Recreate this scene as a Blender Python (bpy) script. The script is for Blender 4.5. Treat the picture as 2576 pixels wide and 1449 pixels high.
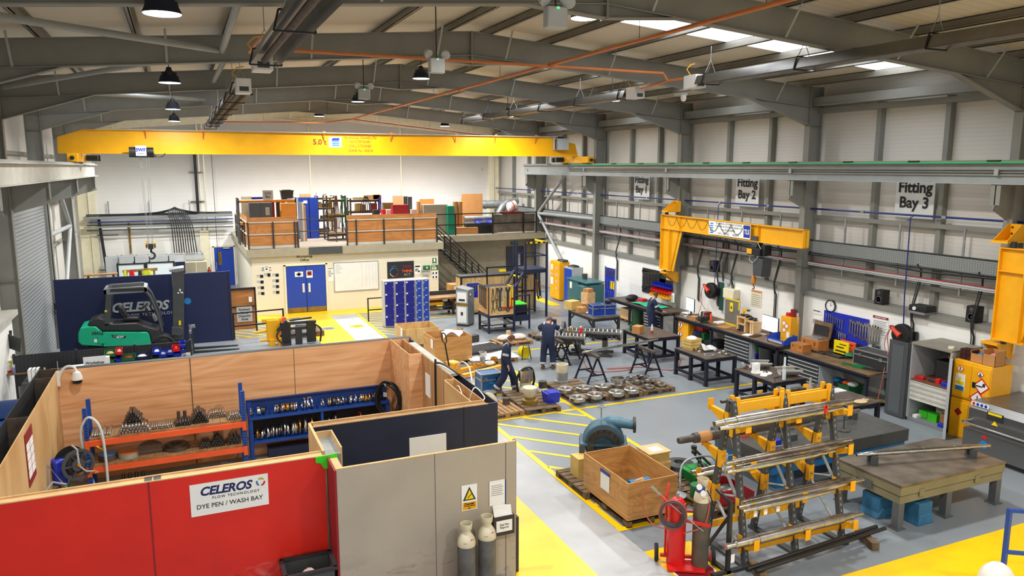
import bpy, math, random
from mathutils import Vector as V, Matrix as Mx
SC = bpy.context.scene
for o in list(bpy.data.objects): bpy.data.objects.remove(o)
PI = math.pi; R = math.radians
# ---------------------------------------------------------------- camera, world, exposure
CAM = V((0, 0, 6.5)); YAW = R(23.658); PIT = R(9.105); FPX = 1900.0
cd = bpy.data.cameras.new('camera'); cam = bpy.data.objects.new('camera', cd); SC.collection.objects.link(cam)
cam.location = CAM; cam.rotation_euler = (PI/2-PIT, 0, -YAW)
cd.sensor_width = 36; cd.sensor_fit = 'HORIZONTAL'; cd.lens = FPX/2576*36; cd.clip_end = 200; cd.clip_start = .1
SC.camera = cam
SC.view_settings.view_transform = 'Standard'; SC.view_settings.look = 'None'
SC.view_settings.gamma = 1; SC.view_settings.use_curve_mapping = False
SC.view_settings.exposure = 0.0
W = bpy.data.worlds.new('world'); SC.world = W; W.use_nodes = True
W.node_tree.nodes['Background'].inputs[0].default_value = (1, .97, .93, 1)
W.node_tree.nodes['Background'].inputs[1].default_value = 1.0
LAMP_W = 330.0; SKY_E = 6.0
# ---------------------------------------------------------------- measuring: a pixel of the photograph to a point of the hall
_f = V((math.sin(YAW)*math.cos(PIT), math.cos(YAW)*math.cos(PIT), -math.sin(PIT)))
_r = V((math.cos(YAW), -math.sin(YAW), 0)); _u = _r.cross(_f)
def ray(px, py): return _f + _r*((px-1288)/FPX) - _u*((py-724.5)/FPX)
def gz(px, py, z=0): d = ray(px, py); return CAM + d*((z-CAM.z)/d.z)
def gx(px, py, x): d = ray(px, py); return CAM + d*(x/d.x)
def gy(px, py, y): d = ray(px, py); return CAM + d*(y/d.y)
# ---------------------------------------------------------------- materials
def lin(h):
    h = h.lstrip('#'); c = [int(h[i:i+2], 16)/255 for i in (0, 2, 4)]
    return tuple(x/12.92 if x <= .04045 else ((x+.055)/1.055)**2.4 for x in c)
def mat(name, col, rough=.5, metal=0, var=.12, sc=3.0, bump=0, em=0, col2=None, stretch=None, spec=.5):
    m = bpy.data.materials.new(name); m.use_nodes = True; nt = m.node_tree; N = nt.nodes; L = nt.links
    b = N['Principled BSDF']; b.inputs['Roughness'].default_value = rough; b.inputs['Metallic'].default_value = metal
    b.inputs['Specular IOR Level'].default_value = spec
    c = lin(col)
    if var or col2:
        tc = N.new('ShaderNodeTexCoord'); mp = N.new('ShaderNodeMapping'); nz = N.new('ShaderNodeTexNoise')
        L.new(tc.outputs['Object'], mp.inputs[0]); L.new(mp.outputs[0], nz.inputs['Vector'])
        if stretch: mp.inputs['Scale'].default_value = stretch
        nz.inputs['Scale'].default_value = sc; nz.inputs['Detail'].default_value = 5
        rp = N.new('ShaderNodeValToRGB'); L.new(nz.outputs[0], rp.inputs[0])
        rp.color_ramp.elements[0].position = .3; rp.color_ramp.elements[1].position = .7
        d = lin(col2) if col2 else tuple(max(0, x*(1-2*var)) for x in c)
        u = c if col2 else tuple(min(1, x*(1+var*.6)) for x in c)
        rp.color_ramp.elements[0].color = (*d, 1); rp.color_ramp.elements[1].color = (*u, 1)
        L.new(rp.outputs[0], b.inputs['Base Color'])
        if bump:
            bp = N.new('ShaderNodeBump'); bp.inputs['Strength'].default_value = bump; bp.inputs['Distance'].default_value = .02
            L.new(nz.outputs[0], bp.inputs['Height']); L.new(bp.outputs[0], b.inputs['Normal'])
    else: b.inputs['Base Color'].default_value = (*c, 1)
    if em:
        b.inputs['Emission Color'].default_value = (*c, 1); b.inputs['Emission Strength'].default_value = em
    return m
def wood(name, c1, c2, c3=None, ring=2.2, stretch=(.35, 2.2, 2.2), rough=.5, dist=5.0):
    m = bpy.data.materials.new(name); m.use_nodes = True; nt = m.node_tree; N = nt.nodes; L = nt.links
    b = N['Principled BSDF']; b.inputs['Roughness'].default_value = rough
    tc = N.new('ShaderNodeTexCoord'); mp = N.new('ShaderNodeMapping'); mp.inputs['Scale'].default_value = stretch
    L.new(tc.outputs['Object'], mp.inputs[0])
    nz = N.new('ShaderNodeTexNoise'); nz.inputs['Scale'].default_value = .8; nz.inputs['Detail'].default_value = 1; nz.inputs['Distortion'].default_value = .8
    L.new(mp.outputs[0], nz.inputs['Vector'])
    mu = N.new('ShaderNodeMath'); mu.operation = 'MULTIPLY'; mu.inputs[1].default_value = ring*22; L.new(nz.outputs[0], mu.inputs[0])
    sn = N.new('ShaderNodeMath'); sn.operation = 'SINE'; L.new(mu.outputs[0], sn.inputs[0])
    m2 = N.new('ShaderNodeMapping'); m2.inputs['Scale'].default_value = [q*(1 if q > 1 else .25) for q in stretch]; L.new(tc.outputs['Object'], m2.inputs[0])
    n2 = N.new('ShaderNodeTexNoise'); n2.inputs['Scale'].default_value = 4; n2.inputs['Detail'].default_value = 6; L.new(m2.outputs[0], n2.inputs['Vector'])
    ad = N.new('ShaderNodeMath'); ad.operation = 'MULTIPLY_ADD'; ad.inputs[1].default_value = .09; L.new(sn.outputs[0], ad.inputs[0]); L.new(n2.outputs[0], ad.inputs[2])
    rp = N.new('ShaderNodeValToRGB'); L.new(ad.outputs[0], rp.inputs[0]); e = rp.color_ramp.elements
    e[0].position = .25; e[0].color = (*lin(c2), 1); e[1].position = .72; e[1].color = (*lin(c1), 1)
    if c3: q = e.new(.48); q.color = (*lin(c3), 1)
    L.new(rp.outputs[0], b.inputs['Base Color'])
    return m
def ribbed(name, c1, c2, axis, period, duty=.06, rough=.5, bump=.6):
    """painted sheet or blockwork with narrow grooves every period metres along an axis"""
    m = bpy.data.materials.new(name); m.use_nodes = True; nt = m.node_tree; N = nt.nodes; L = nt.links
    b = N['Principled BSDF']; b.inputs['Roughness'].default_value = rough
    tc = N.new('ShaderNodeTexCoord'); sp = N.new('ShaderNodeSeparateXYZ'); L.new(tc.outputs['Object'], sp.inputs[0])
    dv = N.new('ShaderNodeMath'); dv.operation = 'DIVIDE'; dv.inputs[1].default_value = period; L.new(sp.outputs[axis], dv.inputs[0])
    fr = N.new('ShaderNodeMath'); fr.operation = 'FRACT'; L.new(dv.outputs[0], fr.inputs[0])
    lt = N.new('ShaderNodeMath'); lt.operation = 'LESS_THAN'; lt.inputs[1].default_value = duty; L.new(fr.outputs[0], lt.inputs[0])
    nz = N.new('ShaderNodeTexNoise'); nz.inputs['Scale'].default_value = 1.2; nz.inputs['Detail'].default_value = 4; L.new(tc.outputs['Object'], nz.inputs['Vector'])
    mx = N.new('ShaderNodeMix'); mx.data_type = 'RGBA'; L.new(nz.outputs[0], mx.inputs[0])
    c = lin(c1); mx.inputs[6].default_value = (*[x*.9 for x in c], 1); mx.inputs[7].default_value = (*c, 1)
    m2 = N.new('ShaderNodeMix'); m2.data_type = 'RGBA'; L.new(lt.outputs[0], m2.inputs[0]); L.new(mx.outputs[2], m2.inputs[6]); m2.inputs[7].default_value = (*lin(c2), 1)
    L.new(m2.outputs[2], b.inputs['Base Color'])
    if bump:
        bp = N.new('ShaderNodeBump'); bp.invert = True; bp.inputs['Strength'].default_value = bump; bp.inputs['Distance'].default_value = .01
        L.new(lt.outputs[0], bp.inputs['Height']); L.new(bp.outputs[0], b.inputs['Normal'])
    return m
def holes(name, c1, c2, ax, ay, px, py, fx=.5, fy=.5, rough=.5, metal=0, gen=False):
    """sheet with a regular grid of dark or light marks (perforations, louvres, stripes)"""
    m = bpy.data.materials.new(name); m.use_nodes = True; nt = m.node_tree; N = nt.nodes; L = nt.links
    b = N['Principled BSDF']; b.inputs['Roughness'].default_value = rough; b.inputs['Metallic'].default_value = metal
    tc = N.new('ShaderNodeTexCoord'); sp = N.new('ShaderNodeSeparateXYZ'); L.new(tc.outputs['Generated' if gen else 'Object'], sp.inputs[0]); res = []
    for a, p, f in ((ax, px, fx), (ay, py, fy)):
        dv = N.new('ShaderNodeMath'); dv.operation = 'DIVIDE'; dv.inputs[1].default_value = p; L.new(sp.outputs[a], dv.inputs[0])
        fr = N.new('ShaderNodeMath'); fr.operation = 'FRACT'; L.new(dv.outputs[0], fr.inputs[0])
        lt = N.new('ShaderNodeMath'); lt.operation = 'COMPARE'; lt.inputs[1].default_value = .5; lt.inputs[2].default_value = f/2; L.new(fr.outputs[0], lt.inputs[0]); res.append(lt)
    mu = N.new('ShaderNodeMath'); mu.operation = 'MULTIPLY'; L.new(res[0].outputs[0], mu.inputs[0]); L.new(res[1].outputs[0], mu.inputs[1])
    mx = N.new('ShaderNodeMix'); mx.data_type = 'RGBA'; L.new(mu.outputs[0], mx.inputs[0]); mx.inputs[6].default_value = (*lin(c1), 1); mx.inputs[7].default_value = (*lin(c2), 1)
    L.new(mx.outputs[2], b.inputs['Base Color'])
    return m
M = {}
def add(k, *a, **kw): M[k] = mat(k, *a, **kw)
add('floor', '848b91', .32, var=.07, sc=.5); add('yellow_paint', 'f6c800', .35, var=.06, sc=1.5); add('white_paint', 'b2b3b4', .4, var=.08, sc=1.2)
add('steel', '86867f', .5, var=.05, sc=2); add('steel_light', '9ba09f', .45, var=.06, sc=2); add('steel_pale', 'bcbab0', .5, var=.08, sc=2)
add('purlin', '8a867a', .4, metal=.35, var=.1, sc=2); add('crane_yellow', 'f4b200', .35, var=.05, sc=2); add('yellow', 'f2ae12', .4, var=.05)
add('bright_yellow', 'f5d800', .4, var=.03); add('black', '17181a', .5, var=.1); add('rubber', '1d1d1d', .8, var=.1); add('dark', '2b2c2e', .5, var=.1)
add('dark_grey', '45484a', .5, var=.08); add('grey', '7d8183', .5, var=.06); add('light_grey', 'b5b9ba', .45, var=.05); add('white', 'f2f2ef', .5, var=.03)
add('white_plastic', 'e6e6e2', .4, var=.03); add('cream', 'e9e2c4', .5, var=.05); add('beige', 'a39b84', .5, var=.05); add('paper', 'f0f0ec', .8, var=.03)
add('navy', '1b2346', .35, var=.08, sc=1); add('navy_steel', '1e2740', .45, var=.1); add('blue', '123a9a', .4, var=.06); add('bin_blue', '1b2fb0', .35, var=.04)
add('rack_blue', '1c4a9e', .4, var=.08); add('door_blue', '1741ad', .45, var=.05); add('sky_blue', '1f7fc4', .4, var=.1); add('red', 'd4281d', .45, var=.08, sc=1.2)
add('bright_red', 'd81e1e', .35, var=.05); add('dark_red', '8f1a20', .5, var=.08); add('orange', 'f2602e', .45, var=.06); add('orange_wood', 'd98a2b', .5, var=.1)
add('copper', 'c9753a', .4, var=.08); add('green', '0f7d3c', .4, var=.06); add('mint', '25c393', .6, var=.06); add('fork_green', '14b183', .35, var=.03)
add('bin_green', '146b38', .45, var=.06); add('lime', '3fd61c', .45, var=.05); add('teal', '3f6e70', .45, var=.07); add('pump_blue', '3d6478', .5, col2='2a3f4a', sc=4)
add('chrome', 'd4d4d2', .18, metal=1, var=.12, sc=8); add('bar_steel', 'd2cfc9', .3, metal=1, col2='a3a09b', sc=5); add('dark_steel', '6a6866', .35, metal=.9, col2='3f3d3c', sc=6)
add('rust_steel', '6b5a4d', .6, metal=.4, col2='45403c', sc=5); add('galv', 'a9aeb0', .4, metal=.6, var=.12, sc=6); add('cast', '5d5a55', .5, metal=.5, col2='3d3a36', sc=7)
add('brass', 'b98b3a', .35, metal=.9, var=.1); add('stainless', '8e8d89', .33, metal=.85, var=.08, sc=3); add('tray_paint', 'a7a99f', .45, metal=.2, col2='857f6c', sc=1.4)
add('pallet', 'b08a5c', .75, col2='7d5c38', sc=5, stretch=(1, 6, 1)); add('pallet_dark', '7a6448', .8, col2='54432f', sc=5); add('card', 'b9834c', .8, var=.06); add('pine', 'd9b37e', .7, var=.1, sc=5)
add('bench_wood', '8a6a45', .6, col2='4b3d2e', sc=3); add('table_steel', '6f6257', .5, metal=.3, col2='4c433c', sc=3.5); add('plate_steel', '8b8072', .4, metal=.5, col2='5d554b', sc=2.5)
add('granite', '4a4b49', .3, var=.1, sc=6); add('navy_cloth', '1b2646', .85, var=.12, sc=6); add('navy_dark', '14182a', .85, var=.12, sc=6); add('reflective', 'b9bcbb', .4, var=.04); add('skin', 'd79a80', .55, var=.05)
add('hair', '5a3a28', .8, var=.2, sc=30); add('boot', '6b4a30', .7, var=.1); add('glass_dark', '10161c', .15, var=0); add('screen', 'eef4ff', .4, var=0, em=1.0)
add('dull_gold', '9a7b2e', .5, metal=.3, col2='6d5a2a', sc=4); add('cyl_grey', '6b6d6e', .55, col2='4f4a45', sc=4); add('rag', 'e4ddd6', .9, col2='c9a39a', sc=7); add('hi_vis', 'd7e20f', .7, var=.1)
add('skylight', 'eef5ff', .5, var=0, em=SKY_E); add('lamp_glow', 'fdfeff', .5, var=0, em=14); add('led_green', '30e060', .4, var=0, em=4); add('purple', '4a2a8c', .7, var=.1); add('olive', '4a5a2c', .7, var=.15)
add('clear', 'cdd8da', .15, var=0, spec=.6); add('wrap', 'dfe2e2', .3, var=.15, sc=10, bump=.5); add('stone', '9d9a90', .7, var=.15, sc=4); add('mezz_floor', '8f8374', .7, var=.08, sc=2)
add('steel_sheet','bcb4a7',.38,metal=.12,col2='a39b8b',sc=1.6)
M['ply'] = wood('ply', 'ecba8a', 'd0935f', 'e0a877'); M['ply_light'] = wood('ply_light', 'd9b681', 'bd915a', 'd0a870', stretch=(1.4, .5, .5)); M['ply_mezz'] = wood('ply_mezz', 'ba7e42', '98632f', 'a97038', stretch=(.6, 1, 2.5))
M['ply_pale'] = wood('ply_pale', 'd2b47e', 'b08c56', 'c6a46c', stretch=(1.5, 1.5, .7)); M['crate'] = wood('crate', 'cf9c5c', 'ab7c44', 'c08e50', stretch=(1, 1, 3.5)); M['hose_ply'] = wood('hose_ply', 'c39a68', '96693e', 'b88a58', stretch=(2.5, 2.5, .35))
M['block_white'] = ribbed('block_white', 'fbfaf5', 'e8e6df', 2, .225, .03, bump=.15); M['block_cream'] = ribbed('block_cream', 'e4dec8', 'd2ccb6', 2, .225, .03, bump=.15)
M['cladding'] = ribbed('cladding', 'd9d5cc', 'c0bbb0', 2, .11, .06, bump=.2); M['roof_sheet'] = ribbed('roof_sheet', 'ddd3c0', 'b3a994', 1, .25, .06, bump=.3)
M['shutter'] = ribbed('shutter', '94999b', '5d6163', 2, .115, .2, rough=.4, bump=1.0)
M['peg_dark'] = holes('peg_dark', '3a3f43', '15171a', 1, 2, .05, .05, .35, .35); M['louvre'] = holes('louvre', '2c2e31', '101113', 0, 2, .09, .04, .75, .45)
M['tray_holes'] = holes('tray_holes', '8c918f', '5c5f5e', 1, 2, .07, .055, .3, .45, metal=.3); M['upright_holes'] = holes('upright_holes', '46484a', '8f8f8c', 0, 2, 1, 1/26, .3, .4, gen=True)
M['blue_holes'] = holes('blue_holes', '1c4a9e', '0e2348', 0, 2, 1, 1/30, .45, .4, gen=True); M['checker'] = holes('checker', '9b9892', '7f7c77', 0, 2, .05, .05, .5, .5, rough=.3, metal=.85)
M['hazard'] = holes('hazard', 'e2c400', '161616', 2, 0, .09, 50, .5, 1); M['mesh_holes'] = holes('mesh_holes', '9a9c9a', '6c6f6f', 0, 2, .05, .05, .4, .4, metal=.6)
# ---------------------------------------------------------------- mesh builder
class B:
    def __init__(s): s.v = []; s.f = []; s.mi = []; s.sm = []; s.k = 0
    def add(s, vs, fs, mx=None, smooth=False):
        o = len(s.v); s.v += [mx @ V(p) for p in vs] if mx else [V(p) for p in vs]
        for f in fs: s.f.append([i+o for i in f]); s.mi.append(s.k); s.sm.append(smooth)
        return s
    def box(s, a, b, mx=None):
        x0, y0, z0 = a; x1, y1, z1 = b
        return s.add([(x0,y0,z0),(x1,y0,z0),(x1,y1,z0),(x0,y1,z0),(x0,y0,z1),(x1,y0,z1),(x1,y1,z1),(x0,y1,z1)],
              [(0,3,2,1),(4,5,6,7),(0,1,5,4),(1,2,6,5),(2,3,7,6),(3,0,4,7)], mx)
    def cb(s, c, d, rz=0, rx=0, ry=0):   # box about a centre
        m = Mx.Translation(c) @ Mx.Rotation(rz, 4, 'Z') @ Mx.Rotation(ry, 4, 'Y') @ Mx.Rotation(rx, 4, 'X')
        h = [q/2 for q in d]; return s.box((-h[0],-h[1],-h[2]), h, m)
    def bar(s, p, q, w, h=None, up=(0,0,1)):   # rectangular bar between two points
        p, q = V(p), V(q); d = q-p; L = d.length
        if L < 1e-6: return s
        z = d/L; u = V(up); x = u.cross(z)
        if x.length < 1e-3: x = V((1,0,0)).cross(z) if abs(z.x) < .9 else V((0,1,0)).cross(z)
        x.normalize(); y = z.cross(x); h = h or w
        m = Mx(((x.x,y.x,z.x,p.x),(x.y,y.y,z.y,p.y),(x.z,y.z,z.z,p.z),(0,0,0,1)))
        return s.box((-w/2,-h/2,0), (w/2,h/2,L), m)
    def cyl(s, p, q, r, r2=None, n=12, cap=True):
        return s.lathe([(r, 0), (r if r2 is None else r2, (V(q)-V(p)).length)], p, V(q)-V(p), n, cap)
    def lathe(s, prof, c=(0,0,0), axis=(0,0,1), n=16, cap=True, a0=0):
        z = V(axis).normalized(); x = V((0,0,1)).cross(z)
        if x.length < 1e-3: x = V((1,0,0))
        x.normalize(); y = z.cross(x); c = V(c); vs = []; fs = []
        for r, h in prof:
            for i in range(n):
                t = a0+2*PI*i/n; vs.append(c+z*h+(x*math.cos(t)+y*math.sin(t))*r)
        for j in range(len(prof)-1):
            for i in range(n):
                k = (i+1) % n; fs.append((j*n+i, j*n+k, (j+1)*n+k, (j+1)*n+i))
        s.add(vs, fs, None, True)
        if cap:
            if prof[0][0] > 1e-4: s.add(vs[:n], [tuple(reversed(range(n)))])
            if prof[-1][0] > 1e-4: s.add(vs[-n:], [tuple(range(n))])
        return s
    def ring(s, ro, ri, h, c, axis=(0,0,1), n=24): return s.lathe([(ri,0),(ro,0),(ro,h),(ri,h),(ri,0)], c, axis, n, False)
    def tube(s, pts, r, n=8, closed=False):
        P = [V(p) for p in pts]; vs = []; fs = []; up = V((0,0,1)); px = None
        for i, p in enumerate(P):
            a = P[i-1] if (i > 0 or closed) else p; b = P[(i+1) % len(P)] if (i < len(P)-1 or closed) else p
            t = (b-a).normalized()
            if px is None: x = up.cross(t) if abs(t.z) < .95 else V((1,0,0)).cross(t)
            else: x = px-t*px.dot(t)
            if x.length < 1e-5: x = V((1,0,0))
            x.normalize(); y = t.cross(x); px = x
            rr = r[i] if isinstance(r, (list, tuple)) else r
            for k in range(n):
                w = 2*PI*k/n; vs.append(p+(x*math.cos(w)+y*math.sin(w))*rr)
        m = len(P)
        for j in range(m if closed else m-1):
            for i in range(n):
                k = (i+1) % n; q = (j+1) % m; fs.append((j*n+i, j*n+k, q*n+k, q*n+i))
        s.add(vs, fs, None, True)
        if not closed: s.add(vs[:n], [tuple(reversed(range(n)))]); s.add(vs[-n:], [tuple(range(n))])
        return s
    def prism(s, poly, d, mx=None):   # 2D polygon in XY extruded along Z by d
        n = len(poly); vs = [(x,y,0) for x,y in poly]+[(x,y,d) for x,y in poly]
        a = sum(poly[i][0]*poly[(i+1)%n][1]-poly[(i+1)%n][0]*poly[i][1] for i in range(n))
        ca, cb_ = tuple(reversed(range(n))), tuple(range(n, 2*n)); sd = [(i,(i+1)%n,n+(i+1)%n,n+i) for i in range(n)]
        if a*d < 0: ca, cb_ = ca[::-1], cb_[::-1]; sd = [q[::-1] for q in sd]
        return s.add(vs, [ca, cb_]+sd, mx)
    def pxz(s, poly, y0, y1): return s._ex(poly, lambda a,b,t: (a, y0+(y1-y0)*t, b))
    def pyz(s, poly, x0, x1): return s._ex(poly, lambda a,b,t: (x0+(x1-x0)*t, a, b))
    def pxy(s, poly, z0, z1): return s._ex(poly, lambda a,b,t: (a, b, z0+(z1-z0)*t))
    def _ex(s, poly, f):
        n = len(poly); vs = [f(a,b,0) for a,b in poly]+[f(a,b,1) for a,b in poly]
        return s.add(vs, [tuple(range(n)), tuple(reversed(range(n,2*n)))]+[(i,n+i,n+(i+1)%n,(i+1)%n) for i in range(n)])
    def sphere(s, c, r, n=12, m=8, sc=(1,1,1)):
        prof = [(max(1e-5, r*math.sin(PI*j/m)), -r*math.cos(PI*j/m)) for j in range(m+1)]; k = len(s.v)
        s.lathe(prof, (0,0,0), (0,0,1), n, False); c = V(c)
        for i in range(k, len(s.v)): p = s.v[i]; s.v[i] = V((p.x*sc[0], p.y*sc[1], p.z*sc[2]))+c
        return s
    def grid(s, nx, ny, fn, smooth=True):
        vs = [fn(i/nx, j/ny) for j in range(ny+1) for i in range(nx+1)]
        return s.add(vs, [(j*(nx+1)+i, j*(nx+1)+i+1, (j+1)*(nx+1)+i+1, (j+1)*(nx+1)+i) for j in range(ny) for i in range(nx)], None, smooth)
    def tf(s, m, k=0):
        for i in range(k, len(s.v)): s.v[i] = m @ s.v[i]
        return s
LINK = SC.collection.objects.link
SPLIT = set('print track_bracket wheel leg drop_pipe hydraulic_hose support_bracket post rail beam panel bolt drawer_rail upright lift_cylinder foot sheave stringer tray_hanger splice_plate bar_clip coupling pipe_hanger drop_rod pipe_clip fly_brace stiffener beam_connector stand_leg foot_plate hazard_border hazard_field hazard_symbol skid shelf cross_bar knee_brace batten beam_plate handle latch stand divider bolt_hole finger_hole girt cladding_post top_bracket cross_plate cladding_post wall_brace red_cable bus_bar girt'.split())
def loose(b):
    par = list(range(len(b.v)))
    def find(i):
        while par[i] != i: par[i] = par[par[i]]; i = par[i]
        return i
    for f in b.f:
        for i in f[1:]: par[find(i)] = find(f[0])
    g = {}
    for k, f in enumerate(b.f): g.setdefault(find(f[0]), []).append(k)
    # caps are separate vertices at the same place: join groups whose vertices coincide
    pos = {}
    for i, v in enumerate(b.v): pos.setdefault((round(v.x,4), round(v.y,4), round(v.z,4)), []).append(i)
    for q in pos.values():
        for i in q[1:]: par[find(i)] = find(q[0])
    g = {}
    for k, f in enumerate(b.f): g.setdefault(find(f[0]), []).append(k)
    return list(g.values())
def P(name, b, m, parent=None, label=None, bevel=0, kind=None, loc=None, rot=None):
    """one mesh object; m is a material key or a list of them"""
    if name in SPLIT and parent:
        gs = loose(b)
        if 1 < len(gs) <= 40:
            for fs in gs:
                q = B(); idx = {}
                for k in fs: q.f.append([idx.setdefault(i, len(idx)) for i in b.f[k]]); q.mi.append(b.mi[k])
                q.v = [b.v[i] for i in idx]; o = P(name+'\0', q, m, parent, label, bevel, kind, loc, rot)
            return o
    name = name.rstrip('\0'); me = bpy.data.meshes.new(name); me.from_pydata([tuple(v) for v in b.v], [], b.f)
    for k in ([m] if isinstance(m, str) else m): me.materials.append(M[k])
    me.polygons.foreach_set('material_index', b.mi); me.polygons.foreach_set('use_smooth', [True]*len(b.f))
    import bmesh
    bm = bmesh.new(); bm.from_mesh(me); bmesh.ops.remove_doubles(bm, verts=bm.verts, dist=1e-5)
    bmesh.ops.recalc_face_normals(bm, faces=bm.faces); bm.to_mesh(me); bm.free()
    me.set_sharp_from_angle(angle=R(38))
    o = bpy.data.objects.new(name, me); LINK(o)
    if parent: o.parent = parent
    if loc is not None: o.location = loc
    if rot is not None: o.rotation_euler = rot
    if label: o['label'] = label
    if kind: o['kind'] = kind
    if bevel:
        q = o.modifiers.new('bevel', 'BEVEL'); q.width = bevel; q.segments = 2; q.limit_method = 'ANGLE'; q.angle_limit = R(40)
    return o
def T(name, label, cat, loc=(0,0,0), rz=0, group=None, rot=None):
    o = bpy.data.objects.new(name, None); LINK(o); o.location = loc; o.rotation_euler = rot or (0,0,rz); o.empty_display_size = .1
    o['label'] = label; o['category'] = cat
    if group: o['group'] = group
    return o
def tag(o, label, cat, group=None):
    o['label'] = label; o['category'] = cat
    if group: o['group'] = group
    return o
def S(name, b, m, label, cat, group=None, bevel=0, loc=None, rot=None): return tag(P(name, b, m, bevel=bevel, loc=loc, rot=rot), label, cat, group)
def struct(o): o['kind'] = 'structure'; return o
def dup(r, loc=None, rz=None, label=None, group=None, rot=None):
    c = r.copy(); LINK(c)
    if loc is not None: c.location = loc
    if rz is not None: c.rotation_euler = (0,0,rz)
    if rot is not None: c.rotation_euler = rot
    if label: c['label'] = label
    if group: c['group'] = group
    for ch in list(r.children):
        a = ch.copy(); LINK(a); a.parent = c
        for g in list(ch.children): e = g.copy(); LINK(e); e.parent = a
    return c
def text(s, size, m, parent, loc, rot=(PI/2,0,0), name='lettering', shear=0, bold=.0, al='CENTER', sx=1, sp=1, ls=1):
    c = bpy.data.curves.new(name, 'FONT'); c.body = s; c.size = size; c.align_x = al; c.align_y = 'CENTER'; c.shear = shear; c.offset = bold*size; c.extrude = .0015
    c.resolution_u = 3; c.space_character = sp; c.space_line = ls
    t = bpy.data.objects.new('t', c); LINK(t); bpy.context.view_layer.update()
    me = bpy.data.meshes.new_from_object(t); bpy.data.objects.remove(t); me.materials.clear(); me.materials.append(M[m])
    o = bpy.data.objects.new(name, me); LINK(o); o.parent = parent; o.location = loc; o.rotation_euler = rot; o.scale = (sx,1,1)
    return o
RW = (PI/2, 0, -PI/2)   # lettering that faces the hall from the right wall
rnd = random.Random(7)
add('green_bar', '2fae63', .4, var=.03); add('dull_brown', '7a4a10', .6, var=0); add('navy_pipe', '1c2f7a', .4, var=.05)
add('screen_navy', '18224c', .45, var=.05, sc=1); add('poster_dark', '20222c', .5, var=.05); add('locker_navy', '10178a', .4, var=.04)
M['hazard_x'] = holes('hazard_x', 'e2c400', '161616', 0, 1, .25, .25, .5, .5)
add('red_box', 'a01420', .5, var=.06); add('orange_ply', 'd98a5c', .6, var=.06); add('green_cab', '158a68', .45, var=.05); add('lilac', '8c86c4', .3, var=0); add('olive_yellow', 'b9b012', .5, var=.05)
add('bin_royal', '0f4fae', .35, var=.05); add('navy_dark2', '14366e', .5, var=.08); add('rack_blue_dark', '163a7c', .45, var=.08); M['holed_plate'] = holes('holed_plate', '8f8478', '5b3f34', 0, 1, .035, .035, .5, .5)
def sm(pts, n=6):   # smooth curve through points
    p = [V(q) for q in pts]; p = [p[0]*2-p[1]]+p+[p[-1]*2-p[-2]]; out = []
    for i in range(1, len(p)-2):
        for j in range(n):
            t = j/n; out.append(.5*((2*p[i])+(p[i+1]-p[i-1])*t+(2*p[i-1]-5*p[i]+4*p[i+1]-p[i+2])*t*t+(3*p[i]-p[i-1]-3*p[i+1]+p[i+2])*t**3))
    out.append(p[-2]); return out
add('bin_green_dark', '2d5233', .5, var=.06); add('olive_dark', '2f4a3a', .5, var=.08); add('panel_green', '1f4a3c', .5, var=.06); add('galv_dark', '837f76', .5, metal=.4, var=.1); add('orange_wood2', 'b8763a', .5, var=.12, sc=5)
add('blue_bin', '1f50c8', .35, var=.04); add('rag_brown', '8c7a55', .9, var=.2, sc=6); add('reel_orange', 'd8452a', .4, var=.05); add('hose_red', 'b0584a', .5, var=.05); add('table_grey', '8b8578', .5, var=.1); add('shelf_red', '7a4a35', .6, var=.1); add('cream_grey', 'd6d2c4', .5, var=.1, sc=3)
M['peg_front'] = holes('peg_front', '55595c', '2a2c2e', 0, 2, .05, .05, .3, .3); M['checker2'] = holes('checker2', '858481', '7b7a79', 1, 2, .05, .05, .5, .5, rough=.3, metal=.8)
add('dark_red2', '3a1414', .5, var=.3, sc=20); add('glove_pink', 'e08a94', .8, var=.2, sc=10); add('pine_yellow', 'dcb968', .65, var=.1); add('cast_light', 'b0aca6', .4, metal=.3, var=.12); add('lining_red', '6a2a22', .6, var=.1); add('glove', 'c9b78a', .9, var=.15)
add('bin_navy', '161d5c', .5, var=0); add('cylinder_cream', 'ddd6bd', .5, col2='c2b795', sc=4); add('dark_bright', 'b9b4ae', .3, metal=1, col2='77726d', sc=5); add('dark_steel2', '4a4845', .4, metal=.8, var=.1); add('hose_dark', '4a4a52', .5, var=.1); add('cyl_brown', '6f6250', .6, col2='4f4a42', sc=3)
add('sky_blue2', '1a6ea8', .45, var=.1); add('sky_blue3', '17588f', .45, var=.1); add('pump_blue2', '4a7488', .45, var=.15, sc=5); add('pump_dark', '4a4b4a', .5, metal=.4, col2='363532', sc=6); add('bin_green3', '128a3a', .45, var=.05); add('table_olive', '847e62', .5, var=.1, sc=1.5); add('grey_dark', '5c6062', .5, var=.08); add('tarp_blue', '2f6f96', .6, var=.15); add('cast_plate', '8b8884', .4, metal=.6, col2='6b6864', sc=5); add('yellow_truck', 'f0a010', .4, var=.05)
add('sign_grey', 'd9dcda', .5, var=.03)
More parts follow.
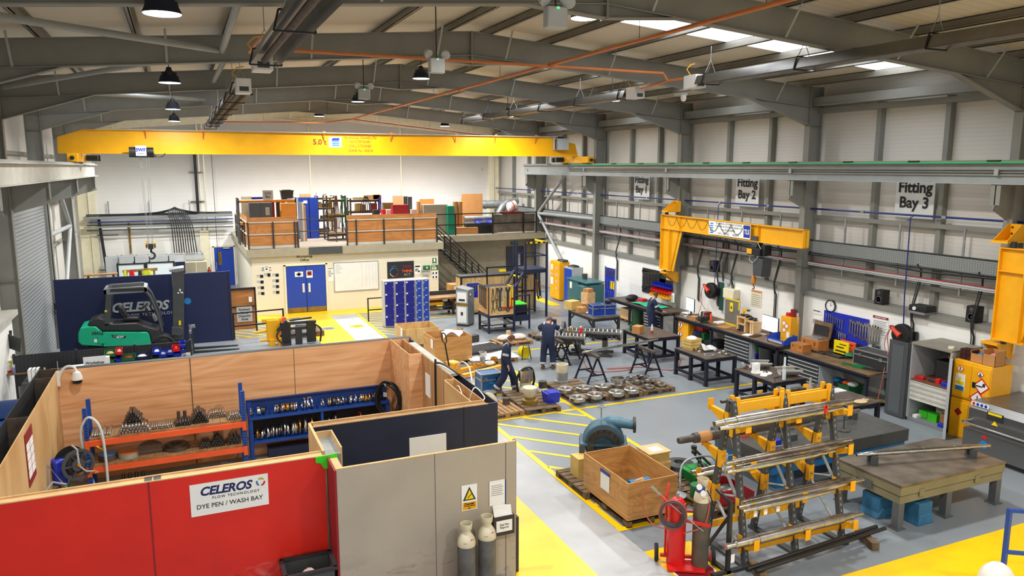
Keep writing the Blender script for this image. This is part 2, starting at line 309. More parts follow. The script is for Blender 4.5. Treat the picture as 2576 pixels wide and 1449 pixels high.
def scuffs_reflections(name, base, marks):   # paint with scuff marks, smears and painted-in reflections over its lower part
    m = M[name] = mat(name, base, .4, var=.06, sc=1.2); nt = m.node_tree; N = nt.nodes; L = nt.links; b = N['Principled BSDF']; src = b.inputs['Base Color'].links[0].from_socket
    tc = N.new('ShaderNodeTexCoord'); sp = N.new('ShaderNodeSeparateXYZ'); L.new(tc.outputs['Object'], sp.inputs[0])
    mr = N.new('ShaderNodeMapRange'); mr.inputs[1].default_value = 1.15; mr.inputs[2].default_value = .35; L.new(sp.outputs[2], mr.inputs[0])
    for col, sc, lo in marks:
        mp = N.new('ShaderNodeMapping'); mp.inputs['Scale'].default_value = (1, 1, 2); L.new(tc.outputs['Object'], mp.inputs[0])
        nz = N.new('ShaderNodeTexNoise'); nz.inputs['Scale'].default_value = sc; nz.inputs['Detail'].default_value = 4; nz.inputs['Distortion'].default_value = 1.2; L.new(mp.outputs[0], nz.inputs['Vector'])
        r = N.new('ShaderNodeMapRange'); r.inputs[1].default_value = lo; r.inputs[2].default_value = lo+.12; L.new(nz.outputs[0], r.inputs[0])
        mu = N.new('ShaderNodeMath'); mu.operation = 'MULTIPLY'; L.new(r.outputs[0], mu.inputs[0]); L.new(mr.outputs[0], mu.inputs[1])
        mx = N.new('ShaderNodeMix'); mx.data_type = 'RGBA'; L.new(mu.outputs[0], mx.inputs[0]); L.new(src, mx.inputs[6]); mx.inputs[7].default_value = (*lin(col), 1); src = mx.outputs[2]
    L.new(src, b.inputs['Base Color'])
scuffs_reflections('red_wall', 'dc2413', (('d98a86', 1.6, .58), ('4a1512', 2.3, .62))); scuffs_reflections('steel_sheet', 'aea495', (('8e7f78', 1.4, .55), ('6b645c', 2.6, .6)))  # red wall gets scuffs; steel gets stains and reflections painted into its colour
# ================================================================ SETTING
FY = [5.2, 11.7, 18.2, 24.75, 31.3, 37.8, 44.3]     # portal frames
XL, XR, XM = -4.25, 17.95, 6.85
def rtop(x): return 9.79-.0815*abs(x-XM)
def slab(x0, y0, x1, y1, z, b=None): return (b or B()).box((x0,y0,z-.004), (x1,y1,z))
floor = struct(P('floor', B().box((-6,-6,-.15), (19.5,45,0)), 'floor'))
def paint(name, b, m, label): return P(name, b, m, floor, label)
paint('walkway', slab(5.8,-3,6.9,33.3,.004), 'white_paint', 'white painted walkway')
b = slab(4.5,-3,5.8,34.55,.004); slab(1.6,33.4,4.5,34.55,.004,b); slab(5.8,33.3,11.3,34.55,.004,b); paint('walkway_border', b, 'yellow_paint', 'yellow painted floor beside the white walkway')
b = slab(7.6,3.5,18.2,8.2,.004); slab(6.9,8.95,7.85,10.12,.004,b); paint('yellow_zone', b, 'yellow_paint', 'yellow painted floor')
b = B()
sn_ = [0]
def stripe(x0, y0, x1, y1, w=.1): sn_[0] += 1; z = .003+.0004*(sn_[0] % 9); b.bar((x0,y0,z), (x1,y1,z), w, .003)
def clip_diag(X0, Y0, X1, Y1, step, w=.11, sgn=-1):
    s = X0+Y0 if sgn < 0 else Y0-X1
    e = X1+Y1 if sgn < 0 else Y1-X0
    c = s+step
    while c < e-.1:
        pts = []
        for x in (X0, X1):
            y = c-x if sgn < 0 else c+x
            if Y0 <= y <= Y1: pts.append((x,y))
        for y in (Y0, Y1):
            x = c-y if sgn < 0 else y-c
            if X0 < x < X1: pts.append((x,y))
        if len(pts) > 1: stripe(*pts[0], *pts[1], w)
        c += step
stripe(6.98,10.95,6.98,17.4,.14); stripe(9.55,10.95,9.55,27.1,.12); stripe(6.9,10.98,9.6,10.98,.14); stripe(6.95,17.38,17.2,17.38,.11); stripe(6.98,17.4,6.98,33.2,.12)
stripe(7,27.1,9.6,27.1,.12); stripe(9.6,24,16.2,24,.11); clip_diag(7.05,11.05,9.5,17.33,1.02); clip_diag(7.05,17.45,9.5,27.05,1.02)
stripe(1.6,30.15,4.5,30.15,.1); stripe(1.6,30.1,1.6,33.4,.1); clip_diag(1.65,30.2,4.5,33.4,.6,.1); clip_diag(7.05,28.2,8.3,33.3,.6,.1)
stripe(9.4,31.0,12.5,31.0,.1); stripe(16.1,31.5,16.1,37,.5)
paint('line_marking', b, 'yellow_paint', 'yellow line marking')
for x, y, m1, m2 in ((5.21,30.56,'grey','dark'), (6.39,30.55,'yellow_paint','dark')):
    o = paint('floor_disc', B().lathe([(.3,0),(.3,.003)], (x,y,.004), n=32), m1, None)
    k = B().cb((x,y,.009), (.28,.05,.002)); k.cb((x+.08,y+.05,.009), (.05,.1,.002), .5); k.cb((x-.06,y-.05,.009), (.05,.1,.002), .5); k.lathe([(.05,0),(.05,.002)], (x+.17,y,.008), n=12); P('walking_symbol', k, m2, o)
o = paint('floor_sign', B().lathe([(.36,0),(.36,.003)], (7.3,9.28,.005), n=40), 'white', None); P('red_field', B().lathe([(.33,0),(.33,.002)], (7.3,9.28,.008), n=40), 'dark_red', o)
text('STORAGE AREA', .1, 'white', o, (7.18,9.06,.012), (0,0,-.5)); text('GAS BOTTLE', .05, 'white', o, (7.26,9.24,.012), (0,0,-.5))
# walls
b = B().box((-5.1,44.45,0), (18.9,44.8,3.6)); b.box((-5.1,44.45,3.6), (18.9,44.8,8.95)); b.pxz([(-5.1,8.95),(18.9,8.95),(XM,9.9)], 44.45, 44.8); wb = struct(P('wall_back', b, 'block_white'))
b = B()
for x in (1.05,1.3,6.9,12.2): b.box((x,44.41,3.0), (x+.06,44.45,8.8))
b.box((.9,44.2,0), (1.35,44.45,3.1)); b.box((-4.3,44.25,0), (-3.95,44.45,8.9)); b.box((17.85,44.2,2.9), (18.15,44.45,8.9)); P('pilaster', b, 'cream', wb)
b = B().box((18.7,-3,2.5), (18.78,44.45,9.1)); wr = struct(P('wall_right', b, 'cladding'))
P('lower_wall', B().box((18.25,-3,0), (18.9,44.45,2.46)), 'block_white', wr, 'white painted block wall')
P('sill', B().box((18.17,-3,2.46), (18.7,44.45,2.6)), 'steel', wr)
for i in range(6):
    y0 = FY[i]; ys = [y0+.28, y0+2.2, y0+4.35]
    for y in ys: P('cladding_post', B().box((18.5,y-.07,2.6), (18.7,y+.07,8.35)), 'steel', wr)
P('eaves_beam', B().box((18.05,-3,8.36), (18.3,44.3,8.6)).box((18.0,-3,8.34), (18.35,44.3,8.37)), 'steel', wr)
P('girt', B().box((18.42,-3,4.88), (18.5,44.3,5.0)).box((18.42,-3,3.2), (18.5,44.3,3.32)).box((18.35,-3,8.15), (18.7,44.3,8.3)), 'steel', wr)
wl = struct(P('wall_left', B().box((-5.2,-3,0), (-5.05,25.2,9.0)).box((-5.2,31.2,0), (-5.05,44.45,9.0)).box((-5.2,25.2,5.5), (-5.05,31.2,9.0)), 'cladding'))
P('cladding_post', B().box((-5.05,33.4,0), (-4.85,33.55,8.3)).box((-5.05,35.5,0), (-4.85,35.65,8.3)), 'steel', wl); P('girt', B().box((-5.05,31.4,4.9), (-4.9,44,5.0)).box((-5.05,31.4,3.2), (-4.9,44,3.3)).box((-5.05,8,6.9), (-4.9,44,7.02)), 'steel', wl)
b = B().box((-5.05,12,0), (-4.45,24.3,2.46)); P('lower_wall', b, 'block_white', wl, 'white painted block wall'); P('sill', B().box((-5.05,12,2.46), (-4.3,24.4,2.6)), 'steel_pale', wl)
d = struct(P('door_3', B().box((-4.42,25.0,0), (-4.38,31.05,5.2)), 'shutter', None, 'grey roller shutter door')); P('shutter_box', B().lathe([(.33,0),(.33,5.9)], (-4.75,25.1,5.5), (0,1,0), 18), 'stone', d); P('guide_rail', B().box((-4.5,24.9,0), (-4.3,25.02,5.3)).box((-4.5,31.0,0), (-4.3,31.12,5.3)), 'steel', d)
# portal frames
def frame(y, m, full=True):
    f = bpy.data.objects.new('portal_frame', None); LINK(f); f['kind'] = 'structure'; f.location = (XM, y, 0); f['label'] = 'grey steel portal frame'
    yy = 0
    def web(poly, mm=m): return B().pxz([(x-XM, z) for x, z in poly], yy-.006, yy+.006)
    for s in (-1, 1):
        xc = XR if s > 0 else XL; X = lambda t: xc+s*t      # t grows outward from the inner flange
        b = B(); zt = rtop(xc)+.05
        for t in (0, .48): b.box((min(X(t),X(t+.02))-XM,-.11,0), (max(X(t),X(t+.02))-XM,.11,zt))
        b.box((min(X(.02),X(.48))-XM,-.006,0), (max(X(.02),X(.48))-XM,.006,zt)); P('column', b, m, f)
        k = B()
        for z in (7.76, 8.3, 3.35): k.box((min(X(.0),X(.5))-XM,-.1,z), (max(X(0),X(.5))-XM,.1,z+.018))
        P('stiffener', k, m, f)
        if full:   # corbel that carries the crane rail
            k = B(); a, c = X(-.55 if s > 0 else -.95)-XM, X(0)-XM
            k.pxz([(c,5.35),(c,6.08),(a,6.08),(a,5.62)], -.012, .012); k.box((min(a,c),-.12,6.06), (max(a,c),.12,6.1)); k.bar((c,0,5.35), (a,0,5.62), .24, .02, (0,1,0)); k.box((min(a,a+.02*s),-.12,5.62), (max(a,a+.02*s),.12,6.06)); P('corbel', k, m, f)
        xs = X(0)
        web_poly = [(XM, rtop(XM)), (xs, rtop(xs)), (xs, 7.78), (xs-s*2.3, rtop(xs-2.3*s)-.56), (XM+s*1.5, rtop(XM+1.5)-.56), (XM, 9.0)]
        b = web(web_poly)
        def fl(p, q, w=.2): b.pxz([(p[0]-XM,p[1]-.011),(q[0]-XM,q[1]-.011),(q[0]-XM,q[1]+.011),(p[0]-XM,p[1]+.011)], -w/2, w/2)
        fl((XM, rtop(XM)), (xs, rtop(xs))); fl((xs, 7.78), (xs-s*2.3, rtop(xs-2.3*s)-.56)); fl((xs, rtop(xs)-.56), (XM+s*1.5, rtop(XM+1.5)-.56), .19); fl((XM+s*1.5, rtop(XM+1.5)-.56), (XM, 9.0)); fl((XM+s*1.5, rtop(XM+1.5)-.56), (XM, rtop(XM)-.56), .19)
        if s > 0: P('apex_plate', B().box((-.02,-.11,8.98), (.02,.11,9.8)), m, f)
        P('rafter', b, m, f)
        k = B()
        for t in (.9, 3.9, 6.9, 9.7):
            x = XM+s*t; k.bar((x-XM+s*.0,-.12,rtop(x)-.54), (x-XM+s*.0,-.55,rtop(x)+.08), .045, .012)
        P('fly_brace', k, 'steel_light' if m == 'steel' else m, f)
    return f
for y in FY: frame(y, 'steel' if y < 44 else 'cream', y < 44)
# roof
ceil = bpy.data.objects.new('ceiling', None); LINK(ceil); ceil['kind'] = 'structure'; ceil['label'] = 'pitched sheet roof'
def rz_(x): return rtop(x)+.21
def sheet(b, x0, x1, y0, y1): b.pxz([(x0,rz_(x0)),(x1,rz_(x1)),(x1,rz_(x1)+.08),(x0,rz_(x0)+.08)], y0, y1)
b = B(); nw = 0
for i in range(-1, 6):
    y0 = FY[i] if i >= 0 else -3; y1 = FY[i+1]; ym = (y0+y1)/2-.05
    for s in (1, -1):
        has = (s > 0 and i >= 1) or (s < 0 and i >= 3)
        e = 18.75 if s > 0 else -5.1; a = XM; lo, hi = (9.2, 18.0) if s > 0 else (4.5, -4.2)
        if not has: sheet(b, a, e, y0, y1); continue
        sheet(b, a, e, y0, ym-.65); sheet(b, a, e, ym+.65, y1); sheet(b, a, lo, ym-.65, ym+.65); sheet(b, hi, e, ym-.65, ym+.65)
        k = B(); sheet(k, lo, hi, ym-.65, ym+.65); nw += 1; o = struct(P('window_%d' % nw, k, 'skylight', None, 'translucent roof light strip'))
P('roof_sheeting', b, 'roof_sheet', ceil)
for s in (-1, 1):
    for t in (.55, 2.2, 3.95, 5.7, 7.45, 9.2, 10.8):
        x = XM+s*t; z = rz_(x); k = B().box((x-.008,-3,z-.2), (x+.008,44.4,z-.01)); k.box((x-.07,-3,z-.2), (x+.008,44.4,z-.188)); k.box((x-.008,-3,z-.02), (x+.07,44.4,z-.008)); k.box((x-.07,-3,z-.2), (x-.06,44.4,z-.165)); P('purlin', k, 'purlin', ceil)
def brace(p, q, r=.065, m='steel_light', name='roof_brace'):
    o = struct(P(name, B().tube([p, q], r, 12), m)); return o
def rb(x, o=.36): return rtop(x)-o+.02
brace((-3.9,12.0,8.62), (.95,17.9,rb(.95))); brace((1.0,12.0,rb(1)), (1.05,18.0,rb(1))); brace((-4.1,24.5,8.6), (.6,18.5,rb(.6))); brace((1.2,18.4,rb(1.2)), (1.15,24.5,rb(1.2))); brace((-3.6,25,8.6), (1.1,31.0,rb(1.1)))
for x0, s in ((XR+.15,1), (XL-.15,-1)):
    brace((x0,34.6,6.05), (x0,37.65,4.05), .08, name='wall_brace'); brace((x0,37.65,3.9), (x0,33.9,.9), .08, name='wall_brace'); brace((x0,37.7,3.98), (x0,31.4,4.05), .085, name='wall_brace')
# office block under the mezzanine
ow = struct(P('wall_office', B().box((2.72,34.55,0), (4.12,34.75,2.62)).box((5.9,34.55,0), (11.25,34.75,2.62)).box((4.12,34.55,2.12), (5.9,34.75,2.62)).box((2.72,34.75,0), (2.9,44.45,2.62)).box((11.1,34.75,0), (11.25,44.45,2.9)), 'block_cream'))
P('fascia', B().box((2.52,34.3,2.62), (11.45,34.5,2.96)).box((2.52,34.5,2.62), (2.7,44.4,2.96)).box((11.4,37.0,2.66), (18.2,37.2,2.96)), 'beige', ow)
P('mezzanine_floor', B().box((2.72,34.5,2.9), (11.45,44.45,2.98)).box((11.45,37.2,2.9), (18.2,44.45,2.98)), 'mezz_floor', ow)
P('under_stair_wall', B().box((11.25,38.6,0), (18.25,38.8,2.7)), 'beige', ow)
P('loading_gate_panel', B().box((5.15,34.26,2.64), (6.63,34.3,2.97)), 'dark_grey', ow)
d = struct(P('door_1', B().box((4.06,34.5,0), (4.14,34.56,2.2)).box((5.88,34.5,0), (5.96,34.56,2.2)).box((4.06,34.5,2.14), (5.96,34.56,2.22)), 'cream', None, 'blue double door of the workshop office'))
for x0, x1, hx in ((4.15,5.0,4.88), (5.02,5.87,5.14)):
    l = P('door_leaf', B().box((x0,34.54,.02), (x1,34.6,2.13)), 'door_blue', d); P('kick_plate', B().box((x0+.01,34.525,.02), (x1-.01,34.54,.24)), 'dull_gold', l); P('push_plate', B().box((hx-.045,34.52,.92), (hx+.045,34.54,1.32)).tube([(hx,34.53,1.0),(hx,34.47,1.0),(hx,34.47,1.25),(hx,34.53,1.25)], .012), 'white_plastic', l)
d = struct(P('door_2', B().box((1.5,44.36,0), (1.58,44.45,2.2)).box((2.58,44.36,0), (2.66,44.45,2.2)).box((1.5,44.36,2.14), (2.66,44.45,2.22)), 'cream', None, 'blue door in the far wall'))
l = P('door_leaf', B().box((1.58,44.38,.02), (2.58,44.44,2.14)), 'door_blue', d); P('vision_panel', B().box((1.78,44.36,1.15), (1.94,44.39,1.9)), 'dull_gold', l); P('door_closer', B().box((2.05,44.3,2.05), (2.4,44.38,2.12)), 'light_grey', l); P('pull_handle', B().tube([(1.66,44.38,.9),(1.66,44.32,.9),(1.66,44.32,1.3),(1.66,44.38,1.3)], .014), 'light_grey', l)
d = struct(P('door_4', B().box((16.55,38.53,0), (17.6,38.62,2.1)), 'navy', None, 'dark blue exit door under the mezzanine')); P('vision_panel', B().box((17.25,38.51,1.0), (17.38,38.54,1.75)), 'light_grey', d)
# partitions of the dye pen
def part(name_label, b, m, extra=None): return S('partition_wall', b, m, name_label, 'partition')
pw = part('red painted partition wall of the wash bay with white sign', B().box((-6,10.55,0), (1.68,10.58,2.4)), 'red_wall')
P('frame_top', B().box((-6,10.58,2.2), (1.66,10.74,2.385)), 'pine', pw); P('plywood_lining', B().box((-6,10.74,0), (1.66,10.755,2.4)), 'ply', pw); P('edge_strip', B().box((-6,10.738,2.385), (1.66,10.76,2.41)).box((-6,10.548,2.395), (1.68,10.565,2.41)), 'pine', pw); P('panel_joint', B().box((-.62,10.543,0), (-.6,10.552,2.4)), 'dark_red', pw)
for x in (-.66,-.55): P('top_bracket', B().box((x,10.58,2.38), (x+.09,10.74,2.395)), 'dark', pw)
P('green_tape', B().pxz([(1.55,2.4),(1.86,2.42),(1.86,2.14),(1.8,2.1),(1.76,2.2),(1.66,2.22),(1.62,2.3),(1.55,2.32)], 10.53, 10.545), 'lime', pw)
pw = part('long plywood partition wall behind the two racks', B().box((-2.5,17.4,0), (4.9,17.42,2.4)), 'ply')
P('top_channel', B().box((-2.5,17.42,2.36), (4.95,17.6,2.41)), 'dark', pw); P('outer_face', B().box((-2.5,17.6,0), (4.95,17.62,2.4)), 'navy_steel', pw); P('panel_joint', B().box((-.02,17.392,0), (0,17.402,2.4)).box((2.17,17.392,0), (2.18,17.402,2.4)), 'pallet_dark', pw)
pw = part('pale plywood partition wall at the left of the pen', B().box((-2.52,10.8,0), (-2.5,17.4,2.4)), 'ply_light')
P('outer_face', B().box((-2.86,10.5,0), (-2.84,17.6,2.4)), 'dark', pw); P('cross_plate', B().box((-2.84,14.3,1.9), (-2.52,14.32,2.39)).box((-2.84,16.9,1.5), (-2.52,16.92,2.39)).box((-2.84,17.58,0), (-2.5,17.6,2.4)), 'rust_steel', pw)
pw = part('plywood partition wall at the right of the pen with hanging notice', B().box((4.72,12.1,0), (4.74,14.4,2.4)).box((4.72,15.85,0), (4.74,17.4,2.4)).box((4.72,14.4,0), (4.74,15.85,2.4)), 'hose_ply')
P('top_channel', B().box((4.74,13.9,2.36), (4.9,16.9,2.41)), 'steel_pale', pw); P('outer_face', B().box((4.9,11.9,0), (4.92,17.4,2.4)), 'navy_steel', pw); P('steel_post', B().box((4.42,15.75,0), (4.72,15.78,2.42)).box((4.42,15.78,0), (4.44,17.4,2.42)), 'ply', pw, 'boxed plywood corner'); P('cable_conduit', B().tube(sm([(4.7,14.75,.4),(4.7,14.75,2.35),(4.72,14.7,2.45),(4.8,14.4,2.47),(4.83,13.6,2.46)]), .02), 'black', pw)
P('inner_return', B().box((4.5,12.1,0), (4.52,13.6,2.4)).box((4.5,13.58,0), (4.72,13.6,2.4)), 'ply_light', pw); P('notice', B().box((4.705,15.15,1.55), (4.718,15.5,2.05)), 'paper', pw)
P('white_cable', B().tube(sm([(4.6,12.5,2.2),(4.65,12.4,2.5),(4.75,12.45,2.52),(4.8,12.2,2.42),(4.72,12.05,2.4)]), .01).tube(sm([(4.55,12.6,2.3),(4.56,12.85,2.45),(4.6,13.1,2.4)]), .01).tube(sm([(4.85,13.9,2.45),(4.87,13.6,2.72),(4.88,13.2,2.72),(4.85,12.95,2.5)]), .014), 'white_plastic', pw)
pw = part('navy blue partition wall behind the grey steel one', B().box((1.72,11.86,0), (4.92,11.89,2.4)), 'navy_steel')
P('plywood_lining', B().box((1.7,12.06,0), (4.74,12.08,2.4)), 'ply', pw); P('frame_top', B().box((1.75,11.89,2.2), (4.74,12.06,2.38)), 'pallet', pw); P('edge_strip', B().box((1.72,11.855,2.39), (4.74,11.87,2.41)).box((1.7,12.055,2.39), (4.74,12.075,2.41)), 'pine', pw); P('panel_joint', B().box((4.28,11.852,0), (4.29,11.862,2.4)), 'black', pw)
P('end_board', B().box((1.68,10.75,0), (1.72,12.08,2.4)).box((1.72,11.6,0), (1.98,11.62,2.4)).box((1.96,10.8,0), (1.98,11.6,2.4)), 'pine', pw); P('end_lining', B().box((1.73,10.8,0), (1.96,11.6,2.3)), 'galv', pw); P('notice_board', B().box((3.3,11.835,1.3), (3.95,11.855,1.98)), 'paper', pw)
pw = part('bare grey steel partition wall with gas warning sign', B().box((1.73,9.99,0), (4.44,10.02,2.4)), 'steel_sheet')
P('timber_stud', B().box((1.75,10.02,0), (1.85,10.6,2.36)), 'pine', pw); P('panel_joint', B().box((3.15,9.984,0), (3.155,9.99,2.4)).box((4.27,9.984,0), (4.276,9.99,2.4)), 'dark_grey', pw); P('top_edge', B().box((1.73,9.985,2.395), (4.44,10.03,2.405)), 'pine', pw); P('corner_post', B().box((1.71,9.98,0), (1.74,10.6,2.38)), 'dark_red', pw); P('end_post', B().box((4.42,10.02,0), (4.46,10.08,2.4)), 'pallet_dark', pw)
# ================================================================ LAMPS
def high_bay(x, y, z, label, vis=True):
    t = T('high_bay_lamp', label, 'lamp', (x,y,z), group='high bay lamps under the roof')
    P('housing', B().lathe([(.2,.16),(.21,.1),(.25,.01),(.255,0)], n=28, cap=False).lathe([(.0,.17),(.2,.16)], n=28, cap=False), 'navy_dark', t)
    P('heat_sink', B().lathe([(.17,.16),(.17,.24),(.1,.25),(.06,.32),(.06,.36)], n=20), 'black', t)
    P('hanger', B().tube([(0,0,.36),(0,0,rz_(x)-z-.02)], .012, 6), 'dark', t)
    P('diffuser', B().lathe([(.001,-.012),(.12,-.01),(.235,.0),(.24,.008)], n=28, cap=False), 'lamp_glow', t)
    l = bpy.data.lights.new('lamp_light', 'AREA'); l.shape = 'DISK'; l.size = .46; l.energy = LAMP_W*(2.3 if y > 35 else 1.15 if y > 28 else 1); l.color = (1, .99, .965); l.spread = R(165)
    o = bpy.data.objects.new('lamp_light', l); LINK(o); o.parent = t; o.location = (0,0,-.03)
    return t
for x, y, z, s in ((-.05,11.45,8.5,'at upper left, nearest on the left side'), (-.03,20.2,8.47,'second along the left side, above the crane hoist'), (0,29.3,8.47,'third along the left side'), (.02,36.6,8.46,'farthest along the left side'),
    (6.79,12.3,9.1,'nearest along the ridge, beside the emergency light'), (6.71,21.95,9.05,'second along the ridge, on a short chain'), (6.6,30.0,9.0,'third along the ridge'), (6.46,38.0,8.92,'farthest along the ridge'),
    (12.73,11.8,8.62,'nearest on the right, in front of the roof light'), (12.99,21.6,8.6,'second on the right, behind the tube heater'), (12.95,30.0,8.6,'third on the right'), (12.95,38.3,8.6,'farthest on the right'),
    (0,2.8,8.5,'behind the view on the left'), (6.8,2.8,9.05,'behind the view in the middle'), (12.8,2.8,8.6,'behind the view on the right')):
    high_bay(x, y, z, 'round black high bay lamp '+s)
# ================================================================ OVERHEAD: crane,rails,heaters,pipes,wall services
def ibeam_y(x,y0,y1,z0,z1,w=.3,t=.025):
    return B().box((x-w/2,y0,z0),(x+w/2,y1,z0+t)).box((x-w/2,y0,z1-t),(x+w/2,y1,z1)).box((x-.01,y0,z0+t),(x+.01,y1,z1-t))
r = struct(P('crane_rail',ibeam_y(17.5,-3,38.3,6.1,6.6),'steel_light',None,'grey crane runway beam along the right side'))
P('rail_head',B().box((17.45,-3,6.6),(17.55,38.3,6.66)),'steel',r)
P('conductor_bar',B().box((17.3,-3,6.585),(17.335,33,6.625)),'green_bar',r,'green conductor bar');P('bus_bar',B().box((17.41,-3,6.3),(17.49,33,6.33)).box((17.41,-3,6.37),(17.49,33,6.39)).box((17.41,-3,6.43),(17.49,33,6.45)),'steel',r)
k = B()
for i in range(18): k.box((17.28,-1+i*2.1,6.62),(17.35,-.7+i*2.1,6.66))
P('bar_clip',k,'black',r);k = B()
for y in FY: k.box((17.35,y-.05,6.3),(17.37,y+.05,6.45))
P('splice_plate',k,'steel_light',r)
r = struct(P('crane_rail',ibeam_y(-3.35,-3,38.3,6.1,6.6),'steel_pale',None,'pale crane runway beam along the left side'));P('rail_head',B().box((-3.4,-3,6.6),(-3.3,38.3,6.66)),'steel_light',r)

t = T('bridge_crane','yellow overhead bridge crane spanning the hall, marked 5.0 t','crane')
poly = [(-3.92,7.0),(-3.9,7.57),(-3.1,7.84),(15.9,7.84),(17.3,7.57),(17.45,7.0)]
P('bridge_girder',B().pxz(poly,32.05,32.42).box((-3.9,31.98,6.985),(17.45,32.49,7.01)).box((-3.1,31.98,7.83),(15.9,32.49,7.855)),'crane_yellow',t)
P('festoon_track',B().box((-2.2,31.9,7.86),(16.3,31.94,7.89)),'steel_pale',t);k = B()
for x in (-1,1,5.6,8.4,11.3,13.2,15.2): k.bar((x,32.05,7.55),(x,31.92,7.88),.03);k.cb((x,31.92,7.92),(.12,.06,.05))
P('track_bracket',k,'copper',t)
for x,s in ((-3.35,-1),(17.5,1)):
    e = P('end_carriage',B().box((x-.17,30.9,6.68),(x+.17,33.6,6.98)),'crane_yellow',t,bevel=.02)
    P('buffer',B().cyl((x,30.9,6.82),(x,30.78,6.82),.07),'black',e);P('travel_motor',B().box((x-.2*s-.45*s if s<0 else x-.6,33.6,6.72),(x+.2,33.75,6.95)).cyl((x-s*.2,33.3,6.85),(x-s*.6,33.3,6.85),.12),'dark',e);k = B()
    for q in (31.2,33.3): k.lathe([(.1,-.06),(.1,.06)],(x,q,6.74),(1,0,0),14)
    P('wheel',k,'dark',e)
text('5.0 t',.3,'dark_red',t,(5.43,32.045,7.5),bold=.02)
P('logo_panel',B().box((5.8,32.035,7.3),(6.32,32.05,7.72)),'white',t);k = B()
for i,z in enumerate((7.36,7.43,7.5)): k.pxz([(5.9,z),(6.2,z),(6.26,z+.045),(5.96,z+.045)],32.025,32.034)
P('logo_stripes',k,'sky_blue',t);P('logo_top',B().pxz([(5.9,7.57),(6.2,7.57),(6.26,7.68),(5.96,7.68)],32.025,32.034),'bin_blue',t)
for s,z in (('TECHNICAL CRANES LTD',7.7),('Tel. 01709 561661',7.54),('S.W.L. 5 TONNES',7.36),('CRANE No. 14520 B',7.17)): text(s,.15,'dull_brown',t,(7.1,32.045,z),sx=.8,bold=.02)
k = P('control_panel',B().box((16.12,31.78,7.28),(16.82,32.03,7.8)),'light_grey',t,bevel=.01);P('panel_fittings',B().cyl((16.15,31.77,7.7),(16.15,31.74,7.7),.03).box((16.1,31.72,7.3),(16.13,31.8,7.78)),'dark',k);P('light_bracket',B().box((16.3,31.9,7.8),(16.6,32.1,7.9)),'dark',k)
t = T('crane_hoist','white and black wire rope hoist below the yellow crane girder, with hook','hoist')
P('hoist_body',B().box((-1.36,31.45,6.9),(-1.0,31.9,7.28)),'white_plastic',t,bevel=.015);P('hoist_end',B().lathe([(.17,0),(.17,.22)],(-1.58,31.65,7.06),(1,0,0),20),'dark',t);P('hoist_motor',B().lathe([(.15,0),(.16,.05),(.16,.24)],(-1.0,31.65,7.06),(1,0,0),20).tube([(-.78,31.6,7.0),(-.6,31.6,6.85),(-.45,31.6,6.9),(-.38,31.7,7.0)],.02),'black',t)
P('trolley',B().box((-1.6,31.75,6.86),(-.7,32.7,6.96)).box((-1.5,31.93,6.9),(-.8,31.97,7.12)).box((-1.5,32.5,6.9),(-.8,32.54,7.12)),'dark',t);text('SWF',.17,'bin_blue',t,(-1.18,31.44,7.12),bold=.03);P('underline',B().box((-1.3,31.435,6.99),(-1.06,31.445,7.0)),'bin_blue',t)
k = B()
for x in (-1.26,-1.2,-1.02,-.94): k.tube([(x,31.7,6.92),(x*.5-.55,31.7,3.6)],.008,6)
P('wire_rope',k,'galv',t)
h = P('hook_block',B().box((-1.19,31.6,3.42),(-1.01,31.8,3.62)),'dark',t);P('sheave',B().lathe([(.13,-.03),(.15,-.03),(.15,.03),(.13,.03)],(-1.24,31.7,3.6),(1,0,0),20).lathe([(.13,-.03),(.15,-.03),(.15,.03),(.13,.03)],(-.96,31.7,3.6),(1,0,0),20),'brass',h)
P('hook',B().tube([(-1.1,31.7,3.45),(-1.1,31.7,3.3)]+[(-1.1+.12*math.sin(a),31.7,3.17+.12*math.cos(a)) for a in [i*.3 for i in range(1,15)]],[.04]*14+[.015,.01],10) ,'dark',h)

def heater(x,y0,y1,z,burner,label,hot=None):
    t = T('tube_heater',label,'heater',(x,y0,z));L = y1-y0
    def rx(x0,z0,x1,z1): k.pxz([(x0,z0),(x1,z1),(x1,z1+.008),(x0,z0+.008)],0,L)
    k = B();rx(-.24,-.1,-.17,.1);rx(-.17,.1,.17,.1);rx(.17,.1,.24,-.1);P('reflector',k,'stainless',t);P('emitter_tube',B().cyl((0,.1,-.02),(0,L-.1,-.02),.055,n=14),'rust_steel',t)
    n = max(3,int(L/2.2));c = B();w = B()
    for i in range(n):
        y = .3+(L-.6)*i/(n-1);w.bar((-.26,y,-.12),(.26,y,-.12),.025);w.bar((-.26,y,-.12),(-.19,y,.14),.025);w.bar((.26,y,-.12),(.19,y,.14),.025);w.bar((-.19,y,.14),(.19,y,.14),.025)
        top = rz_(x)-z-.2;c.tube([(-.16,y,.14),(0,y,.45)],.008,5);c.tube([(.16,y,.14),(0,y,.45)],.008,5);c.tube([(0,y,.45),(0,y,top)],.008,5)
    P('support_bracket',w,'black',t);P('chain',c,'galv',t)
    yb = L+.05 if burner > 0 else -.55
    q = P('burner_box',B().box((-.16,yb,-.16),(.16,yb+.5,.16)),'white_plastic',t,bevel=.01);P('burner_grille',B().box((-.1,yb-.005,-.12),(.1,yb+.002,-.02)),'dark_grey',q);P('gas_hose',B().tube([(-.1,yb+.3,.16),(-.22,yb+.3,.3),(-.1,yb+.3,.42),(.05,yb+.35,.45)],.014),'yellow',q)
    return t
heater(1.47,3,13.9,8.3,1,'radiant tube heater hung on the left, its burner box at the orange pipe');heater(1.49,18.9,37.5,8.3,-1,'radiant tube heater hung above the crane on the left, far length')
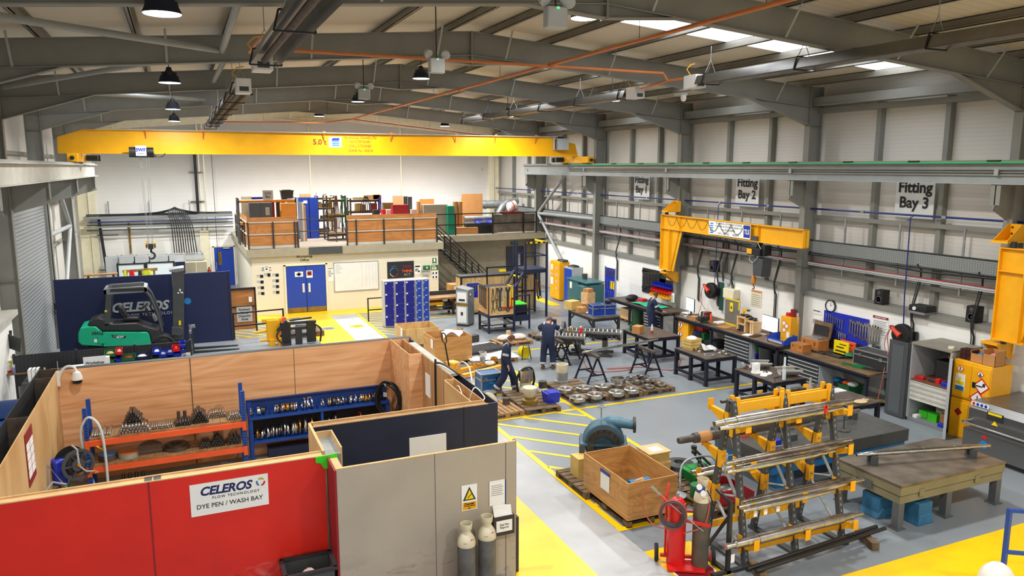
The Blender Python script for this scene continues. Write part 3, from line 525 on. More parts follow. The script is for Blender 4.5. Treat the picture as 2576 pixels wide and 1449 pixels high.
heater(12.0,3,15.7,8.6,1,'long radiant tube heater hung at upper right');heater(12.25,19.4,33.5,8.6,-1,'radiant tube heater hung on the right beyond the orange pipe')

t = T('gas_pipe','long orange gas pipe running along the hall below the roof','pipe');P('pipe',B().tube([(8.4,2,8.93),(8.4,39.6,8.93)],.04,10),'copper',t);k = B()
for y in (16.8,23.3,31.5): k.sphere((8.4,y,8.93),.075)
P('coupling',k,'copper',t);k = B()
for y in (6,9.5,13,20,26,35): k.tube([(8.4,y,8.97),(8.4,y,rz_(8.4)-.2)],.006,5)
P('pipe_hanger',k,'dark',t)
t = T('gas_pipe','orange gas pipe crossing the hall from heater to heater','pipe');P('pipe',B().tube([(1.5,14.3,8.75),(1.5,16.8,8.82),(2.2,16.8,8.9),(11.6,16.8,8.88),(11.75,16.8,8.7),(11.8,17.6,8.66),(12.1,18.6,8.7)],.036,10).tube([(11.75,16.8,8.7),(12.0,16.3,8.72)],.03),'copper',t)
S('gas_pipe',B().tube([(8.4,39.7,8.93),(17.2,39.8,8.1)],.04,8).tube([(1.5,39.2,8.62),(6.9,39.3,8.7),(8.4,39.7,8.93)],.035,8).tube([(12.6,39.75,8.55),(12.6,39.75,9.42)],.008,5).tube([(4,39.25,8.66),(4,39.25,9.66)],.008,5),'copper','brown gas pipe near the far gable sloping to the right','pipe')

for x,y,z,s in ((4.75,9.4,8.52,'nearest, at top centre'),(4.75,14.5,8.5,'in front of the second lamp on the ridge'),(4.75,20.8,8.5,'small, farthest below the second rafter')):
    t = T('emergency_light','grey twin-head emergency light '+s,'emergency light',(x,y,z),group='emergency lights');P('battery_box',B().box((-.15,-.08,-.2),(.15,.08,.08)),'light_grey',t,bevel=.02);P('indicator',B().cb((0,-.085,.06),(.03,.01,.02)),'led_green',t)
    for sx in (-1,1): P('lamp_head',B().lathe([(.09,0),(.07,.08),(.03,.1)],(sx*.17,-.06,.14),(sx*.3,.6,.5),16),'light_grey',t)
    P('bracket',B().tube([(0,0,.08),(0,0,rz_(x)-z-.02)],.012,6),'dark',t)
t = T('dome_camera','white dome camera on the underside of a right-hand rafter','camera',(13.1,17.95,8.4));P('bracket',B().box((-.1,-.05,.08),(.1,.3,.14)),'light_grey',t);P('dome',B().lathe([(.08,.08),(.08,-.02),(.055,-.08),(.0,-.1)],n=16),'white_plastic',t)

for n,y,w in (('1',28.1,'farthest of the three bay signs, left of the yellow jib'),('2',21.38,'middle one of the bay signs, above the jib arm'),('3',14.66,'nearest bay sign, right of the pillar')):
    t = T('bay_sign','pale square wall sign, '+w,'sign',(18.47,y,5.75));P('panel',B().box((0,-.6,-.65),(.02,.6,.6)),'sign_grey',t);text('Fitting\nBay '+n,.42,'black',t,(-.012,0,-.02),RW,bold=.025,sx=1.0)

def jib(loc,rz,label,full=True):
    t = T('jib_crane',label,'jib crane',loc,rz);L = 7.75
    w = .012;f = .11
    a = P('arm',B().pxz([(-.33,4.12),(L,4.12),(L,4.64),(-.33,4.64)],-w,w).box((-.33,-f,4.1),(L,f,4.125)).box((-.33,-f,4.635),(L,f,4.66)).box((L-.03,-f,4.1),(L,f,4.66)).box((-.35,-f,4.1),(-.32,f,4.66)),'yellow',t)
    k = B()
    for x in (.95,5.6): k.box((x,-f+.01,4.12),(x+.02,f-.01,4.64))
    P('stiffener',k,'yellow',a)
    P('mast',B().pxz([(-.33,2.5),(.42,2.5),(.95,4.1),(-.33,4.1)],-w,w).box((-.35,-f,2.48),(-.32,f,4.1)).box((-.33,-f,2.48),(.42,f,2.51)).bar((.42,0,2.5),(.95,0,4.1),.22,.024,(0,1,0)).box((.28,-f,2.5),(.3,f,4.1)),'yellow',t)
    P('mast_pin',B().cyl((-.1,0,4.66),(-.1,0,4.8),.07).cyl((-.1,0,2.4),(-.1,0,2.5),.06),'dark',t)
    return t
def jib_brackets(yc,label):
    t = T('jib_bracket',label,'bracket',(XR,yc,0))
    for nm,z0,s in (('upper_bracket',4.76,1),('lower_bracket',2.4,-1)):
        k = B().box((-.62,-.2,min(z0,z0+s*.05)),(-.02,.2,max(z0,z0+s*.05))).box((-.03,-.2,min(z0,z0+s*.42)),(0,.2,max(z0,z0+s*.42)))
        for y in (-.17,.15): k.pxz([(-.6,z0+s*.05),(-.02,z0+s*.05),(-.02,z0+s*.42),(-.1,z0+s*.42)],y,y+.02)
        P(nm,k,'yellow',t)
    k = B()
    for z in (4.95,5.1,2.1,2.2):
        for y in (-.1,.1): k.cyl((-.03,y,z),(-.05,y,z),.025,n=6)
    P('bolt',k,'dark',t)
j1 = V((17.5,24.72,0));aim = V((17.0,17.3,0))-j1;a1 = math.atan2(aim.y,aim.x)
t = jib(j1,a1,'long yellow jib crane arm on the column by Fitting Bay 2, with white lettered banner');jib_brackets(24.72,'yellow bracket pair holding the long jib crane')

P('banner',B().box((2.95,-.13,4.15),(5.3,-.118,4.62)),'white',t);P('blue_panel',B().box((4.95,-.135,4.2),(5.28,-.131,4.6)),'blue',t);k = B()
for i in range(5): k.pxz([(3.02,4.2+i*.08),(3.2,4.2+i*.08),(3.26,4.24+i*.08),(3.08,4.24+i*.08)],-.137,-.131)
P('banner_logo',k,'sky_blue',t)
for s,z,q in (('TECHNICAL LIFTING SOLUTIONS',4.56,.1),('A DIVISION OF TECHNICAL CRANES LTD',4.46,.08),('Tel: 01709 559999',4.35,.1),('S.W.L. 1000 KG      14520-D',4.22,.1)): text(s,q,'black',t,(4.1,-.132,z),sx=1.0)
text('TLS',.22,'white',t,(5.115,-.137,4.38),bold=.02,sx=.75)
k = B()
for i in range(7):
    x0 = .2+i*.68;k.tube([(x0+.68*u,-.15,4.6-1.9*.32*u*(1-u)*2.1-.02) for u in [q/8 for q in range(9)]],.009,6)
P('festoon_cable',k,'black',t)
t = T('chain_hoist','black and yellow electric chain hoist hanging from the long jib arm','hoist',(17.15,19.25,3.3),a1)
P('trolley',B().box((-.14,-.12,.68),(.14,-.06,.98)).box((-.14,.06,.68),(.14,.12,.98)).box((-.1,-.1,.62),(.1,.1,.7)),'dark_grey',t);P('body',B().box((-.25,-.2,.36),(.4,.15,.6)),'black',t,bevel=.01);P('name_plate',B().box((-.258,-.17,.4),(-.25,.12,.57)).box((-.25,-.208,.4),(.0,-.2,.57)),'yellow',t);P('motor_cover',B().box((.38,-.12,.4),(.55,.14,.72)),'black',t)
P('chain_bag',B().pxz([(.1,-.28),(.5,-.28),(.55,.3),(.05,.3)],-.18,.18),'dark_grey',t);P('chain',B().tube([(-.05,-.05,.4),(-.05,-.05,-.3)],.014,6).tube([(.02,-.05,.4),(0,-.05,-.3)],.014,6),'dark',t);P('hook_block',B().lathe([(.03,-.62),(.07,-.58),(.08,-.4),(.04,-.3)],(-.02,-.05,0),n=12),'orange_wood',t)
P('hook',B().tube([(-.02,-.05,-.6),(-.02,-.05,-.66)]+[(-.02+.05*math.sin(a),-.05,-.71+.05*math.cos(a)) for a in [i*.4 for i in range(1,11)]],.016,8),'dark',t);P('power_cable',B().tube([(-.1,-.16,.4),(-.1,-.2,.2),(.1,-.22,.12),(.3,-.2,.3),(.38,-.15,.6),(.2,-.14,.8)],.012),'light_grey',t)
j2 = V((17.5,11.12,0));t = jib(j2,-PI/2-.06,'yellow jib crane at the right edge, on the nearest column');jib_brackets(11.45,'yellow bracket pair of the right-edge jib crane')

def runs(fn,name,m,parent,**kw):
    for i in range(6): P(name,fn(FY[i]+.16,FY[i+1]-.16),m,parent,**kw)
t = T('cable_tray','perforated galvanised cable tray with black cables along the right wall','cable tray')
runs(lambda a,b: B().box((18.2,a,3.84),(18.21,b,4.2)).box((18.2,a,3.84),(18.4,b,3.85)),'tray_section','tray_holes',t);runs(lambda a,b: B().tube([(18.22,a,4.22),(18.22,b,4.22)],.028,6).tube([(18.17,a,3.8),(18.16,(a*2+b)/3,3.72),(18.17,(a+2*b)/3,3.8),(18.17,b,3.78)],.03,6).tube([(18.19,a,3.84),(18.18,(a+b)/2,3.8),(18.19,b,3.84)],.025,6),'cable_bundle','black',t);k = B()
for i in range(6):
    for q in (1.3,3.2,5.1): k.box((18.3,FY[i]+q-.025,3.2),(18.34,FY[i]+q+.025,4.95))
P('tray_hanger',k,'galv',t)
t = T('cable_ladder','pale cable ladder carrying red cables along the right wall','cable tray');runs(lambda a,b: B().box((18.16,a,3.44),(18.18,b,3.53)).box((18.16,a,3.47),(18.42,b,3.48)),'ladder_section','light_grey',t);runs(lambda a,b: B().tube([(18.19,a,3.545),(18.19,b,3.545)],.016,6).tube([(18.23,a,3.545),(18.23,b,3.545)],.016,6),'red_cable','dark_red',t)
t = T('air_pipe','dark blue compressed air pipe along the right wall','pipe');runs(lambda a,b: B().tube([(18.3,a-.16,5.2),(18.3,b+.16,5.2)],.028,8),'pipe','navy_pipe',t);k = B()
for y in (13.6,16.2,20.1,22.6,27.4,33.5): k.box((18.27,y-.06,5.16),(18.33,y+.06,5.24))
P('coupling',k,'galv',t);P('drop_pipe',B().tube([(18.3,14.45,5.2),(18.12,14.45,5.15),(18.1,14.42,3.0),(18.14,14.4,1.95)],.016,8).tube([(18.3,22.55,5.2),(18.14,22.5,5.1),(18.12,22.5,1.95)],.014,8),'navy_pipe',t)
for i,(px,nm) in enumerate(((1552,'left of the wrench board'),(1757,'at the red and black hose reel'),(1806,'right of the first speaker'),(1820,'pair on the left, over the green cabinet'),(1842,'pair on the right, over the green cabinet'),(1950,'beside the second monitor'),(2297,'left of the open grey cabinet'),(2450,'across the right speaker'))):
    y = gx(px,740+(px-1552)*.12,18.2).y;S('cable_conduit',B().tube([(18.18,y+.02,3.9),(18.33,y+.01,3.75),(18.33,y,3.45),(18.1,y,2.68),(18.12,y,2.4),(18.2,y,2.25),(18.2,y,1.35)],.026,6).tube([(18.33,y+.07,3.42),(18.12,y+.07,2.66),(18.2,y+.07,2.2),(18.2,y+.07,1.4)],.014,6),'dark','dark cable conduit dropping over the sill '+nm,'conduit')

t = T('cable_tray','cable bridge along the far wall with looping black cables','cable tray');P('tray',B().box((-4.5,43.75,3.86),(2.6,44.2,3.9)).box((-4.5,43.74,3.86),(2.6,43.76,4.0)).box((-4.5,43.75,3.42),(2.6,44.0,3.45)).box((-4.5,43.74,3.42),(2.6,43.76,3.5)),'tray_holes',t);k = B()
for z,y in ((4.03,43.9),(4.08,44.1),(3.95,43.85),(3.3,43.75),(3.55,43.9)): k.tube([(-4.4,y,z),(2.6,y,z)],.03,6)
for i in range(10):
    x = -.75+i*.1;xe = .0-.4+i*.085;k.tube(sm([(x-1.6 if i < 5 else x+1.7,43.9,4.08),(x-.4 if i < 5 else x+.5,43.8,4.15),(-.35+i*.02,43.6,4.42-.02*abs(i-5)),(xe-.15,43.3,4.2),(-.45+i*.11,43.15,3.5),(-.4+i*.12,43.15,2.05)],4),.028,6)
P('cable_loop',k,'dark',t);P('blue_pipe',B().tube([(-4.3,43.6,3.72),(2.6,43.6,3.74)],.03,8),'navy_pipe',t)
k = B()
for x in (-3.4,-1.5,.45): k.box((x,44.1,3.9),(x+.06,44.2,4.75))
P('drop_rod',k,'galv',t)
t = T('downpipe','black pipe dropping from the far wall beside the crane hook','pipe');P('pipe',B().tube([(.9,44.3,8.3),(.9,44.3,4.12),(.8,44.2,4.04),(-3.75,44.15,4.02),(-3.85,44.1,3.9),(-3.6,44.0,.1)],.075,10),'black',t);P('pipe_clip',B().box((.55,44.25,4.65),(1.25,44.4,4.69)).box((.55,44.25,6.2),(1.25,44.4,6.24)).box((-4.0,44.05,3.0),(-3.0,44.15,3.04)).box((-4.0,44.05,1.2),(-3.0,44.15,1.24)),'dark_grey',t)
S('conduit_pipe',B().tube([(-2.5,44.3,3.6),(-2.5,44.3,2.0)],.05,8).tube([(-2.5,44.32,3.4),(-2.5,44.32,3.1)],.06,8),'dull_gold','thin brown pipe dropping to the grey switch cabinets','pipe')
S('drop_cable',B().tube([(1.72,43.9,8.2),(1.74,43.9,1.0)],.014,6),'black','thin black cable hanging in front of the blue far door','cable')
# ================================================================ shared small builders
def YB(name,x0,y0,x1,y1,Y,d,m,label,cat,z0=None,group=None,bevel=.006,post=None):
    """upright box whose front stands in the plane Y, sized from the photograph's rectangle"""
    a = gy(x0,y1,Y);b = gy(x1,y0,Y);zb = a.z if z0 is None else z0;a2 = gy(x1,y1,Y)
    w = b.x-a.x;h = b.z-zb
    o = T(name,label,cat,((a.x+b.x)/2,Y+d/2,zb),0,group) if post else None
    q = B().box((-w/2,-d/2,0),(w/2,d/2,h))
    if not post: return S(name,q,m,label,cat,group,bevel,loc=((a.x+b.x)/2,Y+d/2,zb))
    P('body',q,m,o,bevel=bevel);post(o,w,d,h);return o
def pallet(x,y,rz,label,m='pallet',l=1.2,w=.9,z=0,name='pallet'):
    t = T(name,label,'pallet',(x,y,z),rz,'wooden pallets on the floor');n = 7
    for i in range(n):
        p = -l/2+l/n*(i+.5);P('deck_board',B().box((p-l/n*.4,-w/2,.122),(p+l/n*.4,w/2,.142)),m,t)
    for q in (-w/2+.05,0,w/2-.05):
        k = B().box((-l/2,q-.05,.1),(l/2,q+.05,.122)).box((-l/2,q-.05,0),(l/2,q+.05,.02))
        for p in (-l/2+.07,0,l/2-.07): k.box((p-.07,q-.05,.02),(p+.07,q+.05,.1))
        P('runner',k,m,t)
    return t
def crate(x,y,rz,l,w,h,label,m='crate',z=0,base=.1):
    t = T('plywood_crate',label,'crate',(x,y,z),rz);s = .018
    P('side',B().box((-l/2,-w/2,base),(l/2,-w/2+s,h)),m,t);P('side',B().box((-l/2,w/2-s,base),(l/2,w/2,h)),m,t);P('end',B().box((-l/2,-w/2+s,base),(-l/2+s,w/2-s,h)),m,t);P('end',B().box((l/2-s,-w/2+s,base),(l/2,w/2-s,h)),m,t)
    P('bottom',B().box((-l/2,-w/2,base),(l/2,w/2,base+.02)),m,t)
    if base:
        for q in (-w/2+.05,0,w/2-.05): P('runner',B().box((-l/2,q-.05,0),(-l/2+.15,q+.05,base)).box((-.08,q-.05,0),(.08,q+.05,base)).box((l/2-.15,q-.05,0),(l/2,q+.05,base)).box((-l/2,q-.05,0),(l/2,q+.05,.02)),'pallet_dark',t)
    return t
def railing(name,pts,label,m='black',h=1.05,step=None,cat='railing',mids=1,r=.022,base=True):
    t = T(name,label,cat,pts[0]);o = V(pts[0]);k = B()
    for p in pts: q = V(p)-o;P('post',B().box((q.x-r,q.y-r,q.z),(q.x+r,q.y+r,q.z+h+r)),m,t)
    for z in [h]+[h*(i+1)/(mids+1) for i in range(mids)]:
        for a,b in zip(pts,pts[1:]): a = V(a)-o;b = V(b)-o;P('rail',B().bar(a+V((0,0,z)),b+V((0,0,z)),r*1.7),m,t)
    return t
def bin_(m,w=.2,d=.3,h=.14):
    """open-fronted picking bin, front towards -y"""
    k = B();s = .006;f = h*.55
    k.box((-w/2,-d/2,0),(w/2,d/2,s));k.box((-w/2,d/2-s,0),(w/2,d/2,h))
    for q in (-1,1): k.pyz([(-d/2,0),(d/2,0),(d/2,h),(-d/2+d*.35,h),(-d/2,f)],q*w/2-s/2,q*w/2+s/2)
    k.box((-w/2,-d/2,0),(w/2,-d/2+s,f));k.box((-w/2-.004,-d/2-.012,f-.012),(w/2+.004,-d/2,f));return k
def put_bin(x,y,z,m,label,rz=0,w=.2,d=.3,h=.14,group=None,fill=None,rot=None):
    t = T('storage_bin',label,'bin',(x,y,z),rz,group,rot);P('tray',bin_(m,w,d,h),m,t);P('label_holder',B().box((-w*.3,-d/2-.016,h*.1),(w*.3,-d/2-.002,h*.4)),m,t)
    if fill: P('contents',B().sphere((0,.02,h*.35),1,10,5,(w*.4,d*.36,h*.45)),fill,t)
    return t
def carton(x,y,z,sx,sy,sz,rz,label,m='card',tape=True,group=None,name='cardboard_box'):
    t = T(name,label,'box',(x,y,z),rz,group);P('body',B().box((-sx/2,-sy/2,0),(sx/2,sy/2,sz)),m,t,bevel=.004)
    if tape: P('tape',B().box((-.025,-sy/2-.002,sz*.6),(.025,sy/2+.002,sz+.002)),'pine',t)
    return t
# ================================================================ FAR LEFT: screen wall,forklift,switch cabinets
t = T('screen_wall','tall navy screen wall with white company lettering behind the forklift','partition');P('panel',B().box((-4.15,29.9,0),(1.5,29.98,2.65)),'screen_navy',t);P('edge_trim',B().box((1.5,29.86,0),(1.56,30.0,2.66)),'navy_steel',t)
def celeros(parent,x,y,z,size,m,rot=(PI/2,0,0),m2=None):
    o = text('CELEROS',size,m,parent,(x,y,z),rot,'company_lettering',shear=.25,bold=.035,sp=.98)
    text('FLOW TECHNOLOGY',size*.32,m2 or m,parent,(x+size*.8,y,z-size*.62),rot,'sub_lettering',bold=.01,sp=1.25)
celeros(t,-1.55,29.893,1.52,.46,'light_grey');P('logo_dot',B().lathe([(.12,0),(.12,.006)],(.05,29.898,1.62),(0,-1,0),24),'sky_blue',t);text('TM',.06,'light_grey',t,(-.36,29.893,1.72))
def fk(cx,cy,Y=28.05): p = gy(180+cx/6.0375,660+cy/6.0375,Y);return (p.x,p.z)
def fpoly(pts,Y0,Y1): return B().pxz([fk(*p) for p in pts],Y0,Y1)
t = T('forklift','green and black counterbalance forklift parked in front of the navy screen wall','forklift')
P('counterweight',fpoly([(98,1080),(132,1000),(240,975),(370,975),(440,1040),(465,1062),(478,1280),(150,1262),(98,1210)],28.05,29.25),'fork_green',t,bevel=.04)
c = P('side_panel',fpoly([(470,1060),(1140,1060),(1175,1090),(1190,1145),(1212,1250),(482,1282)],28.03,29.27),'fork_green',t,bevel=.02)
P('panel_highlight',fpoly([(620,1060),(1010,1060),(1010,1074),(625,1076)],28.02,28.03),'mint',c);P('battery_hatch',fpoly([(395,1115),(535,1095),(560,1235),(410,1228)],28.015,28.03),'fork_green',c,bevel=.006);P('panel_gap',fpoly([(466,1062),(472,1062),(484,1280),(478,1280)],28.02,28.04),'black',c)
p = P('name_plate',fpoly([(605,1100),(835,1120),(815,1150),(630,1140)],28.015,28.03),'dark',c);a = fk(735,1130);text('EDIA',.1,'white',p,(a[0],28.01,a[1]),bold=.03,shear=.2);a = fk(655,1122);text('25',.08,'light_grey',p,(a[0],28.01,a[1]))
a = fk(378,1078);text('5862',.14,'dark',c,(a[0],28.04,a[1]+.0),bold=.02);P('info_sticker',fpoly([(343,1165),(390,1165),(390,1212),(343,1212)],28.03,28.05),'white',c)
P('bonnet',fpoly([(238,968),(255,915),(330,872),(420,858),(500,880),(515,930),(640,945),(1000,930),(1060,960),(1180,1000),(1330,1040),(1385,1150),(1330,1215),(1215,1235),(1185,1100),(1140,1052),(470,1050),(440,1032),(370,970)],28.12,29.18),'dark',t,bevel=.03)
for Y in (28.12,29.1):
    P('rear_pillar',fpoly([(520,480),(602,480),(592,700),(575,960),(500,975),(500,760)],Y,Y+.07),'dark_grey',t,bevel=.01)
    P('front_pillar',B().tube([(fk(*q)[0],Y+.04,fk(*q)[1]) for q in ((1060,430),(1130,455),(1190,530),(1250,660),(1310,800),(1375,1060))],.05,10),'dark_grey',t)
r = P('overhead_guard',fpoly([(480,430),(560,402),(1050,368),(1140,388),(1150,440),(1080,458),(560,492),(490,492)],28.1,28.17),'grey',t);P('guard_side',fpoly([(480,430),(560,402),(1050,368),(1140,388),(1150,440),(1080,458),(560,492),(490,492)],29.12,29.19),'grey',r)
for i in range(6): P('guard_bar',fpoly([(590,415),(1110,385),(1110,400),(590,430)],28.2+i*.16,28.24+i*.16),'dark',r)
P('roof_panel',fpoly([(590,412),(1105,385),(1108,435),(580,452)],28.08,28.1),'dark',r)
P('guard_end',fpoly([(480,425),(520,412),(530,490),(490,492)],28.1,29.19),'grey',r);P('guard_end',fpoly([(1090,375),(1140,388),(1150,440),(1095,452)],28.1,29.19),'grey',r)
s = P('seat',fpoly([(770,870),(1000,862),(1035,885),(1020,915),(780,925)],28.35,28.95),'black',t,bevel=.03);P('seat_back',fpoly([(680,715),(720,695),(770,730),(840,860),(790,885),(740,860)],28.4,28.9),'black',s,bevel=.03)
c = P('steering_column',fpoly([(1100,740),(1130,745),(1215,900),(1180,930)],28.55,28.65),'black',t);a = fk(1095,715);P('steering_wheel',B().tube([(a[0]+.17*math.cos(q)*.85,28.6+.17*math.sin(q),a[1]+.17*math.cos(q)*.5) for q in [i*PI/8 for i in range(16)]],.018,8,True),'black',c);P('lever_console',fpoly([(1220,860),(1250,840),(1300,920),(1260,940)],28.5,28.95),'grey',t)
for Y in (28.3,28.92): P('mast_upright',fpoly([(1535,170),(1712,150),(1712,1195),(1540,1195)],Y,Y+.1),'dark_grey',t)
P('lift_cylinder',B().cyl((fk(1560,1180)[0],28.5,fk(0,1180)[1]),(fk(1560,420)[0],28.5,fk(0,420)[1]),.05).cyl((fk(1560,1180)[0],28.85,fk(0,1180)[1]),(fk(1560,420)[0],28.85,fk(0,420)[1]),.05),'black',t)
P('mast_head',fpoly([(1475,140),(1530,120),(1705,95),(1712,140),(1590,165),(1500,160)],28.28,29.05).box((fk(1520,250)[0],28.4,fk(1520,400)[1]),(fk(1600,250)[0],28.95,fk(1520,200)[1])),'grey',t)
a = fk(1650,462);k = B()
for i in range(3):
    q = PI/2+i*2*PI/3;d = V((math.cos(q),0,math.sin(q)));e = V((-d.z,0,d.x));o = V((a[0],28.285,a[1]));k.add([o,o+d*.06+e*.033,o+d*.12,o+d*.06-e*.033],[(0,1,2,3)])
P('maker_emblem',k,'white',t);P('warning_label',fpoly([(1628,905),(1663,905),(1663,975),(1628,975)],28.28,28.3),'bright_yellow',t);P('rear_reflector',fpoly([(500,733),(537,730),(537,758),(500,760)],28.1,28.12),'bright_yellow',t)
P('carriage',B().box((fk(1712,0)[0],28.1,.25),(fk(1750,0)[0],29.15,.34)).box((fk(1712,0)[0],28.1,.75),(fk(1750,0)[0],29.15,.84)).box((fk(1712,0)[0],28.4,.25),(fk(1740,0)[0],28.5,1.0)).cyl((fk(1750,0)[0],28.3,1.0),(fk(1810,0)[0],28.3,1.0),.04).cyl((fk(1750,0)[0],28.5,.9),(fk(1815,0)[0],28.5,.9),.04),'grey',t);P('tilt_bracket',fpoly([(1520,990),(1660,990),(1695,1040),(1690,1110),(1640,1130),(1520,1110)],28.15,28.3),'dark_grey',t,bevel=.02)
x0 = fk(1750,0)[0]
for Y in (28.25,28.85): P('fork',B().pxz([(x0,.9),(x0+.05,.9),(x0+.06,.08),(1.65,.03),(1.65,.02),(x0,.02)],Y,Y+.12),'dark',t)
for x,r in ((-2.75,.27),(-.85,.33)):
    for Y in (28.05,29.0):
        w = P('wheel',B().lathe([(r*.55,0),(r*.93,.0),(r,.05),(r,.17),(r*.93,.22),(r*.55,.22)],(x,Y,r),(0,1,0),24),'rubber',t);P('hub',B().lathe([(r*.55,.02),(r*.3,-.02),(.0,-.02)],(x,Y,r),(0,1,0),18),'light_grey',w)
P('chassis',B().box((-3.1,28.2,.25),(-.4,29.1,.55)),'black',t);P('mudguard',B().tube([(-.85+.42*math.cos(q),28.15,.33+.42*math.sin(q)) for q in [PI*.05+i*PI*.11 for i in range(9)]],.05,8),'dark',t)

def cab_detail(nd=1,handle='dark'):
    def f(o,w,d,h):
        for i in range(nd):
            l = P('door',B().box((-w/2+w/nd*i+.015,-d/2-.02,.06),(-w/2+w/nd*(i+1)-.015,-d/2,h-.03)),'light_grey',o);P('handle',B().box((-w/2+w/nd*(i+1)-.1,-d/2-.05,h*.75),(-w/2+w/nd*(i+1)-.06,-d/2-.02,h*.85)),handle,l)
        P('lifting_eye',B().ring(.04,.025,.02,(w*.35,0,h+.02),(1,0,0),10),'dark',o);P('lifting_eye',B().ring(.04,.025,.02,(-w*.35,0,h+.02),(1,0,0),10),'dark',o)
    return f
for x0,x1,s in ((303,340,'first from the left'),(340,378,'second from the left'),(378,426,'wide one under the cable loop'),(426,462,'right of the cable loop')):
    YB('switch_cabinet',x0,640+(462-x0)*.022,x1-.5,700,43.2,.6,'light_grey','light grey switch cabinet against the far wall, '+s,'cabinet',0,'switch cabinets',.008,cab_detail())
YB('switch_cabinet',466,635,512,652,43.3,.5,'light_grey','light grey switch box sitting on the beige cupboard','cabinet',gy(466,657,43.0).z,None,.008,cab_detail())
YB('cupboard',467,657,520,690,43.0,.6,'cream','beige two-door cupboard beside the blue far door','cupboard',0,None,.008,lambda o,w,d,h: [P('door',B().box((-w/2+.02+i*w/2,-d/2-.015,.05),(-w/2+w/2*(i+1)-.01,-d/2,h-.03)),'beige',o) for i in (0,1)])
YB('cupboard',443,658,465,690,42.8,.5,'navy','small dark blue cupboard left of the beige one','cupboard',0,None,.008,lambda o,w,d,h: P('worktop',B().box((-w/2-.02,-d/2-.02,h),(w/2+.02,d/2,h+.03)),'light_grey',o))
YB('switch_cabinet',268,646,299,700,43.4,.4,'light_grey','small grey switch box with sloping side, leftmost at the far wall','cabinet',0,None,.008,cab_detail())
def guardframe(x0,x1,ytop,Y,label):
    a = gy(x0,ytop,Y);b = gy(x1,ytop-(x1-x0)*.03,Y);t = T('machine_guard',label,'guard');z = a.z
    for x in (a.x,b.x): P('post',B().box((x-.04,Y-.04,0),(x+.04,Y+.04,z)),'black',t)
    P('top_rail',B().box((a.x,Y-.03,z-.06),(b.x,Y+.03,z)),'black',t);P('mesh_infill',B().box((a.x+.04,Y-.005,.15),(b.x-.04,Y,z-.06)),'clear',t)
guardframe(295,364,664,40,'black framed machine guard with clear panel, left one');guardframe(368,437,660,40,'black framed machine guard with clear panel, right one')
t = T('coat_rail','wooden coat rail with high-visibility jackets behind the navy screen','coat rail');a = gy(308,683,36);b = gy(396,677,36);P('rail',B().bar(a,b,.04,.12),'pallet',t);P('post',B().box((a.x+.1,36.02,0),(a.x+.18,36.1,a.z)),'pallet',t);P('post',B().box((b.x-.18,36.02,0),(b.x-.1,36.1,a.z)),'pallet',t)
for x0,x1,m,s in ((308,320,'hi_vis','yellow high-visibility jacket at the left of the coat rail'),(321,341,'bright_red','orange-red work jacket hanging on the coat rail'),(344,360,'dark','dark jacket hanging between the bright ones'),(350,388,'hi_vis','wide yellow high-visibility jacket on the coat rail')):
    a = gy(x0,684,35.9);b = gy(x1,684,35.9);w = b.x-a.x
    S('jacket',B().grid(8,6,lambda u,v: (a.x+w*(u-.5)*(.5+.6*v if v < .5 else .8+.2*v)+w/2,35.9-.06*math.sin(PI*u)-.02*math.sin(9*u),a.z+.06-.75*v)).grid(8,6,lambda u,v: (a.x+w*(u-.5)*(.5+.6*v if v < .5 else .8+.2*v)+w/2,36.0,a.z+.06-.75*v)),m,s,'jacket')
t = T('trestle_bench','brown timber bench top behind the left end of the navy screen','bench');a = gy(212,693,37);b = gy(295,688,37);P('top',B().bar(a,b,.35,.06),'pallet',t)
for x in (a.x+.15,b.x-.15): P('leg',B().box((x-.04,36.9,0),(x+.04,37.0,a.z-.02)),'black',t)
t = T('fire_extinguisher','red fire extinguisher by the far blue door','fire extinguisher',tuple(gy(527,690,44.2)));P('body',B().lathe([(.08,0),(.085,.02),(.085,.42),(.05,.5),(.025,.53)],(0,0,-.2),n=16),'bright_red',t);P('valve',B().box((-.03,-.03,.32),(.03,.03,.4)),'dark',t)

t = T('dispatch_board','plywood dispatch board with white Finished Pump notice','board');P('board',B().box((1.56,31.3,.1),(2.5,31.34,1.72)),'ply_mezz',t);P('frame',B().box((1.5,31.27,1.7),(2.56,31.36,1.78)).box((2.5,31.27,0),(2.56,31.36,1.75)).box((1.5,31.27,1.0),(2.5,31.3,1.05)).box((1.5,31.27,0),(1.56,31.36,1.75)),'black',t);P('notice',B().box((1.8,31.25,.42),(2.38,31.27,1.02)),'light_grey',t);text('Finished\nPump\nDispatch\nArea',.13,'black',t,(2.09,31.245,.72),bold=.01);P('slot_holder',B().box((2.28,31.26,1.2),(2.4,31.3,1.4)),'white',t)
railing('barrier_rail',[(1.6,30.05,0),(3.45,30.25,0)],'black barrier railing by the hatched floor, left of the office door',h=1.0,r=.03)
railing('barrier_rail',[(7.05,31.3,0),(8.5,31.3,0)],'black barrier railing at the left of the lockers',h=1.0,r=.025)

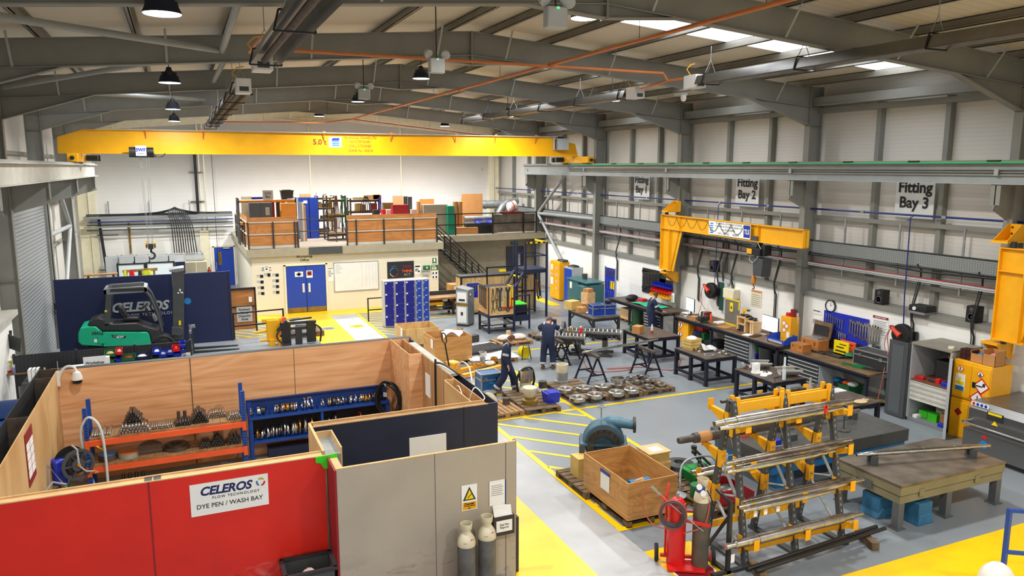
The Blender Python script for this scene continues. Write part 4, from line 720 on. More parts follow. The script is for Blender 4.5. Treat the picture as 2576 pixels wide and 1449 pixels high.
Yo = 34.55
def plate(name,x0,y0,x1,y1,m,label,cat,Y=Yo,d=.012,group=None):
    a = gy(x0,y1,Y-d);b = gy(x1,y0,Y-d);return S(name,B().box((a.x,Y-d,a.z),(b.x,Y,b.z)),m,label,cat,group),a,b
def paperx(x0,y0,x1,y1,label,lines,Y=Yo,m='paper',cat='notice',name='notice',group=None,ink='dark'):
    o,a,b = plate(name,x0,y0,x1,y1,m,label,cat,Y,group=group);w = b.x-a.x;h = b.z-a.z
    for i,(u0,v0,u1,v1,mm) in enumerate(lines): P('print',B().box((a.x+w*u0,Y-.0145,a.z+h*v0),(a.x+w*u1,Y-.0122,a.z+h*v1)),mm,o)
    return o
ph = [(.04,.2,.5,.75,'light_grey'),(.5,.1,.96,.92,'dark'),(.62,.3,.76,.7,'white'),(.04,.78,.5,.95,'beige')]
for i in range(4):
    for j,x in enumerate((645,684)):
        if i == 0 and j == 0: pass
        paperx(x+i*1.0-j*.5*i,690-j*3+i*14.4,x+18+i*1.0-j*.5*i,701-j*3+i*14.4,'small photo notice on the office wall, %s column, %s' % ('left' if j == 0 else 'right',('top row','second row','third row','bottom row')[i]),ph,group='photo notices left of the blue door')
paperx(664,686,681,698,'small photo notice on the office wall, single one between the two columns',ph,group='photo notices left of the blue door')
paperx(657,670,684,683,'organisation chart notice above the photo notices',[(.05,.7,.3,.85,'dark'),(.36,.85,.64,.97,'dark'),(.7,.7,.95,.85,'dark'),(.05,.4,.3,.55,'dark'),(.4,.3,.6,.6,'dark'),(.7,.4,.95,.55,'yellow'),(.05,.1,.3,.25,'dark'),(.7,.1,.95,.25,'dark')])
o,a,b = plate('office_sign',753,640,779,660,'cream','small sign above the blue double door reading Workshop Office','sign');text('Workshop\nOffice',.16,'black',o,((a.x+b.x)/2,Yo-.015,(a.z+b.z)/2),bold=.02)
paperx(742,683,762,697,'white door notice with dark blue cross',[(.35,.15,.65,.85,'dark_grey'),(.2,.35,.8,.65,'dark_grey')],34.54);paperx(771,680,786,699,'red and white door notice',[(.15,.3,.85,.9,'dark_red'),(.3,.55,.7,.65,'white')],34.54)
paperx(825,672,839,708,'narrow wall register right of the blue door',[(.1,.88,.9,.95,'grey'),(.7,.5,.85,.58,'dark'),(.1,.3,.6,.8,'light_grey')],name='register')
o,a,b = plate('whiteboard',843,657,950,733,'white_plastic','large whiteboard with a ruled table on the office wall','whiteboard',d=.03)
P('frame',B().box((a.x-.03,Yo-.04,a.z-.03),(b.x+.03,Yo,a.z)).box((a.x-.03,Yo-.04,b.z),(b.x+.03,Yo,b.z+.03)).box((a.x-.03,Yo-.04,a.z),(a.x,Yo,b.z)).box((b.x,Yo-.04,a.z),(b.x+.03,Yo,b.z)),'galv',o);w = b.x-a.x;h = b.z-a.z
for u in (.62,.72,.8,.88,.95): P('ruled_line',B().box((a.x+w*u,Yo-.032,a.z+h*.12),(a.x+w*u+.008,Yo-.03,b.z-h*.04)),'yellow' if u < .7 else 'light_grey',o)
for i in range(5): P('writing',B().box((a.x+w*.03,Yo-.032,b.z-.1-i*.09),(a.x+w*(.12+.03*(i % 3)),Yo-.03,b.z-.085-i*.09)),'grey',o)
o,a,b = plate('poster_frame',975,656,1041,701,'dark','black framed pair of safety posters reading STOP THINK ACT','poster',d=.025);m0 = (a.x+b.x)/2
P('left_poster',B().box((a.x+.04,Yo-.03,a.z+.04),(m0-.02,Yo-.025,b.z-.04)),'poster_dark',o);P('right_poster',B().box((m0+.02,Yo-.03,a.z+.04),(b.x-.04,Yo-.025,b.z-.04)),'poster_dark',o);xr = (m0+b.x)/2;h = b.z-a.z
for s,v,mm in (('STOP.',.66,'dark_red'),('THINK.',.4,'orange'),('ACT.',.18,'beige')): text(s,.17,mm,o,(xr,Yo-.032,a.z+h*v),bold=.015)
xl = (a.x+m0)/2
for i,mm in enumerate(('sky_blue','light_grey','dark_red','olive')):
    q0 = PI/2*i+PI/2+.12;k = B().tube([(xl+.2*math.cos(q0+j*.12),Yo-.034,a.z+h*.36+.2*math.sin(q0+j*.12)) for j in range(12)],.02,6);P('ring_segment',k,mm,o)
text('SAFETY',.08,'sky_blue',o,(xl,Yo-.032,b.z-.22))
paperx(1043,666,1058,690,'grey and white notice right of the framed posters',[(.1,.75,.9,.92,'dark'),(.15,.3,.35,.6,'dark_grey'),(.5,.2,.85,.4,'dark_grey'),(.4,.45,.6,.6,'dark_grey')])
t = T('first_aid_box','green first aid box with white cross on the office wall','first aid box');a = gy(1066,679,34.4);b = gy(1083,668,34.4);P('case',B().box((a.x,34.42,a.z),(b.x,Yo,b.z)),'bin_green',t,bevel=.02);P('cross',B().cb(((a.x+b.x)/2,34.415,(a.z+b.z)/2),(.03,.008,.12)).cb(((a.x+b.x)/2,34.415,(a.z+b.z)/2),(.12,.008,.03)),'white',t);P('shelf',B().box((a.x-.08,34.4,a.z-.04),(b.x+.02,Yo,a.z-.02)).box((a.x-.02,34.45,a.z-.25),(b.x-.02,Yo,a.z-.04)),'light_grey',t)
paperx(1088,649,1098,664,'green safety sign nearest the office corner, upper one',[(.3,.35,.7,.9,'white'),(.1,.05,.9,.15,'white')],m='bin_green',name='safety_sign',cat='sign');paperx(1085,666,1102,680,'green first aid notice nearest the office corner, lower one',[(.1,.1,.25,.6,'cream'),(.32,.1,.48,.6,'cream'),(.55,.1,.75,.6,'cream'),(.1,.75,.6,.88,'white')],m='bin_green',name='safety_sign',cat='sign')
for k_,(x0,y0) in enumerate(((1086,682),(1086,692))): paperx(x0,y0,x0+16,y0+10,'white sticker with four black marks at the office corner, '+('upper','lower')[k_],[(.15,.2,.35,.8,'dark'),(.6,.2,.85,.8,'dark')],name='sticker')

def locker(x,w,n,m,label,tagm):
    t = T('locker',label,'locker',(x,29.95,0),0,'lockers by the walkway');d = .46;h = 1.93
    P('body',B().box((-w/2,-d/2,.04),(w/2,d/2,h)),'light_grey',t,bevel=.005);P('plinth',B().box((-w/2+.02,-d/2+.02,0),(w/2-.02,d/2-.02,.04)),'grey',t);hh = (h-.1)/n
    for i in range(n):
        l = P('door',B().box((-w/2+.03,-d/2-.016,.07+i*hh+.006),(w/2-.03,-d/2,.07+(i+1)*hh-.006)),m,t);z = .07+(i+1)*hh
        P('number_plate' if tagm else 'vent_slot',B().box((-w/2+.04,-d/2-.021,z-.09),(-w/2+.11,-d/2-.016,z-.03)) if tagm else B().box((-.05,-d/2-.021,z-.05),(.05,-d/2-.016,z-.03)),'white',l);P('lock',B().box((w/2-.07,-d/2-.025,z-hh*.5),(w/2-.045,-d/2-.016,z-hh*.5+.03)) if tagm else B().box((-w/2+.035,-d/2-.025,z-hh*.5),(-w/2+.065,-d/2-.016,z-hh*.5+.08)),'light_grey',l)
for x,s in ((7.58,'leftmost of the wide ones'),(8.02,'middle of the wide ones'),(8.45,'rightmost of the wide ones')): locker(x,.42,4,'locker_navy','grey locker with four dark blue doors, '+s,True)
for x,s in ((8.83,'beside the wide lockers'),(9.13,'at the right end of the row')): locker(x,.29,6,'door_blue','narrow grey locker with six bright blue doors, '+s,False)

t = T('timber_bench','long low timber-topped bench between the lockers and the grey kiosk','bench',(10.9,31.8,0));P('top',B().box((-1.6,-.45,.72),(1.6,.3,.8)),'pallet',t);P('top_rail',B().box((-1.6,.3,.8),(1.6,.36,.98)),'dark',t);P('frame',B().box((-1.6,-.43,.36),(1.6,-.38,.42)).box((-1.6,.25,.36),(1.6,.3,.42)),'dark',t);P('shelf',B().box((-1.6,-.4,.2),(1.6,.25,.22)),'stone',t)
for x in (-1.5,0,1.5): P('leg',B().box((x-.05,-.42,0),(x+.05,-.34,.72)),'dark',t);P('leg',B().box((x-.05,.2,0),(x+.05,.28,.72)),'dark',t)
for x,w,m,s in ((-1.3,.7,'yellow','left'),(.6,.6,'yellow','right')): put_bin(10.9+x*.6,31.75,.44,m,'yellow tray under the low timber bench, '+s+' one',0,w,.5,.24)
for x,w,h,m,s in ((-.95,.5,.18,'pallet','stack of offcut boards'),(-.15,.35,.3,'dark','dark machine part'),(.5,.45,.2,'pallet_dark','short timber pile'),(1.1,.4,.25,'stone','pale casting')): carton(10.9+x,31.75,.222,w,.4,h,0,s+' on the lower shelf of the low timber bench',m,False,name='stored_part')

t = T('parts_washer_cabinet','tall grey steel cabinet with red round sticker on its side','cabinet',(10.6,29.05,0),.78);P('body',B().box((-.3,-.28,.06),(.3,.28,1.5)).pyz([(-.28,1.5),(.28,1.5),(.28,1.62),(-.28,1.52)],-.3,.3),'grey',t,bevel=.01);P('base',B().box((-.28,-.26,0),(.28,.26,.06)),'black',t);P('front_panel',B().box((-.31,-.25,.1),(-.3,.25,1.46)),'light_grey',t);P('gold_band',B().box((-.318,-.25,.85),(-.31,.25,.97)),'dull_gold',t);P('notice',B().box((-.318,-.2,1.0),(-.31,.2,1.4)).box((-.318,-.2,.15),(-.31,.2,.8)),'white',t);P('print',B().box((-.321,-.14,1.05),(-.318,.14,1.14)).box((-.321,-.05,.45),(-.318,.05,.6)),'dark',t);P('round_sticker',B().lathe([(.1,0),(.1,.004)],(-.1,-.284,1.32),(0,-1,0),20),'dark_red',t);P('sticker_centre',B().lathe([(.065,0),(.065,.003)],(-.1,-.289,1.32),(0,-1,0),16),'white',t)
t = T('wrench_display','small blue wrench panel standing behind the grey kiosk','tool panel',(11.2,29.7,0),0);P('panel',B().box((-.28,0,1.0),(.28,.02,1.62)),'bin_blue',t);P('post',B().box((-.3,.0,0),(-.26,.04,1.64)).box((.26,0,0),(.3,.04,1.64)),'light_grey',t)
def wrench(L,name='wrench'):
    k = B().box((-.012*L*4,-.004,-L*.82),(.012*L*4,.004,-L*.18));w = L*.11
    k.pxz([(-w*.5,-L*.2),(w*.5,-L*.2),(w,-L*.05),(w*.8,0),(w*.3,-.0),(w*.3,-L*.09),(-w*.3,-L*.09),(-w*.3,0),(-w*.8,0),(-w,-L*.05)],-.007,.007);k.ring(w*.75,w*.4,.014,(0,.007,-L*.9),(0,-1,0),12);return k
for i in range(5): S('wrench',wrench(.42-.04*i),'bar_steel','steel wrench hung on the small blue panel behind the kiosk','wrench','wrenches on the small blue panel',loc=(11.0+i*.1,29.68,1.55))

t = T('plywood_store','long plywood parts store with black frame in front of the stairs','storage cabinet',(13.0,31.2,0));P('carcass',B().box((-1.9,-.3,.1),(1.7,.4,1.72)),'ply_pale',t)
for i,(x0,x1) in enumerate(((-1.85,-1.45),(-1.4,-.72),(-.66,.0),(.05,.62),(.68,1.15),(1.2,1.66))):
    for z0,z1 in ((.95,1.66),(.2,.88)): P('plywood_front',B().box((x0,-.33,z0),(x1,-.3,z1)),'ply_pale',t,bevel=.004)
P('frame',B().box((-1.9,-.34,.9),(1.7,-.3,.95)).box((-1.95,-.34,1.7),(1.75,.4,1.76)).box((-.72,-.36,.1),(-.66,-.3,2.1)).box((-1.95,-.36,0),(-1.88,-.3,1.75)).box((-.72,-.36,2.06),(1.0,-.32,2.12)).box((1.0,-.36,0),(1.06,-.3,2.1)),'black',t);k = B()
for x in (-1.65,-1.05): 
    for i in range(5): k.box((x-.03,-.336,1.08+i*.11),(x+.03,-.329,1.1+i*.11))
P('finger_hole',k,'pallet_dark',t)

t = T('tool_stand','navy steel tool frame with plywood front hung with tools','tool stand',(10.92,27.08,0));x1,y1 = 1.08,1.0
k = B()
for x in (-.05,x1-.05):
    for y in (0,y1): P('leg',B().box((x-.04,y-.04,0),(x+.04,y+.04,1.85 if y == 0 else 1.3)),'navy_steel',t)
P('frame_rail',B().box((-.05,-.03,.62),(x1,.03,.8)).box((-.09,0,.62),(-.03,y1,.8)).box((-.05,-.03,.08),(x1,.03,.14)).box((-.09,0,.08),(-.03,y1,.14)).box((-.05,y1-.03,.08),(x1,y1+.03,.14)),'navy_steel',t);P('lower_shelf',B().box((-.05,0,.3),(x1,y1,.33)),'dark',t);P('deck',B().box((-.05,0,1.78),(x1-.1,y1,1.8)),'navy_dark',t)
P('plywood_front',B().box((-.05,-.06,.72),(x1-.1,-.03,1.87)),'ply_pale',t);P('plywood_side',B().box((-.12,-.03,.78),(-.09,y1,1.83)),'crate',t);P('shelf_part',B().box((.05,.05,.335),(.6,.5,.43)).box((.1,.02,.335),(.16,.06,.2)),'light_grey',t)
tx = lambda u: 10.92-.05+u*(x1-.05)
def hung(name,cat,k,m,u,z,label,grp=None): return S(name,k,m,label,cat,grp,loc=(tx(u),27.0,z))
def tongs(L): return B().bar((-.01,0,0),(-.05,0,-L*.5),.02,.016).bar((.01,0,0),(.05,0,-L*.5),.02,.016).bar((-.05,0,-L*.5),(.07,0,-L),.022,.016).bar((.05,0,-L*.5),(-.05,0,-L),.022,.016).cyl((0,.01,-L*.52),(0,-.015,-L*.52),.025)
for u,z,L,s in ((.14,1.8,.95,'leftmost of the pair'),(.3,1.82,.9,'second of the pair')): hung('tongs','tongs',tongs(L),'dark',u,z,'dark steel lifting tongs on the plywood front, '+s)
for u,z,L,m,s in ((.43,1.82,.95,'cast','long ring spanner'),(.52,1.78,.5,'stone','hooked C spanner'),(.76,1.82,1.0,'dark','black strap wrench'),(.62,1.75,.35,'stone','small hook spanner')): hung('spanner','spanner',wrench(L),m,u,z,s+' hung on the plywood front')
hung('bolt_cutter','bolt cutter',B().bar((-.02,0,-.1),(-.05,0,-.8),.03).bar((.04,0,-.1),(.07,0,-.8),.03),'bright_yellow',.9,1.85,'yellow handled bolt cutter at the right of the plywood front');hung('pipe_wrench','pipe wrench',B().bar((0,0,0),(0,0,-.35),.04).cb((.03,0,.03),(.12,.03,.08)),'bright_red',.9,1.32,'red pipe wrench below the bolt cutter');hung('bolt_cutter','bolt cutter',B().bar((-.2,0,.03),(.2,0,0),.03).bar((-.2,0,-.08),(.2,0,-.02),.03).cb((.24,0,-.01),(.1,.02,.06)),'dark_red',.68,1.0,'red handled bolt cutter lying level at the foot of the plywood front')
for i in range(4): S('spanner',wrench(.95-.05*i).tf(Mx.Rotation(PI/2,4,'Z')),'dark','large dark spanner hanging on the side of the tool frame','spanner','large spanners on the side of the tool frame',loc=(10.76,27.2+.2*i,1.9))

t = T('access_platform','navy steel access platform with yellow-edged steps and guard rails','access steps',(13.75,29.95,0));P('deck',B().box((-.3,-.6,1.95),(.8,.6,2.12)),'navy_steel',t)
for x,y,h in ((-.26,-.6,3.35),(.76,-.6,3.3),(.76,.6,3.3),(-.26,.6,3.3),(-.62,-.5,3.3)): P('post',B().box((x-.04,y-.04,0),(x+.04,y+.04,h)),'navy_steel',t)
P('guard_rail',B().bar((-.26,-.6,2.7),(.76,-.6,2.7),.045).bar((.76,-.6,2.7),(.76,.6,2.7),.045).bar((-.26,.6,2.7),(.76,.6,2.7),.045),'navy_steel',t);P('hazard_rail',B().box((-.26,-.63,3.24),(.76,-.57,3.31)).box((.73,-.6,3.24),(.79,.6,3.31)),'hazard_x',t)
for i in range(4):
    z = .5+i*.42;x = -1.35+i*.3;s = P('step',B().box((x,-.55,z),(x+.34,.35,z+.04)),'navy_steel',t);P('yellow_nosing',B().box((x-.01,-.56,z-.01),(x+.05,.36,z+.055)),'bright_yellow',s)
P('stringer',B().bar((-1.5,-.56,.2),(-.35,-.56,2.0),.05,.2,(0,1,0)).bar((-1.5,.36,.2),(-.35,.36,2.0),.05,.2,(0,1,0)),'navy_steel',t);P('hung_chain',B().tube([(.42,-.55,1.95),(.4,-.6,1.4),(.46,-.6,.95)],.05,6).tube([(.3,-.55,1.95),(.3,-.62,1.1),(.36,-.62,.8)],.03,6).ring(.07,.045,.02,(.46,-.6,.88),(0,1,0),12),'black',t)
t = T('waste_station','navy steel waste bin stand with bright green lid right of the tool stand','bin',(12.35,27.75,0));P('green_lid',B().box((-.28,-.4,1.0),(.3,.4,1.04)),'lime',t,'bright green lid');P('lower_bin',B().box((-.28,-.4,.35),(.3,.4,1.0)),'navy_dark',t);P('front_rail',B().bar((-.32,-.45,1.38),(.4,-.45,1.4),.05).bar((-.32,-.45,.72),(.4,-.45,.75),.05).box((-.32,-.47,.35),(.4,-.43,.6)),'navy_steel',t)
for x in (-.3,.38):
    for y in (-.45,.42): P('leg',B().box((x-.03,y-.03,0),(x+.03,y+.03,1.42 if y < 0 else .6)),'navy_steel',t)
# ================================================================ MEZZANINE
ZM = 2.98
def mezz_rail(x0,x1,y0,y1,label,posts,board=True):
    t = T('plywood_guard',label,'guard rail',((x0+x1)/2,(y0+y1)/2,ZM));L = math.hypot(x1-x0,y1-y0);t.rotation_euler = (0,0,math.atan2(y1-y0,x1-x0))
    if board: P('plywood_panel',B().box((-L/2,.0,.12),(L/2,.02,1.36)),'ply_mezz',t);P('toe_board',B().box((-L/2,.0,0),(L/2,.015,.12)),'steel_pale',t)
    for q in posts: P('post',B().box((-L/2+q*L-.03,-.07,-.02),(-L/2+q*L+.03,-.01,1.16)),'dark',t)
    for z in (.6,1.12): P('rail',B().box((-L/2,-.05,z),(L/2,-.01,z+.045)),'steel_pale',t)
mezz_rail(2.62,4.72,34.4,34.4,'short plywood guard at the left front of the mezzanine',(.005,.5,.94,1.0));mezz_rail(6.88,11.15,34.4,34.4,'long plywood guard at the right front of the mezzanine',(.0,.1,.4,.73,1.0));mezz_rail(2.62,2.62,41.2,34.5,'side plywood guard along the left edge of the mezzanine',(0,.16,.32,.48,.64,.82))
railing('mezzanine_gate',[(4.85,36.2,ZM),(6.75,36.2,ZM)],'thin grey gate rails across the mezzanine loading gap','dark_grey',1.1,cat='gate')
railing('guard_rail',[(11.45,37.25,ZM),(13.1,37.25,ZM),(15.2,37.25,ZM),(17.0,37.25,ZM),(17.75,37.25,ZM)],'dark guard rail along the right edge of the mezzanine','black',1.1,mids=1,r=.03)
S('infill_panel',B().box((15.25,37.3,3.05),(17.7,37.32,4.0)),'plate_steel','brownish steel infill panel on the right mezzanine guard rail','panel')
k = lambda o,w,d,h: None
def doors(n,m,gap=.012):
    def f(o,w,d,h):
        for i in range(n): P('door',B().box((-w/2+w/n*i+gap,-d/2-.015,.03),(-w/2+w/n*(i+1)-gap,-d/2,h-.03)),m,o)
    return f
YB('metal_cupboard',608,493,632,545,37.5,.5,'light_grey','pale grey cupboard at the left end of the mezzanine','cupboard',ZM,post=doors(1,'beige'));YB('metal_cupboard',631,494,661,545,37.6,.5,'light_grey','grey cupboard with dark blue door on the mezzanine','cupboard',ZM,post=doors(1,'locker_navy'))
YB('filing_cabinet',628,510,684,549,35.2,.5,'dark_grey','dark grey cupboard with white notice behind the left plywood guard','cabinet',ZM,post=lambda o,w,d,h: (doors(2,'dark_grey')(o,w,d,h),P('notice',B().box((w*.2,-d/2-.022,h*.72),(w*.38,-d/2-.016,h*.9)),'beige',o)))
YB('orange_cabinet',708,511,745,549,35.2,.45,'orange_wood','orange cabinet behind the left plywood guard','cabinet',ZM,post=doors(1,'orange_wood'))
def rack(x0,x1,y,d,hts,label,mu='upright_holes',mb='orange_wood',z=ZM,top=2.0):
    t = T('storage_rack',label,'rack',((x0+x1)/2,y,z));w = (x1-x0)/2
    for sx in (-1,1):
        for yy in (0,d): P('upright',B().box((sx*w-.04,yy-.03,0),(sx*w+.04,yy+.03,top)),mu,t)
        P('brace',B().bar((sx*w,0,.2),(sx*w,d,.9),.03).bar((sx*w,d,.9),(sx*w,0,1.6),.03),mu,t)
    for h in hts:
        P('beam',B().box((-w,-.03,h-.09),(w,.02,h)),mb,t);P('beam',B().box((-w,d-.02,h-.09),(w,d+.03,h)),mb,t);P('shelf_board',B().box((-w,0,h),(w,d,h+.02)),'pine',t)
    return t
a = gy(600,530,36.5).x;b = gy(745,530,36.5).x
rack(a,b,36.5,.8,(1.0,2.0),'black rack with orange beams at the left of the mezzanine',top=2.12)
rack(gy(822,520,37).x,gy(869,520,37).x,37,.9,(.3,1.2,1.95),'black rack hung with lifting slings on the mezzanine',mb='dark',top=2.15)
rack(gy(886,520,37).x,gy(958,520,37).x,37.4,.7,(.7,1.35,1.9),'black rack of wooden parts right of the sling rack',mb='dark',top=2.0)
None
for px,yt,s in ((1020,494,'left one'),(1031,495,'right one')): a = gy(px,yt,36.3);S('rack_upright',B().box((-.1,-.02,0),(.1,.02,a.z-ZM)),'upright_holes','spare black perforated rack upright standing on the mezzanine, '+s,'upright',loc=(a.x,36.3,ZM))
def sign_plate(): pass
a = gy(675,483,36.3);t = T('bay_sign','small white sign reading S+N Bay on top of the mezzanine rack','sign',(a.x,36.55,ZM+2.02));P('panel',B().box((-.23,0,0),(.23,.01,.44)),'light_grey',t);text('S+N\nBay',.15,'black',t,(0,-.005,.22),bold=.01)
def tote(x,y,z,w,d,h,m,label,rz=0):
    t = T('tote_box',label,'box',(x,y,z),rz);P('tub',B().add([(-w*.42,-d*.42,0),(w*.42,-d*.42,0),(w*.42,d*.42,0),(-w*.42,d*.42,0),(-w/2,-d/2,h),(w/2,-d/2,h),(w/2,d/2,h),(-w/2,d/2,h)],[(0,3,2,1),(0,1,5,4),(1,2,6,5),(2,3,7,6),(3,0,4,7)]),m,t);P('lid',B().box((-w*.52,-d*.52,h*.9),(w*.52,d*.52,h)).box((-w*.3,-d*.5,h),(w*.3,d*.5,h*1.06)),m,t);return t
a = gy(722,490,36.8);tote(a.x,36.9,ZM+2.02,.58,.42,.42,'dark','black lidded tote box on top of the mezzanine rack')
for x0,x1,y1,m,s,z in ((662,678,522,'dark_grey','grey machine cover','a'),(680,690,520,'dark_red','brown open box','b'),(696,706,518,'dark','black speaker-like box','c'),(710,718,516,'stone','grey pump part','d'),(724,742,512,'light_grey','pale grey motor part','e')): YB('stored_part',x0,y1-13,x1,y1,36.6,.35,m,s+' on the middle shelf of the left mezzanine rack','part',ZM+1.03)
YB('blue_locker',755,497,776,585,38.4,.5,'blue','tall blue locker with white tag, left of the pair on the mezzanine','locker',ZM,post=lambda o,w,d,h: (doors(1,'door_blue')(o,w,d,h),P('tag',B().box((-.02,-d/2-.02,h*.86),(w*.35,-d/2-.015,h*.93)),'white',o)));YB('blue_locker',781,497,799,583,38.4,.5,'blue','tall blue locker, right of the pair on the mezzanine','locker',ZM,post=doors(1,'door_blue'))
YB('plywood_box',756,487,782,496,38.4,.4,'pine','pale wooden box lying on top of the blue lockers','box',gy(770,496.5,38.4).z)
for x0,x1,yt,m,s in ((752,759,508,'light_grey','grey'),(758,764,508,'white','white'),(764,769,516,'pine','bare wood')): a = gy(x0,yt,37.2);w = gy(x1,yt,37.2).x-a.x;S('leaning_board',B().box((0,-.01,0),(w,.02,a.z-ZM)),m,s+' board leaning by the blue lockers','board',loc=(a.x,37.2,ZM),rot=(-.06,0,0))
def sling(px,y0,y1,m,label,n=4,w=.12):
    yy = 36.99 if px < 880 else 37.38;a = gy(px,y0,yy);b = gy(px,y1,yy);k = B()
    for i in range(n): x = (i/(n-1)-.5)*w;k.tube([(x*.3,-.03,0),(x,-.05-.01*i,(b.z-a.z)*.5),(x*1.1,-.04,b.z-a.z),(x*.9,.0,(b.z-a.z)*.97)],.02,6)
    S('lifting_sling',k,m,label,'sling',loc=(a.x,yy-.04,a.z))
sling(829,498,572,'dull_gold','yellow lifting sling hung on the mezzanine sling rack',4,.2);sling(844,492,575,'boot','brown lifting sling hung on the mezzanine sling rack',5,.22);sling(862,493,560,'bin_green','dark green lifting sling hung on the mezzanine sling rack',4,.3);sling(919,494,536,'dark','wide black slings hung on the rack of wooden parts',6,.5);sling(955,492,536,'purple','purple lifting sling hung at the right of the rack',3,.08)
rr = random.Random(3)
for i in range(9): px = 868-rr.random()*60;py = 500+rr.random()*70;a = gy(px,py,38);None
rack(gy(799,520,38.6).x,gy(840,520,38.6).x,38.6,.7,(.25,.9,1.5,2.0),'cluttered black shelving between the blue lockers and the slings',mb='dark',top=2.1)
xs0,xs1 = gy(803,520,38.6).x,gy(838,520,38.6).x
for i,(h,m,s) in enumerate(((.27,'card','brown box'),(.27,'dark','black crate'),(.92,'boot','brown leather roll'),(.92,'stone','grey casting'),(.92,'card','small carton'),(1.52,'pine','wooden block'),(1.52,'card','tall carton'),(1.52,'dark','dark tin'),(2.02,'rag','heap of pale rags'),(2.02,'galv','bundle of steel rods'))):
    x = xs0+(xs1-xs0)*((i*.37+.15) % 1);sz = .22+.1*((i*7) % 3)/3
    S('stored_part',B().box((-sz/2,-.2,0),(sz/2,.2,sz*.9)) if i % 3 else B().lathe([(sz/2,0),(sz/2,sz*.8)],n=14),m,s+' on the cluttered shelving beside the blue lockers','part',loc=(x,38.9,ZM+h),bevel=.005)
xs0,xs1 = gy(888,520,37.4).x,gy(956,520,37.4).x
for i,(h,u,w,hh,m,s) in enumerate(((1.92,.75,.9,.22,'pine','long pale wooden box'),(1.92,.9,.35,.24,'card','brown carton'),(1.92,.2,.5,.12,'stone','heap of metal offcuts'),(1.37,.25,.3,.35,'pine','wooden pattern'),(1.37,.42,.2,.3,'card','short carton'),(.72,.3,.8,.16,'pine','wooden board stack'),(.72,.75,.5,.3,'dark','black crate'),(1.37,.8,.3,.35,'dark_red','red cloth bundle'))):
    S('stored_part',B().box((-w/2,0,0),(w/2,.45,hh)),m,s+' on the rack of wooden parts','part',loc=(xs0+(xs1-xs0)*u,37.5,ZM+h),bevel=.008)
for x0,y0,x1,Y,d,m,nm,s in ((989,515,1027,35.3,.4,'red_box','red_chest','large red tool chest behind the long plywood guard'),(989,492,1014,40,.03,'orange_ply','panel','small orange-brown board near the far wall on the mezzanine'),(1056,500,1092,40,.03,'copper','panel','orange board behind the beige cupboard on the mezzanine'),(1066,514,1126,37.9,.6,'beige','beige_cupboard','beige two-door cupboard by the stair head'),(967,510,989,37.5,.4,'dull_gold','wooden_chest','yellow-brown wooden chest with a panel on the mezzanine'),(1127,518,1143,37.6,.4,'green_cab','green_cabinet','narrow green cabinet by the stair head'),(1162,487,1214,41,.03,'card','plywood_sheet','large plywood sheet leaning by the far wall on the mezzanine'),(1105,495,1160,44.2,.04,'white_plastic','whiteboard','whiteboard on the far wall above the mezzanine'),(962,527,971,35.5,.3,'bright_red','red_box','small red box behind the long plywood guard'),(972,527,990,36,.3,'white','white_bundle','white bundle behind the long plywood guard'),(940,528,952,35.6,.3,'dark','case','black case behind the long plywood guard'),(1035,527,1048,36,.3,'rag','white_carton','white and red carton behind the long plywood guard')):
    YB(nm,x0,y0,x1,545,Y,d,m,s,'cupboard' if 'cupboard' in nm or 'cabinet' in nm else 'box' if d > .1 else 'board',ZM)
for px,s,r in ((1053,'left of the beige cupboard',.12),(1145,'left of the pair behind the green cabinet',.13),(1157,'right of the pair behind the green cabinet',.13)): a = gy(px,507,38.2);S('cardboard_tube',B().cyl((0,0,0),(0,0,a.z-ZM),r,n=18),'card','tall brown cardboard tube standing '+s,'tube',loc=(a.x,38.2,ZM))
for x0,x1,s in ((1150,1176,'left'),(1176,1203,'right')): YB('cardboard_box',x0,572,x1,588,37.6,.4,'card','brown cardboard box by the mezzanine guard rail, %s of the pair' % s,'box',ZM)
for i in range(3): a = gy(1163,545,38.0);S('duct_length',B().lathe([(.12,0),(.12,1.7)],(0,0,0),(1,0,0),16),'galv','silver duct length lying on the mezzanine','duct','silver ducts stacked on the mezzanine',loc=(a.x+.1,38.0+(i % 2)*.0,ZM+.55+.25*i)) if i < 2 else None
S('duct_stand',B().box((0,-.2,0),(1.6,.2,.42)),'dark','dark low stand under the silver duct lengths','stand',loc=(gy(1163,545,38.0).x+.15,38.0,ZM));t = gy(1222,545,37.8);S('blue_sheet',B().grid(8,6,lambda u,v:(u*.9,v*.5,.14+.12*math.sin(7*u+2*v)*math.sin(PI*v))),'bin_blue','crumpled blue plastic sheet by the silver ducts','sheet',loc=(t.x-.6,37.6,ZM+.44))

